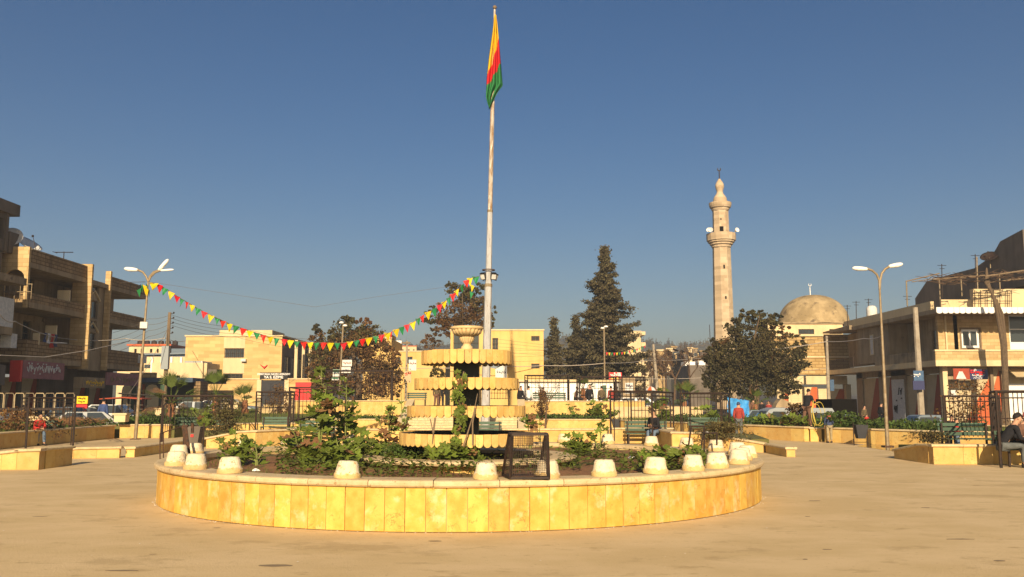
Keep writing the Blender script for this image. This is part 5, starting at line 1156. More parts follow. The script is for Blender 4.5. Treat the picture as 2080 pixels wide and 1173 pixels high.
# ------------------------------------------------------------------ flagpole and flag
FPY = 46.0
bt_, tp_ = P(985, 862, FPY), P(1005, 15, FPY); bt_.z = 0
fp = thing('flagpole', 'very tall white octagonal flagpole, rust-flaked above, behind the fountain', 'flagpole', (bt_.x, FPY, 0))
def along(py): 
    r = ray(1000, py); z = HC+r.z*FPY/r.y; f = z/tp_.z; return bt_.lerp(Vector((tp_.x, FPY, tp_.z)), f)
k = FPY/1800
obj('lower_shaft', MB().tube([bt_, along(766), along(580)], [9.4*k, 8.6*k, 7.4*k], 8), M['polewhite'], fp)
obj('middle_shaft', MB().tube([along(580), along(430)], [6.6*k, 5.6*k], 8), M['polewhite'], fp)
obj('upper_shaft', MB().tube([along(430), along(200), along(20)], [5.0*k, 4.2*k, 2.2*k], 8), M['polerust'], fp)
obj('collar', MB().tube([along(583), along(577)], 8.2*k, 8).tube([along(432), along(427)], 6.0*k, 8), M['steel'], fp)
obj('finial', MB().lathe([(0,-.12),(.10,-.04),(.12,.03),(.07,.10),(0,.14)], 12, along(16)), M['wood'], fp, True)
obj('base_plate', MB().box((bt_.x, FPY, .06), (.9,.9,.12)), M['cream'], fp)
c_ = along(562)
for (dx, dy, rz) in ((-.27,-.12,-.5),(.25,-.16,.35),(.34,.14,1.2),(-.25,.2,-1.3)):
    fl_ = MB(); Mx = Matrix.Translation((c_.x+dx, c_.y+dy, c_.z)) @ Matrix.Rotation(rz, 4, 'Z') @ Matrix.Rotation(radians(22), 4, 'X')
    fl_.box((0,0,0), (.28,.18,.36), M=Matrix.Identity(4)); fl_.v = [tuple(Mx @ Vector(v)) for v in fl_.v]; fo = obj('floodlight', fl_, M['black'], fp)
    ln = MB(); ln.box((0,-.095,-.02), (.23,.012,.25), M=Matrix.Identity(4)); ln.v = [tuple(Mx @ Vector(v)) for v in ln.v]; obj('lens', ln, M['paper'], fo)
obj('floodlight_ring', MB().lathe([(.30,0),(.34,0),(.34,.05),(.30,.05)], 16, (c_.x, c_.y, along(550).z)), M['rust'], fp)
# flag: hangs from the masthead in long folds
fl = MB(); nu, nv = 26, 60
def edge(py, pts):
    for (a_, b_), (c2, d2) in zip(pts[:-1], pts[1:]):
        if a_ <= py <= c2: return b_+(d2-b_)*(py-a_)/(c2-a_)
    return pts[-1][1]
Lft = [(30,1004.5),(60,1001),(120,992.5),(160,988.5),(200,987.5),(221,993)]; Rgt = [(30,1008),(80,1013),(125,1017),(172,1021),(186,1011),(200,1004),(221,994)]
# red/green and yellow/red borders as rows in the photo, left and right
def stripe(u, v): 
    yl = 158+(78-158)*u**.8; gr = 178+(127-178)*u
    return 0 if v < yl else (1 if v < gr else 2)
for j in range(nv+1):
    py = 31+(221-31)*j/nv; l, r_ = edge(py, Lft), edge(py, Rgt)
    for i in range(nu+1):
        u = i/nu; p = P(l+(r_-l)*u, py, FPY-.25); amp = .06+.12*min(1,(py-31)/80); fl.v.append((p.x, p.y+amp*sin(u*17+py*.02)+.05*sin(u*7+py*.05), p.z))
for j in range(nv):
    for i in range(nu):
        fl.f.append((j*(nu+1)+i, j*(nu+1)+i+1, (j+1)*(nu+1)+i+1, (j+1)*(nu+1)+i)); fl.m.append(stripe((i+.5)/nu, 31+190*(j+.5)/nv))
cl = [mat('flag_yellow', (.78,.50,.015), rough=.7, trans=.2), mat('flag_red', (.60,.012,.02), rough=.7, trans=.2), mat('flag_green', (.025,.20,.06), rough=.7, trans=.2)]
fo = obj('flag', fl, cl, smooth=True); sm_ = fo.modifiers.new('thickness', 'SOLIDIFY'); sm_.thickness = .01
tag(fo, 'limp yellow, red and green tricolour flag hanging at the masthead', 'flag')

# ------------------------------------------------------------------ street lamps
def lamp(label, px, pyb, Y, pxf, pyf, arms, tk=5.4, odd=False):
    b0 = P(px, pyb, Y); b0.z = 0; f = P(pxf, pyf, Y); t = thing('street_lamp', label, 'street lamp', (b0.x, Y, 0), group='double-armed street lamps')
    k = Y/1800; obj('pole', MB().tube([b0, b0.lerp(f,.5), f], [tk*k*.62, tk*k*.5, tk*k*.33], 10).tube([b0, b0+(f-b0)*.10], [tk*k*.66, tk*k*.66], 10), M['steel'], t)
    obj('base_plate', MB().box((b0.x, Y, .02), (.34,.34,.04)), M['rust'], t)
    for (pts, head) in arms:
        q = [f]+[P(a_, b_, Y) for a_, b_ in pts]; ar = obj('arm', MB().tube(q, [.045]*len(q), 8), M['steel'], t)
        a_, b_ = P(head[0], head[1], Y), P(head[2], head[3], Y); d = b_-a_; L_ = d.length; hp = head[4]*k
        tb = MB().tube([a_+d*x for x in (0,.04,.3,.6,.85,.97,1)], [hp*.35,hp*.75,hp,hp*1.05,hp*.9,hp*.5,hp*.1], 12)
        obj('lamp_head', tb, M['white'], ar, True); obj('lamp_bowl', MB().tube([a_+d*x+Vector((0,-.01,-hp*.32)) for x in (.25,.4,.7,.9)], [hp*.3,hp*.82,hp*.86,hp*.3], 10), M['paper'], ar, True)
    return t
lamp('leaning double street lamp on the left carrying the bunting, one head snapped upright', 275, 891, 39.0, 301, 573,
     [([(297,562),(290,553),(280,549)], (280,549,252,546,4.2)), ([(304,562),(312,553),(324,549)], (322,550,342,527,4.0)), ([(306,563),(315,554),(326,550)], (326,550,353,548,2.2))])
lamp('tall double-armed street lamp on the right beside the puddle', 1803, 908.5, 33.0, 1787, 590,
     [([(1786,570),(1781,558),(1772,550),(1761,546)], (1762,547,1731,545,4.4)), ([(1788,570),(1791,556),(1798,547),(1806,542)], (1805,542,1834,536.5,4.4))], 6)
t = thing('street_lamp', 'small distant two-headed lamp on a thin pole before the russet tree', 'street lamp', (XX(690,70,800), 70, .3))
obj('pole', MB().tube([(XX(687,70,815),70,.2), P(697,660,70)], .07, 8), M['steel'], t)
for a_, b_ in ((693.5,657),(701,663)):
    p = P(a_, b_, 70); obj('lamp_head', MB().lathe([(.0,.14),(.14,.12),(.20,.02),(.16,-.02),(0,-.05)], 12, p), M['white'], t, True)
t = thing('street_lamp', 'small distant two-headed lamp before the tallest cypress', 'street lamp', (XX(1229,78,800), 78, .3))
obj('pole', MB().tube([(XX(1229,78,815),78,.2), P(1227,668,78)], .07, 8), M['steel'], t)
for a_, b_ in ((1224,668),(1231,665)):
    p = P(a_, b_, 78); obj('lamp_head', MB().lathe([(.0,.14),(.14,.12),(.20,.02),(.16,-.02),(0,-.05)], 12, p), M['white'], t, True)
# things tied to the left lamp post
o = obj('tied_box', MB().box(P(292,661,38.85), (.30,.2,.28), .3), M['paper']); tag(o, 'small pale box strapped to the left lamp post', 'box')
mb = MB()
for i in range(9):
    p = P(290+U(-4,10), 574+U(0,12), 38.7); a_ = U(0,6); mb.add([p, p+Vector((.22*cos(a_),.1*sin(a_),-.1)), p+Vector((.1*cos(a_),.1,-.4))], [(0,1,2)], i % 3)
o = obj('bundled_pennants', mb, [M['fg'], M['fy'], M['black']]); tag(o, 'bundle of leftover pennants knotted at the left lamp fork', 'bunting')

# ------------------------------------------------------------------ bunting
seq = [(313,576,'y',19),(324,579,'r',14),(335,586,'g',12),(348,594,'y',12),(360,602,'r',11),(371,609,'g',8),(380,614,'r',7),(390,620,'y',12),(402,627,'g',11),(415,634,'r',12),(429,641,'y',12),(442,647,'g',10),(453,652,'r',13),(466,658,'y',13),(480,663,'g',12),(494,668,'r',13),(508,673,'y',13),(522,677,'g',13),(535,681,'r',12),(549,685,'y',13),(562,688,'g',11),(577,690,'r',12),(590,692,'y',13),(603,694,'g',11),(617,695,'r',13),(630,696,'y',13),(643,697,'g',11),(657,697,'r',13),(671,697.5,'y',13),(685,697.5,'g',11),(698,697,'r',14),(711,695,'y',13),(724,693,'g',12),(736,690,'r',13),(749,687.5,'y',14),(763,684,'g',11),(775,681,'r',12),(787,677,'y',14),(794,676,'r',6),(804,670.5,'y',13),(815,666,'g',11),(826,661,'r',11),(838,656,'y',12),(849,648,'g',10),(857,643,'r',9),(869,635,'y',13),(881,629,'g',11),(892,621,'r',11),(902,614,'y',11),(911,606,'g',9),(920,598,'r',12),(927,591,'y',9),(938,581,'g',8),(947,571,'r',12),(954,566,'y',11),(966,563,'g',14)]
bn = thing('bunting', 'string of small yellow, red and green pennants sagging from lamp to flagpole', 'bunting', (P(313,576,39).x, 39, 0))
def BY(px): return 38.9+(FPY-.4-38.9)*(px-300)/(985-300)
spt = [P(301,572,38.9)]+[P(px, py, BY(px)) for px, py, _, _ in seq]+[P(978,560,FPY-.4)]
obj('cord', MB().tube(spt, .012, 4), M['wire'], bn)
random.seed(41)
pmesh = {}
for i, (px, py, c_, w_) in enumerate(seq):
    Y = BY(px); k = Y/1800; a_, b_, c3_ = P(px-w_*.55, py-(seq[min(i+1,len(seq)-1)][1]-py)*.25-1, Y), P(px+w_*.55, py+(seq[min(i+1,len(seq)-1)][1]-py)*.35-.5, Y), None
    tip = P(px+U(-2.5,1.5)-(3 if px > 800 else 0)*-1-(2.5 if px < 500 else 0), py+U(13.5,17)*(.9 if w_ < 10 else 1), Y-U(-.12,.12))
    m_ = MB(); n_ = 5; vs = []
    for r_ in range(n_+1):
        f = r_/n_; l, r2 = Vector(a_).lerp(tip, f), Vector(b_).lerp(tip, f)
        for q in range(4): u = q/3; p = l.lerp(r2, u); vs.append(p+Vector((0, .05*sin(u*5+f*3+i)*(1-f*.3)+.07*f*sin(i*2.1), 0)))
    m_.add(vs, [(r_*4+q, r_*4+q+1, (r_+1)*4+q+1, (r_+1)*4+q) for r_ in range(n_) for q in range(3)])
    obj('pennant', m_, M['f'+c_], bn, True)
for px, py, c_ in ((960,578,'y'),(958,592,'g')):
    m_ = MB(); m_.add([P(px-4,py,FPY-.8), P(px+4,py+4,FPY-.8), P(px-2,py+16,FPY-.75)], [(0,1,2)]); obj('pennant', m_, M['f'+c_], bn)

# ------------------------------------------------------------------ utility poles and wires
def upole(label, x0, y0, x1, y1, Y, w0, w1, m='wood', ins=0, name='utility_pole', z0=-.3):
    b0, t0 = P(x0,y0,Y), P(x1,y1,Y); k = Y/1800; t = thing(name, label, 'utility pole', (b0.x, Y, b0.z)); obj('shaft', MB().tube([b0, t0], [w0*k/2, w1*k/2], 8), M[m], t)
    for i in range(ins):
        p = b0.lerp(t0, 1-.045*(i+.3)); obj('insulator', MB().tube([p, p+Vector((.28,0,.02))], .02, 5).lathe([(.05,0),(.07,.05),(.04,.12)], 8, p+Vector((.28,0,.02))), M['iron'], t)
    return t
t = upole('leaning wooden utility pole with insulators left of the school', 330, 860, 345, 635, 62, 10, 6.5, 'wood', 5)
obj('meter_box', MB().box(P(336,727,61.8), (.5,.3,1.6)), M['cargrey'], t); obj('green_band', MB().tube([P(331,800,62), P(332,782,62)], .2, 8), M['green'], t)
t = upole('thick concrete utility pole with a blue plate before the right building', 1874, 880, 1859, 625, 55, 14, 10, 'concpole')
bb = obj('blue_plate', MB().box(P(1866,770,54.6), (.62,.06,1.0)), M['platem'], t); squiggle(bb, 'white', 'y', 54.55, XX(1858,54.5), XX(1873,54.5), ZZ(764,54.5), ZZ(760,54.5), 4, 0, 51, r=.025); obj('lower_plate', MB().box(P(1866,783,54.5), (.7,.05,.55)), M['signn'], t)
t = upole('pale round concrete pole standing before the mosque shops', 1684, 830, 1679, 683, 80, 8, 5, 'concpole'); obj('blue_plate', MB().box(P(1690,783,79.8), (.35,.05,1.0)), M['platem'], t)
upole('bare concrete pole before the hill with twin guy legs', 1337, 812, 1327, 700, 90, 8, 5, 'concpole')
upole('far thin metal mast beside the minaret tree', 1443, 700, 1441, 660, 118, 1.6, 1.2, 'iron')
t = upole('slim concrete pole with paper notices before the yellow house', 824, 815, 827, 693, 78, 5, 3.5, 'concpole'); obj('cross_arm', MB().box(P(825,697,77.9), (.7,.1,.15)), M['wood'], t)
nb = obj('notice', MB().box(P(838,742,77.7), (.66,.04,.95)), M['paper'], t); squiggle(nb, 'red', 'y', 77.66, XX(831,77.6), XX(844,77.6), ZZ(741,77.6), ZZ(737,77.6), 4, 0, 61, r=.02)
nb = obj('notice', MB().box(P(828,766,77.6), (.62,.04,1.0)), M['shut'], t); squiggle(nb, 'litred', 'y', 77.56, XX(821,77.5), XX(834,77.5), ZZ(762,77.5), ZZ(757,77.5), 4, 0, 62, r=.03)
for i, (px, py, w_, h_, m_, lab) in enumerate([(705,738,.75,.5,'paper','white notice board with red print hung on the distant lamp pole'),(703,752,.72,.45,'paper','lower pale notice board on the distant lamp pole'),(683,758,.52,.55,'paper','green-headed notice hung on the dark railing'),(681,770,.52,.2,'paper','small green and white strip on the dark railing'),(698,770,.4,.22,'paper','small cream notice on the dark railing'),(979,0,0,0,'',''),(1018,757,.9,1.2,'paper','white printed board beside the flagpole foot')]):
    if not w_: continue
    p = P(px, py, 69.5); t = thing('notice_board', lab, 'notice', (p.x, 69.5, p.z)); bb = obj('board', MB().box(p, (w_,.04,h_)), M[m_], t)
    if i == 2 or i == 3: obj('green_header', MB().box(p+Vector((0,-.03,h_*.28)), (w_*.96,.012,h_*.38)), M['fg'], t)
    squiggle(bb, 'red' if i in (0,4) else 'blued', 'y', 69.45, p.x-w_*.4, p.x+w_*.4, p.z-h_*.1, p.z+h_*.1, 5, 0, 70+i, r=.018)
mb = MB().lathe([(0,0),(.15,.1),(.9,.0),(.0,.28)], 10, P(1012,750,60)); mb = MB(); c_ = P(1004,744,60)
mb.prism([(c_.x-.35,c_.z-.05),(c_.x-.1,c_.z+.12),(c_.x+.1,c_.z+.05),(c_.x+.5,c_.z+.02),(c_.x+.3,c_.z-.08),(c_.x+.1,c_.z-.2),(c_.x-.2,c_.z-.12)], 'y', 59.95, 60.05); o = obj('blue_rag', mb, M['carblue']); tag(o, 'pale blue cloth caught beside the flagpole under the top basin', 'cloth')
def wire(label, pts, r=.02, m='wire', sag=0):
    q = []
    for (a_, b_) in zip(pts[:-1], pts[1:]):
        A_, B_ = P(*a_), P(*b_); n_ = 12
        for i in range(n_): f = i/n_; p = A_.lerp(B_, f); p.z -= sag*4*f*(1-f); q.append(p)
    q.append(P(*pts[-1])); o = obj('overhead_wire', MB().tube(q, r, 4), M[m]); tag(o, label, 'cable', 'overhead wires')
wire('pale cable slanting from the left block to the wooden pole', [(0,640,40),(30,653,44),(130,688,58),(255,688,62),(335,687,62),(376,693,88)], .025, 'wirel', .15)
wire('cable rising from the left shops to the block corner', [(0,722,45),(90,726,50),(180,712,56),(264,693,66)], .025, 'wirel')
for i in range(4): wire(f'{nm[i]} of the thin wires from the wooden pole towards the left', [(346,640+9*i,62),(302,648+12*i,62),(230,676+14*i,66)], .012, 'wire', .1)
for i in range(4): wire(f'{nm[i]} of the thin wires from the wooden pole over the school', [(348,640+7*i,62),(480,664+7*i,72),(640,690+7*i,80)], .012, 'wire', .2)
wire('pale cable crossing from the school to the yellow buildings', [(640,727,85),(700,735,80),(760,744,80),(880,748,80),(1000,742,78),(1104,743,80),(1230,738,78),(1310,733,90),(1440,727,80),(1540,712,72),(1680,694,70),(1756,688,62),(1791,683,55)], .03, 'wirel', .1)
wire('lower pale cable passing before the dark tree', [(1240,768,76),(1330,770,80),(1440,767,80),(1600,756,74),(1680,748,80)], .022, 'wirel', .05)
wire('upper thin cable passing over the dark tree', [(1330,701,90),(1440,701,90),(1600,691,74),(1686,685,80)], .018, 'wire', .1)
wire('faint wire from the left lamp to the flagpole', [(303,573,39),(640,624,42),(760,604,44),(985,572,46)], .006, 'wire')
wire('wire from the left lamp towards the roof', [(296,573,39),(246,574,52)], .012)
wire('guy wire from the top of the wooden pole', [(343,664,62),(330,690,61),(300,745,60),(262,800,58)], .018)
for i, (a_, b_) in enumerate(((700,717),(708,722),(716,728),(726,738))): wire(f'{nm[i]} faint wire across the yellow building wall', [(1000,a_-12,78),(1104,b_-16,79)], .010, 'wire')
# distant pennant string at the far lamp
bn2 = thing('bunting', 'tiny distant string of pennants before the tall cypress', 'bunting', (P(1229,715,77).x, 77, 0)); pts = [P(1230+82*i/16, 716+42*(i/16)*(1-i/16)*.55-14*(i/16), 77+i) for i in range(17)]
obj('cord', MB().tube(pts, .012, 4), M['wire'], bn2)
for i in range(16): p = pts[i].lerp(pts[i+1],.5); obj('pennant', MB().add([p+Vector((-.10,0,0)), p+Vector((.10,0,0)), p+Vector((0,0,-.28))], [(0,1,2)]), M[('fr','fy','fg')[i % 3]], bn2)
# dead vine and beams over the right corner building
t = thing('dead_vine', 'thick bare vine trunk climbing the right corner building', 'vine', (P(2040,850,62).x, 62, -.3))
random.seed(2)
for k_ in range(3): obj('stem', MB().tube([P(2040+k_*3-3,872,62), P(2041+k_*2,790,62), P(2036+3*k_,700,62), P(2026+5*k_,640,62), P(2020+2*k_,612,62), P(2008-3*k_,575,62.5), P(2004,545,63)], [.16,.14,.13,.12,.10,.08,.05], 7), M['trunk'], t)
tw = MB()
for _ in range(90):
    px = U(1880,2075); py = 570-(px-1880)*.06+U(-9,9); p = P(px,py,62.6+U(-.6,1)); tw.tube([p, p+Vector((U(-1.5,1.5),U(-.5,.5),U(-.35,.3)))], [.03,.01], 4, False)
obj('twigs', tw, M['twig'], t)
t = thing('roof_pergola', 'sagging timber and pipe pergola over the right corner roof', 'pergola', (P(1900,600,66).x, 66, 8))
for (a_, b_, c_, d_, Y, r_) in ((1840,572,1908,556,66,.05),(1852,573,1895,567,68,.04),(1895,568,2000,560,64,.06),(2000,562,2080,550,62,.06),(2010,574,2080,566,64,.05)): obj('beam', MB().tube([P(a_,b_,Y), P(c_,d_,Y)], r_, 6), M['wood'], t)
for (a_, b_, d_, Y) in ((1841,571,622,66),(1908,570,618,65.5),(1984,522,590,66),(2030,560,600,65.5),(1952,566,602,66)): obj('post', MB().tube([P(a_,b_,Y), P(a_+2,d_,Y)], .05, 6), M['steel'], t)
mb = MB()
for px in (1980,1992,2005,2018,2031,2046,2054): mb.tube([P(px,590,64.8), P(px,626,64.8)], .03, 5)
for py in (596,612): mb.tube([P(1976,py,64.8), P(2056,py,64.8)], .025, 5)
obj('lattice', mb, M['iron'], t)

# ------------------------------------------------------------------ benches, trellis shelters, bins, cage
def bench(label, px0, px1, pyg, z=0, Y=None, rz=0, group='green slatted benches', seat=.44):
    a_ = G(px0, pyg, z) if Y is None else Vector((XX(px0,Y,pyg), Y, z)); b_ = G(px1, pyg, z) if Y is None else Vector((XX(px1,Y,pyg), Y, z)); w_ = abs(b_.x-a_.x); c = (a_+b_)/2
    t = thing('park_bench', label, 'bench', (c.x, c.y, z), rz, group)
    sl = me_from('seat_slat', MB().bx(-w_/2, w_/2, -.045, .045, -.015, .015), M['green']); bl = me_from('back_slat', MB().bx(-w_/2, w_/2, -.012, .012, -.05, .05), M['green'])
    for k_ in range(4): inst('seat_slat', sl, t, (0, -.18+.115*k_, seat))
    for k_ in range(3): inst('back_slat', bl, t, (0, .25+.03*k_, seat+.14+.135*k_), (-.2,0,0))
    lg = me_from('leg', MB().bx(-.025,.025,-.22,-.17,0,seat-.016).bx(-.025,.025,.19,.24,0,seat+.46).bx(-.025,.025,-.17,.19,seat-.05,seat-.017), M['iron'])
    for s_ in (-1,1): inst('leg', lg, t, (s_*(w_/2-.08),0,0))
    return t
def trellis(label, fl, fr, bl, br, h, nb=9, z=0, group='iron trellis shelters', inset=True, Ys=None, r=.036):
    c = [G(px, py, z) for px, py in (fl, fr, br, bl)] if Ys is None else [Vector((XX(px,Y,800), Y, z)) for (px, _), Y in zip((fl, fr, br, bl), Ys)]
    ctr = sum(c, Vector())/4; t = thing('trellis_shelter', label, 'trellis', (ctr.x, ctr.y, z), group=group)
    for p in c: obj('post', MB().tube([p, p+Vector((0,0,h))], r, 6), M['iron'], t)
    for i in range(4):
        a_, b_ = c[i], c[(i+1)%4]; obj('top_rail', MB().tube([a_+Vector((0,0,h)), b_+Vector((0,0,h))], r*.9, 6), M['iron'], t)
        if i != 0: obj('rail', MB().tube([a_+Vector((0,0,h-.16)), b_+Vector((0,0,h-.16))], r*.6, 6), M['iron'], t)
    a_, b_ = c[3], c[2]
    for i in range(1, nb+1):
        p = a_.lerp(b_, i/(nb+1)); obj('bar', MB().tube([p+Vector((0,0,.45)), p+Vector((0,0,h))], r*.38, 5), M['iron'], t)
    for zz_ in (.5, h*.62): obj('rail', MB().tube([a_+Vector((0,0,zz_)), b_+Vector((0,0,zz_))], r*.5, 6), M['iron'], t)
    if inset:
        for a_, b_ in ((c[0],c[3]),(c[1],c[2])):
            l = a_.lerp(b_,.15); m_ = a_.lerp(b_,.85); hh = h-.3; obj('side_hoop', MB().tube([l, l+Vector((0,0,hh-.08)), l.lerp(m_,.12)+Vector((0,0,hh)), l.lerp(m_,.88)+Vector((0,0,hh)), m_+Vector((0,0,hh-.08)), m_], r*.6, 6), M['iron'], t)
            for f in (.33,.66): p = l.lerp(m_, f); obj('bar', MB().tube([p+Vector((0,0,.4)), p+Vector((0,0,hh))], r*.4, 5), M['iron'], t)
    return t
bench('green bench with the seated man in a black jacket', 1272, 1358, 905)
trellis('dark iron shelter over the bench of the man in the black jacket', (1241,908), (1326,910), (1283,893), (1369,892), 2.02, 11)
bench('empty green bench in the second shelter on the right', 1401, 1466, 889)
trellis('second dark iron shelter on the right over an empty bench', (1384,893), (1466,895), (1404,884), (1484,884), 2.0, 10)
bench('green bench behind the sunlit wall on the far right', 1916, 2018, 905, z=.08, Y=26.6, seat=.48)
t = trellis('tall iron fence panel behind the far right bench', (1916,0), (2028,0), (1918,0), (2026,0), 1.72, 11, z=.1, Ys=(27.4,27.4,28.3,28.3), inset=False)
trellis('nearest iron shelter cut by the right photo edge', (2034,951), (2160,953), (2021,938), (2140,938), 1.92, 12, inset=True)
bench('green bench of the boy in the red jacket', 40, 108, 903, rz=.25)
trellis('iron shelter over the boy in the red jacket at far left', (52,912), (148,908), (40,893), (125,890), 1.78, 10)
bench('long green bench behind the left pots', 344, 400, 890, z=0, Y=41.5); bench('green bench right of the long left one', 402, 458, 890, z=0, Y=41.5)
trellis('wide iron shelter behind the left pots and litter bin', (326,905), (466,903), (345,889), (470,889), 1.86, 14)
bench('green bench against the lawn left of the mallows', 529, 585, 872, Y=42.5)
trellis('slim iron shelter around the bench by the lawn', (518,885), (588,885), (529,877), (596,877), 2.1, 7)
trellis('heavy iron shelter behind the tallest mallow', (585,893), (700,893), (606,882), (702,882), 2.25, 12, r=.035)
bench('green bench in the shade left of the long low wall', 602, 680, 893, Y=35)
bench('green bench in front of the steps, glimpsed between fountain basins', 938, 1019, 893, Y=33.2)
for i, (a_, b_, n_) in enumerate(((655,797,14),(1066,1156,9),(1172,1250,8),(1252,1311,6))):
    trellis(['iron shelter on the upper terrace before the russet tree','iron shelter on the upper terrace left of the white kiosk doorway','iron shelter on the upper terrace under the tall cypress','iron shelter at the right end of the upper terrace'][i], (a_,0), (b_,0), (a_+6,0), (b_-3,0), [2.0,2.0,1.9,1.9][i]+(.3 if i == 0 else 0), n_, z=1.28, Ys=(57.2,57.2,58.9,58.9), group='iron shelters of the upper terrace')
bench('green bench at the top of the steps behind the fountain', 826, 866, 820, z=1.28, Y=58.3)
bench('green bench in the upper terrace shelter by the kiosk', 1075, 1150, 812, z=1.28, Y=58.4)
trellis('railing at the top of the steps right of the fountain column', (975,0), (1034,0), (976,0), (1033,0), 1.35, 9, z=1.3, Ys=(56.2,56.2,56.8,56.8), inset=False, group='iron shelters of the upper terrace')
o = obj('rust_pole', MB().tube([P(714,892,33.3), P(717,806,33.3)], .05, 8), M['redp'] if False else M['rust']); tag(o, 'single rusty post standing in front of the low wall', 'post')
# litter bins hung in frames
def hbin(label, px, pyg, Y, h=.72, z=0, m='cargrey', spot=False, tilt=0):
    c = Vector((XX(px,Y,pyg), Y, z)); t = thing('litter_bin', label, 'litter bin', c)
    for s_ in (-1,1): obj('post', MB().tube([c+Vector((s_*.26,0,0)), c+Vector((s_*.26,0,h+.1))], .018, 6), M['iron'], t)
    obj('cross_bar', MB().tube([c+Vector((-.26,0,.12)), c+Vector((.26,0,.12))], .012, 5), M['iron'], t)
    b_ = MB(); w0, w1 = .14, .235
    vs = [(c.x-w0,Y-.13,z+h-.5),(c.x+w0,Y-.13,z+h-.5),(c.x+w0,Y+.13,z+h-.5),(c.x-w0,Y+.13,z+h-.5),(c.x-w1,Y-.2,z+h),(c.x+w1,Y-.2,z+h),(c.x+w1,Y+.2,z+h),(c.x-w1,Y+.2,z+h)]
    b_.add(vs, [(0,3,2,1),(0,1,5,4),(1,2,6,5),(2,3,7,6),(3,0,4,7)]); b_.add([(x*.9+c.x*.1, y*.9+Y*.1, z_+.01) for x,y,z_ in vs], [(0,3,2,1),(0,1,5,4),(1,2,6,5),(2,3,7,6),(3,0,4,7)])
    bo = obj('bin', b_, M[m], t)
    if spot: obj('red_spot', MB().lathe([(0,0),(.04,0)], 12, (0,0,0)), M['litred'], bo) if False else obj('red_spot', MB().box(c+Vector((.02,-.178,h-.22)), (.07,.01,.07)), M['litred'], bo)
    return t
hbin('grey litter bin hung against the right wall with its shadow beside it', 1749, 903, 33.9, .76, m='gatem')
hbin('grey litter bin with a red mark behind the left pots', 392, 918, 23.5, 1.0, m='grey', spot=True)
hbin('dark litter bin at the end of the right terrace wall', 1251, 872, 50.5, .62, m='gatem')
# leaning plank and bare frame beside the left pots, bare frame on the right of the ring
z_ = .667
def framebar(name, label, cat, bars, m='rust', r=.02):
    t = thing(name, label, cat, bars[0][0]); 
    for a_, b_ in bars: obj('bar', MB().tube([a_, b_], r, 6), M[m], t)
    return t
g = G(383,925,z_); d_ = g.y
framebar('bin_stand', 'brown A-shaped empty bin stand on the left rim behind the pots', 'stand', [(P(380,925,d_), P(372,866,d_)), (P(372,866,d_), P(382,866,d_)), (P(385,928,d_-.3), P(377,866,d_)), (P(391,860,d_+.2), P(391,880,d_+.2))], r=.028)
framebar('hand_rail', 'thin bent iron rail standing at the left edge of the round planter', 'rail', [(P(325,933,19), P(325,881,19)), (P(332,932,19.1), P(332,878,19.1)), (P(325,881,19), P(372,866,19.6)), (P(325,933,19), P(334,932,19.1)), (P(349,923,19.4), P(350,909,19.4)), (P(350,909,19.4), P(358,905,19.6)), (P(358,905,19.6), P(377,907,19.6)), (P(347,921,19.4), P(380,921,19.4))], r=.012)
g = G(1410,920,z_); d_ = g.y
framebar('bin_stand', 'empty rusty bin stand on the right far rim of the planter', 'stand', [(P(1397,918,d_), P(1404,866,d_)), (P(1431,866,d_), P(1422,920,d_)), (P(1404,866,d_), P(1431,866,d_)), (P(1397,918,d_), P(1422,920,d_)), (P(1431,866,d_+.1), P(1430,918,d_)), (P(1431,880,d_), P(1456,880,d_)), (P(1456,880,d_), P(1456,905,d_))], 'iron', .018)
# mesh cage on the near rim
cg = thing('mesh_cage', 'rusty tapered wire-mesh bin cage on the near rim of the round planter', 'cage', G(1066,980,z_)); 
yF = 11.80; yB = yF+.50
q = {k_: Vector((XX(px_,y_,978), y_, z_+.022)) for k_, px_, y_ in (('fl0',1037,yF),('fr0',1115,yF+.01),('bl0',1021,yB),('br0',1094,yB))}; q.update({'fl1':P(1040,884,yF+.02),'fr1':P(1112,883,yF+.02),'bl1':P(1034,881,yF+.16),'br1':P(1108,881,yF+.16)})
for a_, b_ in (('fl0','fl1'),('fr0','fr1'),('bl0','bl1'),('br0','br1'),('fl0','fr0'),('bl0','br0'),('fl0','bl0'),('fr0','br0'),('fl1','fr1'),('bl1','br1'),('fl1','bl1'),('fr1','br1')):
    d = (q[b_]-q[a_]); L_ = d.length; m_ = d.to_track_quat('Z','Y').to_matrix().to_4x4(); bb = MB().box((q[a_]+q[b_])/2, (.028,.028 if a_[0] == 'f' else .031,L_), M=m_); obj('frame_bar', bb, M['iron'], cg)
wm_ = MB()
def meshpanel(A_, B_, C_, D_, n1, n2):
    for i in range(1,n1): f = i/n1; wm_.tube([A_.lerp(B_,f), D_.lerp(C_,f)], .0028, 3, False)
    for i in range(1,n2): f = i/n2; wm_.tube([A_.lerp(D_,f), B_.lerp(C_,f)], .0028, 3, False)
meshpanel(q['fl0'],q['fr0'],q['fr1'],q['fl1'],20,24); meshpanel(q['fr0'],q['br0'],q['br1'],q['fr1'],12,24); meshpanel(q['fl0'],q['bl0'],q['bl1'],q['fl1'],12,24)
obj('wire_mesh', wm_, M['iron'], cg, kind='stuff'); obj('base_tray', MB().add([q['fl0']+Vector((.02,.02,.02)), q['fr0']+Vector((-.02,.02,.02)), q['br0']+Vector((-.02,-.02,.02)), q['bl0']+Vector((.02,-.02,.02))], [(0,1,2,3)]), M['rust'], cg)

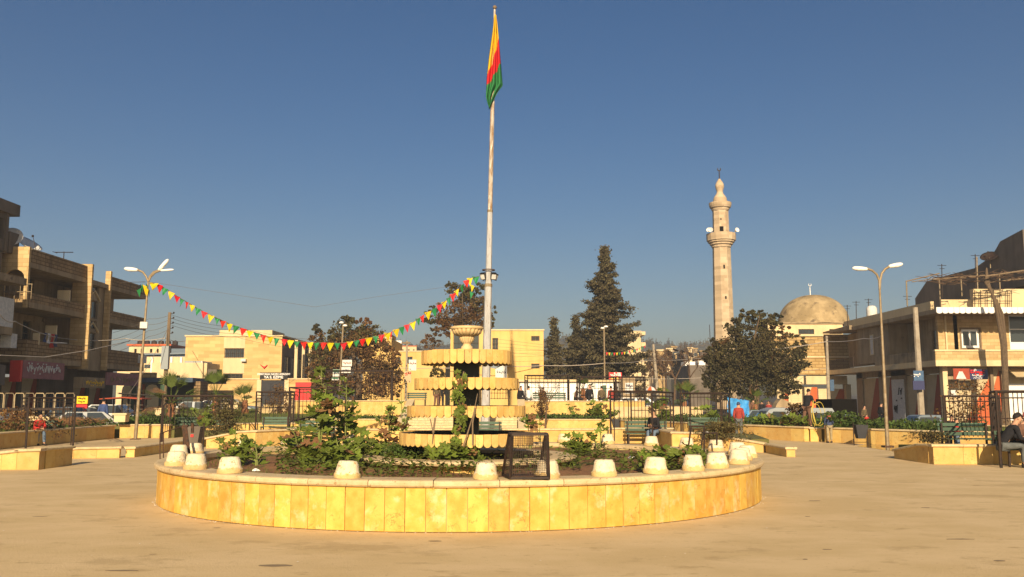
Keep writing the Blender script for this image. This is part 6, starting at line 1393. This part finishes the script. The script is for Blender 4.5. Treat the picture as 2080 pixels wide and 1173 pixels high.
# ------------------------------------------------------------------ vehicles
def car(label, loc, rz, paint, kind='hatch', sc=1, gl='glass', cat='car', name='parked_car', wheels=True):
    t = thing(name, label, cat, loc, rz)
    if kind == 'hatch': secs = [(-2.05,.35,.62,.70),(-1.95,.25,.72,.80),(-1.1,.22,.86,.84),(0,.22,.90,.85),(1.2,.22,.92,.84),(1.9,.25,.86,.80),(2.0,.35,.7,.74)]; cab = [(-1.15,-.45,1.3,1.7)]
    else: secs = [(-2.2,.35,.68,.72),(-2.1,.25,.78,.82),(-1.2,.22,.9,.85),(0,.22,.92,.86),(1.3,.22,.94,.85),(2.0,.25,.92,.82),(2.15,.35,.8,.76)]; cab = [(-1.0,-.3,1.0,1.6)]
    mb = MB(); n = 10; vs = []
    for (x, zb_, zt_, w_) in secs:
        ring_ = [(-w_*.9,zb_),(-w_,zb_+.15),(-w_,zt_-.18),(-w_*.93,zt_-.04),(-w_*.7,zt_),(w_*.7,zt_),(w_*.93,zt_-.04),(w_,zt_-.18),(w_,zb_+.15),(w_*.9,zb_)]; vs += [(x,y,z) for y,z in ring_]
    fs = [(i*n+j, i*n+(j+1)%n, (i+1)*n+(j+1)%n, (i+1)*n+j) for i in range(len(secs)-1) for j in range(n)]+[tuple(range(n)), tuple((len(secs)-1)*n+j for j in range(n-1,-1,-1))]
    obj('body', mb.add(vs, fs), M[paint], t, True, local=True)
    x0, x1, x2, x3 = (-1.15,-.45,1.15,1.85) if kind == 'hatch' else (-.95,-.25,.9,1.6); zb_, zt_ = .88, 1.42; wb_, wt_ = .76, .58
    obj('cabin', MB().add([(x0,-wb_,zb_),(x3,-wb_,zb_),(x3,wb_,zb_),(x0,wb_,zb_),(x1,-wt_,zt_),(x2,-wt_,zt_),(x2,wt_,zt_),(x1,wt_,zt_)], [(4,5,6,7),(0,1,5,4),(1,2,6,5),(2,3,7,6),(3,0,4,7),(0,3,2,1)]), M[paint], t, local=True)
    def q_(A_, B_, C_, D_, off):
        A_, B_, C_, D_ = map(Vector, (A_, B_, C_, D_)); c = (A_+B_+C_+D_)/4; nv_ = (B_-A_).cross(D_-A_).normalized()
        if nv_.dot(c-Vector((.3,0,1.0))) < 0: nv_ = -nv_
        return [p.lerp(c,.13)+nv_*off for p in (A_,B_,C_,D_)]
    for nm_, A_, B_, C_, D_ in (('windscreen',(x0,-wb_,zb_),(x0,wb_,zb_),(x1,wt_,zt_),(x1,-wt_,zt_)),('rear_window',(x3,-wb_,zb_),(x3,wb_,zb_),(x2,wt_,zt_),(x2,-wt_,zt_))):
        obj(nm_, MB().add(q_(A_,B_,C_,D_,.012), [(0,1,2,3)]), M[gl], t, local=True)
    for s_ in (-1,1):
        xm = (x1+x2)/2
        obj('side_window', MB().add(q_((x0+.25,s_*wb_,zb_),(xm-.03,s_*wb_,zb_),(xm-.03,s_*wt_,zt_),(x1+.05,s_*wt_,zt_),.012), [(0,1,2,3)]), M[gl], t, local=True)
        obj('side_window', MB().add(q_((xm+.03,s_*wb_,zb_),(x3-.2,s_*wb_,zb_),(x2-.02,s_*wt_,zt_),(xm+.03,s_*wt_,zt_),.012), [(0,1,2,3)]), M[gl], t, local=True)
        obj('headlight', MB().box((secs[1][0]-.06,s_*.58,.58), (.06,.30,.14)), M['white'], t, local=True); obj('tail_light', MB().box((secs[-1][0]-.0,s_*.6,.68), (.05,.22,.16)), M['redp'], t, local=True)
        obj('mirror', MB().box((x0+.35,s_*(wb_+.13),.95), (.12,.16,.12)), M[paint], t, local=True)
        for x in (-1.3,1.3):
            wl_ = MB().lathe([(.17,-.09),(.30,-.09),(.31,-.04),(.31,.04),(.30,.09),(.17,.09)], 18); wl_.v = [(x+a_, s_*.76+c, .31+b_) for a_,b_,c in wl_.v]; tw_ = obj('wheel', wl_, M['rubber'], t, True, local=True)
            rm_ = MB().lathe([(0,.05),(.17,.07),(.17,-.07),(0,-.05)], 12); rm_.v = [(x+a_, s_*.77+c, .31+b_) for a_,b_,c in rm_.v]; obj('rim', rm_, M['steel'], tw_, local=True)
    t.scale = (sc,)*3; return t
def at(px, Y, z=-.28): return (XX(px,Y,830), Y, z)
car('silver hatchback parked facing right behind the dry fronds, left', at(190,43), radians(205), 'carsilver')
car('dark green hatchback behind the silver one near the left shops', at(178,50,-.1), radians(195), 'cardark')
car('dark van-like car before the yellow sign at left', at(135,47,-.1), radians(95), 'blued', 'sedan')
car('white hatchback behind the left shed awning', at(232,54,0), radians(185), 'carwhite')
car('blue car parked before the school wall, leftmost of three', at(405,70,.15), radians(190), 'carblue')
car('pale car parked before the school wall, middle of three', at(442,71,.25), radians(185), 'carwhite', 'sedan')
car('grey-blue car parked before the school wall, rightmost of three', at(475,73,.35), radians(185), 'carblue', 'sedan')
car('white car half hidden behind the bush right of the middle palm', at(462,66,.25), radians(120), 'carwhite')
car('dark slate car left of the parked grey pickup on the right', at(1558,52,-.3), radians(185), 'carblue')
car('blue-grey car behind the boy in the blue jacket', at(1712,46,-.45), radians(150), 'carblue')
car('white van roof parked behind the seated man shelter', at(1300,64,.3), radians(180), 'carwhite', sc=1.1)
def pickup(label, loc, rz, paint, sc=1, name='pickup_truck'):
    t = thing(name, label, 'truck', loc, rz)
    cabp = [(-2.2,.4),(-2.25,.85),(-2.0,1.0),(-1.35,1.08),(-.95,1.62),(-.7,1.68),(.35,1.68),(.42,1.0),(.42,.4)]
    obj('cab', MB().prism(cabp, 'y', -.78, .78), M[paint], t, local=True)
    for s_ in (-1,1):
        obj('side_window', MB().prism([(-1.2,1.08),(-.88,1.55),(.22,1.55),(.25,1.08)], 'y', s_*.785, s_*.80), M['glass'], t, local=True); obj('door', MB().prism([(-1.1,.5),(-1.15,1.02),(.2,1.02),(.2,.5)], 'y', s_*.782, s_*.792), M[paint], t, local=True)
        obj('headlight', MB().box((-2.24,s_*.55,.78), (.05,.3,.18)), M['white'], t, local=True)
        for x in (-1.45,1.5):
            wl_ = MB().lathe([(.18,-.1),(.33,-.1),(.34,0),(.33,.1),(.18,.1)], 18); wl_.v = [(x+a_, s_*.72+c, .34+b_) for a_,b_,c in wl_.v]; tw_ = obj('wheel', wl_, M['rubber'], t, True, local=True)
            rm_ = MB().lathe([(0,.05),(.18,.07),(.18,-.07),(0,-.05)], 12); rm_.v = [(x+a_, s_*.73+c, .34+b_) for a_,b_,c in rm_.v]; obj('rim', rm_, M['steel'], tw_, local=True)
    obj('windscreen', MB().add([(-1.36,-.66,1.10),(-1.36,.66,1.10),(-.98,.6,1.60),(-.98,-.6,1.60)], [(0,1,2,3)]), M['glass'], t, local=True)
    bd = MB().bx(.5,2.6,-.82,.82,.62,.72); obj('load_bed', bd, M[paint], t, local=True)
    for s_ in (-1,1):
        for k_ in range(3): obj('side_board', MB().bx(.5,2.6,s_*.80,s_*.84,.74+.14*k_,.86+.14*k_), M['wood'], t, local=True)
        for k_ in range(4): obj('board_post', MB().bx(.5+.68*k_,.55+.68*k_,s_*.845,s_*.875,.7,1.2), M['iron'], t, local=True)
    t.scale = (sc,)*3; return t
t = pickup('small blue-grey truck with wooden side boards before the right shops', at(1886,45,-.42), 0, 'carblue', .82); obj('white_emblem', MB().lathe([(.0,0),(.06,0),(.17,0),(.17,.01)], 14), M['paper'], t, local=True).location = (0,0,0)
em = MB().lathe([(.08,-.005),(.2,-.005),(.2,.005),(.08,.005)], 16); em.v = [(-.4+a_, -.80+c*.5, .80+b_) for a_,b_,c in em.v]
o_ = [o for o in t.children if o.name.startswith('white_emblem')][0]; o_.data = me_from('white_emblem', em, M['paper'])
# grey van with dented sheets on the roof (right)
t = thing('grey_van', 'dusty grey-blue van seen over the right wall, wrapped load on its roof', 'van', at(1600,44,-.35)); bp_ = [(-1.9,.3),(-1.95,.9),(-1.55,1.05),(-1.15,1.58),(-.8,1.68),(1.9,1.66),(2.0,1.5),(2.0,.3)]
obj('body', MB().prism(bp_, 'y', -.8, .8), M['cargrey'], t, local=True)
obj('side_window', MB().prism([(-1.25,1.05),(-.95,1.5),(-.35,1.5),(-.35,1.05)], 'y', -.81, -.805), M['glass'], t, local=True); obj('side_window', MB().prism([(.5,1.02),(.5,1.45),(1.8,1.42),(1.8,1.02)], 'y', -.81, -.805), M['glass'], t, local=True)
obj('windscreen', MB().add([(-1.57,-.7,1.07),(-1.57,.7,1.07),(-1.17,.62,1.55),(-1.17,-.62,1.55)], [(0,1,2,3)]), M['glass'], t, local=True)
ld_ = MB().prism([(-.7,1.69),(-.6,1.9),(-.4,2.12),(-.1,2.0),(.1,1.82),(.4,1.86),(.6,1.69)], 'y', -.35, .35); o = obj('wrapped_load', ld_, M['bplain']); o.location = t.location; tag(o, 'pale wrapped bundle lying on the grey van roof', 'bundle')
o = obj('lorry', MB().bx(XX(1679,58,830), XX(1729,58,830), 57, 60, -.6, ZZ(811,57)), M['dark']); tag(o, 'black canvas-sided lorry parked before the mosque shops', 'lorry')
# stalls
t = thing('blue_tarpaulin', 'crumpled bright blue tarpaulin draped over a stall, right of the shelters', 'tarpaulin', at(1502,47,.1)); mb = MB(); nx_, ny_ = 14, 8; random.seed(8)
for j in range(ny_+1):
    for i in range(nx_+1):
        u, v = i/nx_, j/ny_; px = 1478+44*u+(3 if j > 5 else 0); py = 807+3*u*4+ (862-808)*v*(1-.25*abs(u-.5)) if j else 807+8*u; p = P(px, py, 47-.8*min(1,v*2)+.25*sin(u*9+v*4)); mb.v.append((p.x+U(-.04,.04), p.y, p.z+U(-.04,.04)))
mb.f = [(j*(nx_+1)+i, j*(nx_+1)+i+1, (j+1)*(nx_+1)+i+1, (j+1)*(nx_+1)+i) for j in range(ny_) for i in range(nx_)]; mb.m = [0]*len(mb.f)
obj('sheet', mb, M['bluep'], t, True); obj('frame', MB().tube([P(1480,808,47.3), P(1480,860,47.3)], .04, 6).tube([P(1521,816,47.3), P(1521,860,47.3)], .04, 6), M['wood'], t)
t = thing('parasol', 'faded orange and white market parasol beyond the seated man', 'parasol', (XX(1323,66,800), 66, .3)); pc = P(1322,785,66)
for k_ in range(8): 
    a0_, a1_ = 2*pi*k_/8, 2*pi*(k_+1)/8; R_ = .52
    obj('canopy_panel', MB().add([(pc.x,66,pc.z)]+[(pc.x+R_*f*cos(a_), 66+R_*f*sin(a_), pc.z-.42*f*f) for f in (.5,1) for a_ in (a0_,a1_)], [(0,1,2),(1,3,4,2)]), M['orange' if k_ % 2 else 'paper'], t)
obj('pole', MB().tube([(pc.x,66,.3),(pc.x,66,pc.z)], .025, 6), M['steel'], t)
t = thing('cart_canopy', 'rust-red canopy over a dark handcart rack behind the left lamp post', 'cart', at(255,52,0))
obj('canopy', MB().prism([(XX(215,52),ZZ(812,52)),(XX(262,52),ZZ(809,52)),(XX(300,52),ZZ(812,52)),(XX(300,52),ZZ(810,52)),(XX(262,52),ZZ(806.5,52)),(XX(215,52),ZZ(810,52))], 'y', 51.2, 52.6), M['red'], t)
for px in (217,232,249,262,275,298): obj('post', MB().tube([(XX(px,52),52,-.2),(XX(px,52),52,ZZ(810,52))], .045, 6), M['iron'], t)
for k_ in range(6): obj('shelf', MB().bx(XX(263,52), XX(273,52), 51.6, 52.4, .2+.24*k_, .23+.24*k_), M['grey'], t); obj('shelf', MB().bx(XX(284,52), XX(297,52), 51.6, 52.4, .2+.24*k_, .23+.24*k_), M['grey'], t)
t = thing('yellow_sign', 'yellow and red standing shop sign by the left car park', 'sign', (XX(168,48,820), 48, -.3))
sg_ = obj('panel', MB().box(P(168,813,48), (.58,.12,.40)), M['signy'], t); obj('panel_base', MB().box(P(167,826,48), (.58,.12,.20)), M['litred'], t); obj('leg', MB().tube([P(167,830,48), P(167,850,48)], .04, 6), M['iron'], t)
squiggle(sg_, 'black', 'y', 47.92, XX(160,48), XX(176,48), ZZ(811,48), ZZ(808.5,48), 6, 0, 81, r=.014); squiggle(sg_, 'black', 'y', 47.92, XX(161,48), XX(175,48), ZZ(817.5,48), ZZ(815,48), 5, 0, 82, r=.014)
for i, (px, py, Y, w_, lab) in enumerate([(247,850,40,.5,'cream stone block on the garden edge left of the lamp foot'),(85,858,36,.8,'cream block glimpsed behind the seated boy'),(325,838,46,.35,'small cream block under the broad palm'),(354,838,45,.45,'cream block right of the broad palm trunk')]):
    p = P(px, py, Y); o = obj('stone_block', MB().box(p, (w_,.4,.32)).box(p+Vector((0,0,.19)), (w_*1.25,.5,.07)), M['cream']); tag(o, lab, 'stone block', 'cream garden blocks')
o = obj('rock', MB().lathe([(0,-.1),(.25,-.05),(.3,.1),(.18,.22),(0,.26)], 7, G(293,862,.55), wob=.3), M['cream']); tag(o, 'pale jagged rock on the grass right of the left lamp', 'rock')
# odd litter: bag and stone on the planter soil
for i, (px, py, s_, lab) in enumerate([(470+0,0,0,''),(519,958,.06,'crumpled pale plastic bag on the planter soil at left'),(1209,948,.035,'small white stone on the bare soil, right'),(1283,932,.07,'white crumpled paper near the far right pots'),(1438,880,.10,'crumpled white paper on the bed by the second shelter')]):
    if not s_: continue
    g = G(px, py, .57); m_ = MB().lathe([(0,0),(s_,.01),(s_*.8,s_*.5),(s_*.3,s_*.8),(0,s_*.85)], 9, g, wob=.2); o = obj('crumpled_litter', m_, M['white']); tag(o, lab, 'litter')
# ------------------------------------------------------------------ people
SK = []   # (object) grown with the skin modifier, turned into plain meshes at the end
def grow(name, pts, edges, m, parent, sub=1, root=0):
    me = bpy.data.meshes.new(name); me.from_pydata([p[0] for p in pts], edges, []); o = bpy.data.objects.new(name, me); COL.objects.link(o); o.parent = parent
    o.modifiers.new('skin', 'SKIN'); 
    if not me.skin_vertices: 
        me.attributes.new if False else None
    SK.append((o, [p[1] for p in pts], m, sub, root)); return o
def person(label, loc, rz, pose='stand', H=1.72, top='black_jacket', legs='jeans', cap='hair', arms='down', hood=None, lean=.0, stride=.08, simple=False):
    t = thing('person', label, 'person', loc, rz); s = H/1.75
    V = lambda x, y, z: Vector((x*s, y*s, z*s))
    if pose == 'stand':
        hz_ = .93; pel = V(0,0,.95); hip = [V(-.09,0,.90), V(.09,0,.90)]; kn = [V(-.10,-.03-stride*.4,.50), V(.11,.0+stride*.4,.50)]; an_ = [V(-.11,-stride+.03,.09), V(.13,stride+.05,.09)]; to = [V(-.12,-stride-.13,.035), V(.15,stride-.11,.035)]
        ch = V(0,-lean*.6,1.28); nk = V(0,-lean,1.48); hd = V(0,-lean*1.2-.02,1.60); hp = V(0,-lean*1.25-.02,1.72)
    else:
        pel = V(0,.05,.55); hip = [V(-.10,.02,.54), V(.10,.02,.54)]; kn = [V(-.14,-.42,.56), V(.12,-.40,.55)]; an_ = [V(-.12,-.40,.10), V(.10,-.52,.10)]; to = [V(-.13,-.56,.035), V(.11,-.68,.035)]
        ch = V(0,-.04-lean*.5,.90); nk = V(0,-.06-lean,1.10); hd = V(0,-.10-lean*1.2,1.22); hp = V(0,-.10-lean*1.2,1.34)
    sh = [nk+V(-.165,.01,-.085), nk+V(.165,.01,-.085)]
    if arms == 'down': el_ = [sh[0]+V(-.06,.03,-.28), sh[1]+V(.06,.03,-.28)]; wr = [el_[0]+V(-.01,-.08,-.25), el_[1]+V(.01,-.08,-.25)]
    elif arms == 'fold': el_ = [sh[0]+V(-.05,-.06,-.27), sh[1]+V(.05,-.06,-.27)]; wr = [el_[0]+V(.17,-.16,-.02), el_[1]+V(-.17,-.15,.03)]
    elif arms == 'pockets': el_ = [sh[0]+V(-.06,.06,-.28), sh[1]+V(.06,.06,-.28)]; wr = [el_[0]+V(.03,-.12,-.17), el_[1]+V(-.03,-.12,-.17)]
    else: el_ = [sh[0]+V(-.05,-.08,-.25), sh[1]+V(.05,-.10,-.24)]; wr = [el_[0]+V(.03,-.22,-.02), el_[1]+V(.10,-.24,.04)]
    r = lambda a, b=None: ((a*s, (b or a)*s))
    P_ = [(pel, r(.13,.10)), (ch, r(.15,.105)), (nk, r(.055)), (hd, r(.082,.095)), (hp, r(.062,.075))]; E = [(0,1),(1,2),(2,3),(3,4)]
    P_.append((hd+V(0,-.105,-.005), r(.014))); E.append((3,5))                      # nose
    for k in (0,1):
        i = len(P_); P_ += [(sh[k], r(.055)), (el_[k], r(.04)), (wr[k], r(.026)), (wr[k]+(wr[k]-el_[k]).normalized()*.075*s, r(.034,.018))]; E += [(2,i),(i,i+1),(i+1,i+2),(i+2,i+3)]
        d = (wr[k]-el_[k]).normalized(); sd_ = d.cross(Vector((0,1,0))).normalized() if abs(d.y) < .9 else Vector((1,0,0)); j = i+3
        if not simple:
            for f in range(4): q = P_[j][0]+(sd_*(f-1.5)*.02+d*(.045-.006*abs(f-1.3)))*s; P_.append((q, r(.008))); P_.append((q+(d*.03+Vector((0,-.012,-.01)))*s, r(.007))); E += [(j,len(P_)-2),(len(P_)-2,len(P_)-1)]
            q = wr[k]+(sd_*(.045 if k else -.045)+d*.05)*s; P_.append((q, r(.01))); E.append((i+2,len(P_)-1))
        i = len(P_); P_ += [(hip[k], r(.085)), (kn[k], r(.055)), (an_[k], r(.038)), (to[k], r(.035,.025))]; E += [(0,i),(i,i+1),(i+1,i+2),(i+2,i+3)]
    grow('body', P_, E, 'skin', t)
    J = [(pel+V(0,0,-.08), r(.175,.135)), (pel+V(0,0,.08), r(.165,.13)), (ch, r(.19,.135)), (nk+V(0,0,-.05), r(.13,.09)), (nk+V(0,0,.01), r(.075))]; E = [(0,1),(1,2),(2,3),(3,4)]
    for k in (0,1): i = len(J); J += [(sh[k], r(.078)), (el_[k], r(.062)), (wr[k], r(.045))]; E += [(3,i),(i,i+1),(i+1,i+2)]
    grow('jacket', J, E, top, t)
    T = [(pel+V(0,0,.02), r(.15,.12))]; E = []
    for k in (0,1): i = len(T); T += [(hip[k], r(.105)), (kn[k], r(.078)), (an_[k]+V(0,0,.02), r(.062))]; E += [(0,i),(i,i+1),(i+1,i+2)]
    grow('trousers', T, E, legs, t)
    for k in (0,1): obj('shoe', MB().tube([an_[k]+V(0,.05,-.04), an_[k]+V(0,-.02,-.04), to[k], to[k]+V(0,-.02,0)], [.045*s,.052*s,.045*s,.02*s], 8), M['shoe_leather'], t, True, local=True)
    hm = MB().lathe([(.103*s*cos(a_)*.93, .118*s*sin(a_)) for a_ in [pi/2*k_/6 for k_ in range(7)]]+[(0,.118*s)], 14, (0,0,0)); Mx = Matrix.Translation(hd+V(0,.022,.045)) @ Matrix.Rotation(radians(-24), 4, 'X'); hm.v = [tuple(Mx @ Vector((x*.88,y*1.05,z))) for x,y,z in hm.v]
    obj('hair' if cap == 'hair' else 'cap', hm, M[cap], t, True, local=True)
    if not simple:
        for k_ in (-1,1): obj('ear', MB().lathe([(0,-.02*s),(.022*s,0),(0,.028*s)], 8, hd+V(k_*.083,.01,.01)), M['skin'], t, True, local=True); obj('eye', MB().box(hd+V(k_*.032,-.088,.028), (.016*s,.012*s,.008*s)), M['black'], t, local=True)
        obj('mouth', MB().box(hd+V(0,-.088,-.048), (.04*s,.01*s,.008*s)), M['red'], t, local=True)
    if hood: obj('hood', MB().tube([nk+V(-.15,.05,-.08), nk+V(-.08,.10,-.02), nk+V(0,.12,-.06), nk+V(.08,.10,-.02), nk+V(.15,.05,-.08)], [.03*s,.065*s,.08*s,.065*s,.03*s], 8).add([nk+V(-.15,.13,-.05), nk+V(.15,.13,-.05), nk+V(.05,.15,-.30), nk+V(-.05,.15,-.30)], [(0,1,2,3)]), M[hood], t, True, local=True)
    return t
D = radians
gP = lambda px, py, z=0: tuple(G(px, py, z))
person('man in black padded jacket and jeans sitting on the right bench', (XX(1334,33.3,880), 33.28, 0), D(-38), 'sit', 1.74, 'black_jacket', 'jeans', arms='fold', lean=.16)
person('boy in red jacket and pale jeans sitting on the far left bench', (XX(74,33.9,880), 33.95, 0), D(50), 'sit', 1.55, 'red_jacket', 'jeans', arms='fold', lean=.14)
person('standing youth in dark red top and grey trousers, back turned, by the tarpaulin', gP(1502,892.5), D(165), 'stand', 1.62, 'dark_red_hoodie', 'grey_trousers', 'navy_jacket', arms='pockets', stride=-.22)
person('boy in navy jacket with red and white hood, back turned at the wall', gP(1686,900), D(178), 'stand', 1.26, 'navy_jacket', 'khaki_trousers', arms='pockets', hood='pink_hood', lean=.10)
person('man in black top and brown trousers coiling a yellow hose', (XX(1639,38.2,840), 38.2, .52), D(120), 'stand', 1.66, 'black_jacket', 'brown_trousers', arms='reach', lean=.14, stride=.14)
person('man all in black standing before the grey doors of the right shops', (XX(1790,60,840), 60, -.28), D(100), 'stand', 1.82, 'black_jacket', 'dark_trousers', arms='pockets')
person('adult in dark grey walking with a child in red before the shops', (XX(1756,61,840), 61, -.28), D(20), 'stand', 1.62, 'olive_coat', 'dark_trousers', simple=True)
person('small child in red with an adult before the right shops', (XX(1760,60,840), 60, -.3), D(0), 'stand', 1.05, 'red_jacket', 'grey_trousers', simple=True)
person('man in blue shirt seen from behind near the left cars', (XX(210,44.5,830), 44.5, .0), D(175), 'stand', 1.78, 'blue_shirt', 'dark_trousers', simple=True)
person('child in bright red behind the right green bench', (XX(1942,29,850), 29, .0), D(60), 'stand', 1.12, 'red_jacket', 'jeans', arms='fold', simple=True)
person('dark-clad child beside the one in bright red', (XX(1933,29.4,850), 29.4, .0), D(-20), 'stand', 1.22, 'black_jacket', 'dark_trousers', simple=True)
# seated group at the right photo edge, on a bench in the nearest shelter
person('man in dark coat and cap bending forward, leftmost of the seated group at right', (XX(2048,22.7,900), 22.9, 0), D(75), 'sit', 1.74, 'black_jacket', 'grey_trousers', cap='hair', arms='fold', lean=.22)
person('seated man in olive coat, second in the group at the right edge', (XX(2066,23.2,900), 23.4, 0), D(20), 'sit', 1.76, 'olive_coat', 'dark_trousers', arms='fold', lean=.12)
person('seated man in brown coat cut by the right photo edge', (XX(2086,23.0,900), 23.2, 0), D(5), 'sit', 1.78, 'brown_trousers', 'dark_trousers', cap='pink_hood', arms='fold', lean=.12)
bench('bench under the seated group at the right photo edge', 2036, 2120, 938, Y=23.2)
# upper terrace and steps
person('person in bright white shirt sitting on the upper terrace', (XX(1074,57.9,800), 57.9, 1.28), D(180), 'sit', 1.7, 'white_shirt', 'grey_trousers', simple=True)
for i, (px, m_, lab, H) in enumerate([(1057,'black_jacket','dark figure left of the white-shirted one on the upper terrace',1.7),(1103,'black_jacket','dark seated figure in the shelter by the white kiosk',1.6),(1170,'brown_trousers','brown-clad figure before the white kiosk',1.65),(1197,'black_jacket','black-clad figure beside the terrace palm',1.85),(1242,'dark_red_hoodie','maroon-clad figure at the right end of the terrace',1.7),(1254,'black_jacket','black-clad figure at the far right end of the terrace',1.65),(1222,'olive_coat','olive-clad figure under the cypress on the terrace',1.7)]):
    person(lab, (XX(px,58.1+.2*(i%2),800), 58.1+.2*(i%2), 1.28), D([30,170,90,10,200,-30,180][i]), 'sit', H, m_, 'dark_trousers', simple=True)
person('figure in dark clothes climbing the steps behind the fountain', (XX(896,55.4,820), 55.4, 1.17), D(180), 'stand', 1.72, 'black_jacket', 'dark_trousers', simple=True)
person('figure in olive clothes on the steps, left of the dark one', (XX(887,55.2,820), 55.2, 1.17), D(170), 'stand', 1.6, 'olive_coat', 'brown_trousers', simple=True)
# market crowd behind the right garden
random.seed(33)
cr_ = [(1300,'grey'),(1350,'x'),(1392,'x'),(1496,'x'),(1505,'x'),(1530,'x'),(1547,'x'),(1561,'x'),(1574,'x'),(1586,'x'),(1668,'x'),(1683,'x')]
cols = ['black_jacket','dark_red_hoodie','navy_jacket','olive_coat','dark_trousers','brown_trousers']
where = ['by the parasol','behind the seated man shelter','near the yellow-green palm','just left of the tarpaulin top','just right of the tarpaulin top','right of the palm tuft','left of the dark tree trunk','right of the dark tree trunk','before the first mosque shutter','before the second mosque shutter','beside the black lorry','before the rightmost mosque shutter']
for i, (px, _) in enumerate(cr_):
    Y = 62+(i*7 % 5); person(f'distant market-goer in {["black","maroon","navy","olive","charcoal","brown"][i%6]} {where[i]}', (XX(px,Y,810), Y, tz(XX(px,Y,810),Y)), U(0,6), 'stand', U(1.6,1.8), cols[i % 6], 'dark_trousers', simple=True)
# yellow hose coil held by the man
mb = MB(); c0 = P(1660,838,38); 
for k_ in range(2):
    r1, r2 = .22+.05*k_, .33+.04*k_; pts = [Vector((c0.x+(-.05+.13*k_)+r1*cos(2*pi*i/20), 38+.03*k_+.05*sin(i), c0.z-.1+.04*k_+r2*1.35*sin(2*pi*i/20))) for i in range(21)]; mb.tube(pts, .012, 6)
mb.tube([c0+Vector((-.15,0,.5)), c0+Vector((-.2,0,.1)), c0+Vector((-.1,0,-.4)), c0+Vector((-.15,0,-.6))], .018, 6)
o = obj('hose_coil', mb, M['hose'], smooth=True); tag(o, 'coil of yellow hose in the hands of the man on the wall bed', 'hose')

# ---- finish: apply skin growth, turn lettering into meshes
for o, rad, m_, sub, root in SK:
    for i, v in enumerate(o.data.skin_vertices[0].data):
        v.radius = rad[i]; v.use_root = (i == root)
    if sub: mm = o.modifiers.new('smooth', 'SUBSURF'); mm.levels = sub; mm.render_levels = sub
bpy.context.view_layer.update()
dg = bpy.context.evaluated_depsgraph_get()
new = []
for o, rad, m_, sub, root in SK:
    me = bpy.data.meshes.new_from_object(o.evaluated_get(dg)); new.append((o, me, m_))
txt = [o for o in COL.objects if o.type == 'FONT']
tn = [(o, bpy.data.meshes.new_from_object(o.evaluated_get(dg))) for o in txt]
for o, me, m_ in new:
    o.modifiers.clear(); me.materials.clear(); me.materials.append(M[m_]); me.polygons.foreach_set('use_smooth', [True]*len(me.polygons)); o.data = me
for o, me in tn:
    n = bpy.data.objects.new('lettering', me); COL.objects.link(n); n.parent = o.parent; n.location = o.location; n.rotation_euler = o.rotation_euler; bpy.data.objects.remove(o)
# air: thin haze over the whole scene
hb = MB().bx(-1520, 1520, -1520, 1520, -2.5, 68); 
hm_ = bpy.data.materials.new('haze'); hm_.use_nodes = True; hn = hm_.node_tree.nodes; hn.remove(hn['Principled BSDF']); pv = hn.new('ShaderNodeVolumePrincipled')
pv.inputs['Color'].default_value = (.82,.86,.91,1); pv.inputs['Density'].default_value = .0009; pv.inputs['Anisotropy'].default_value = .2
hm_.node_tree.links.new(pv.outputs[0], hn['Material Output'].inputs['Volume'])
HAZE = True
if HAZE: obj('haze', hb, hm_, kind='stuff')
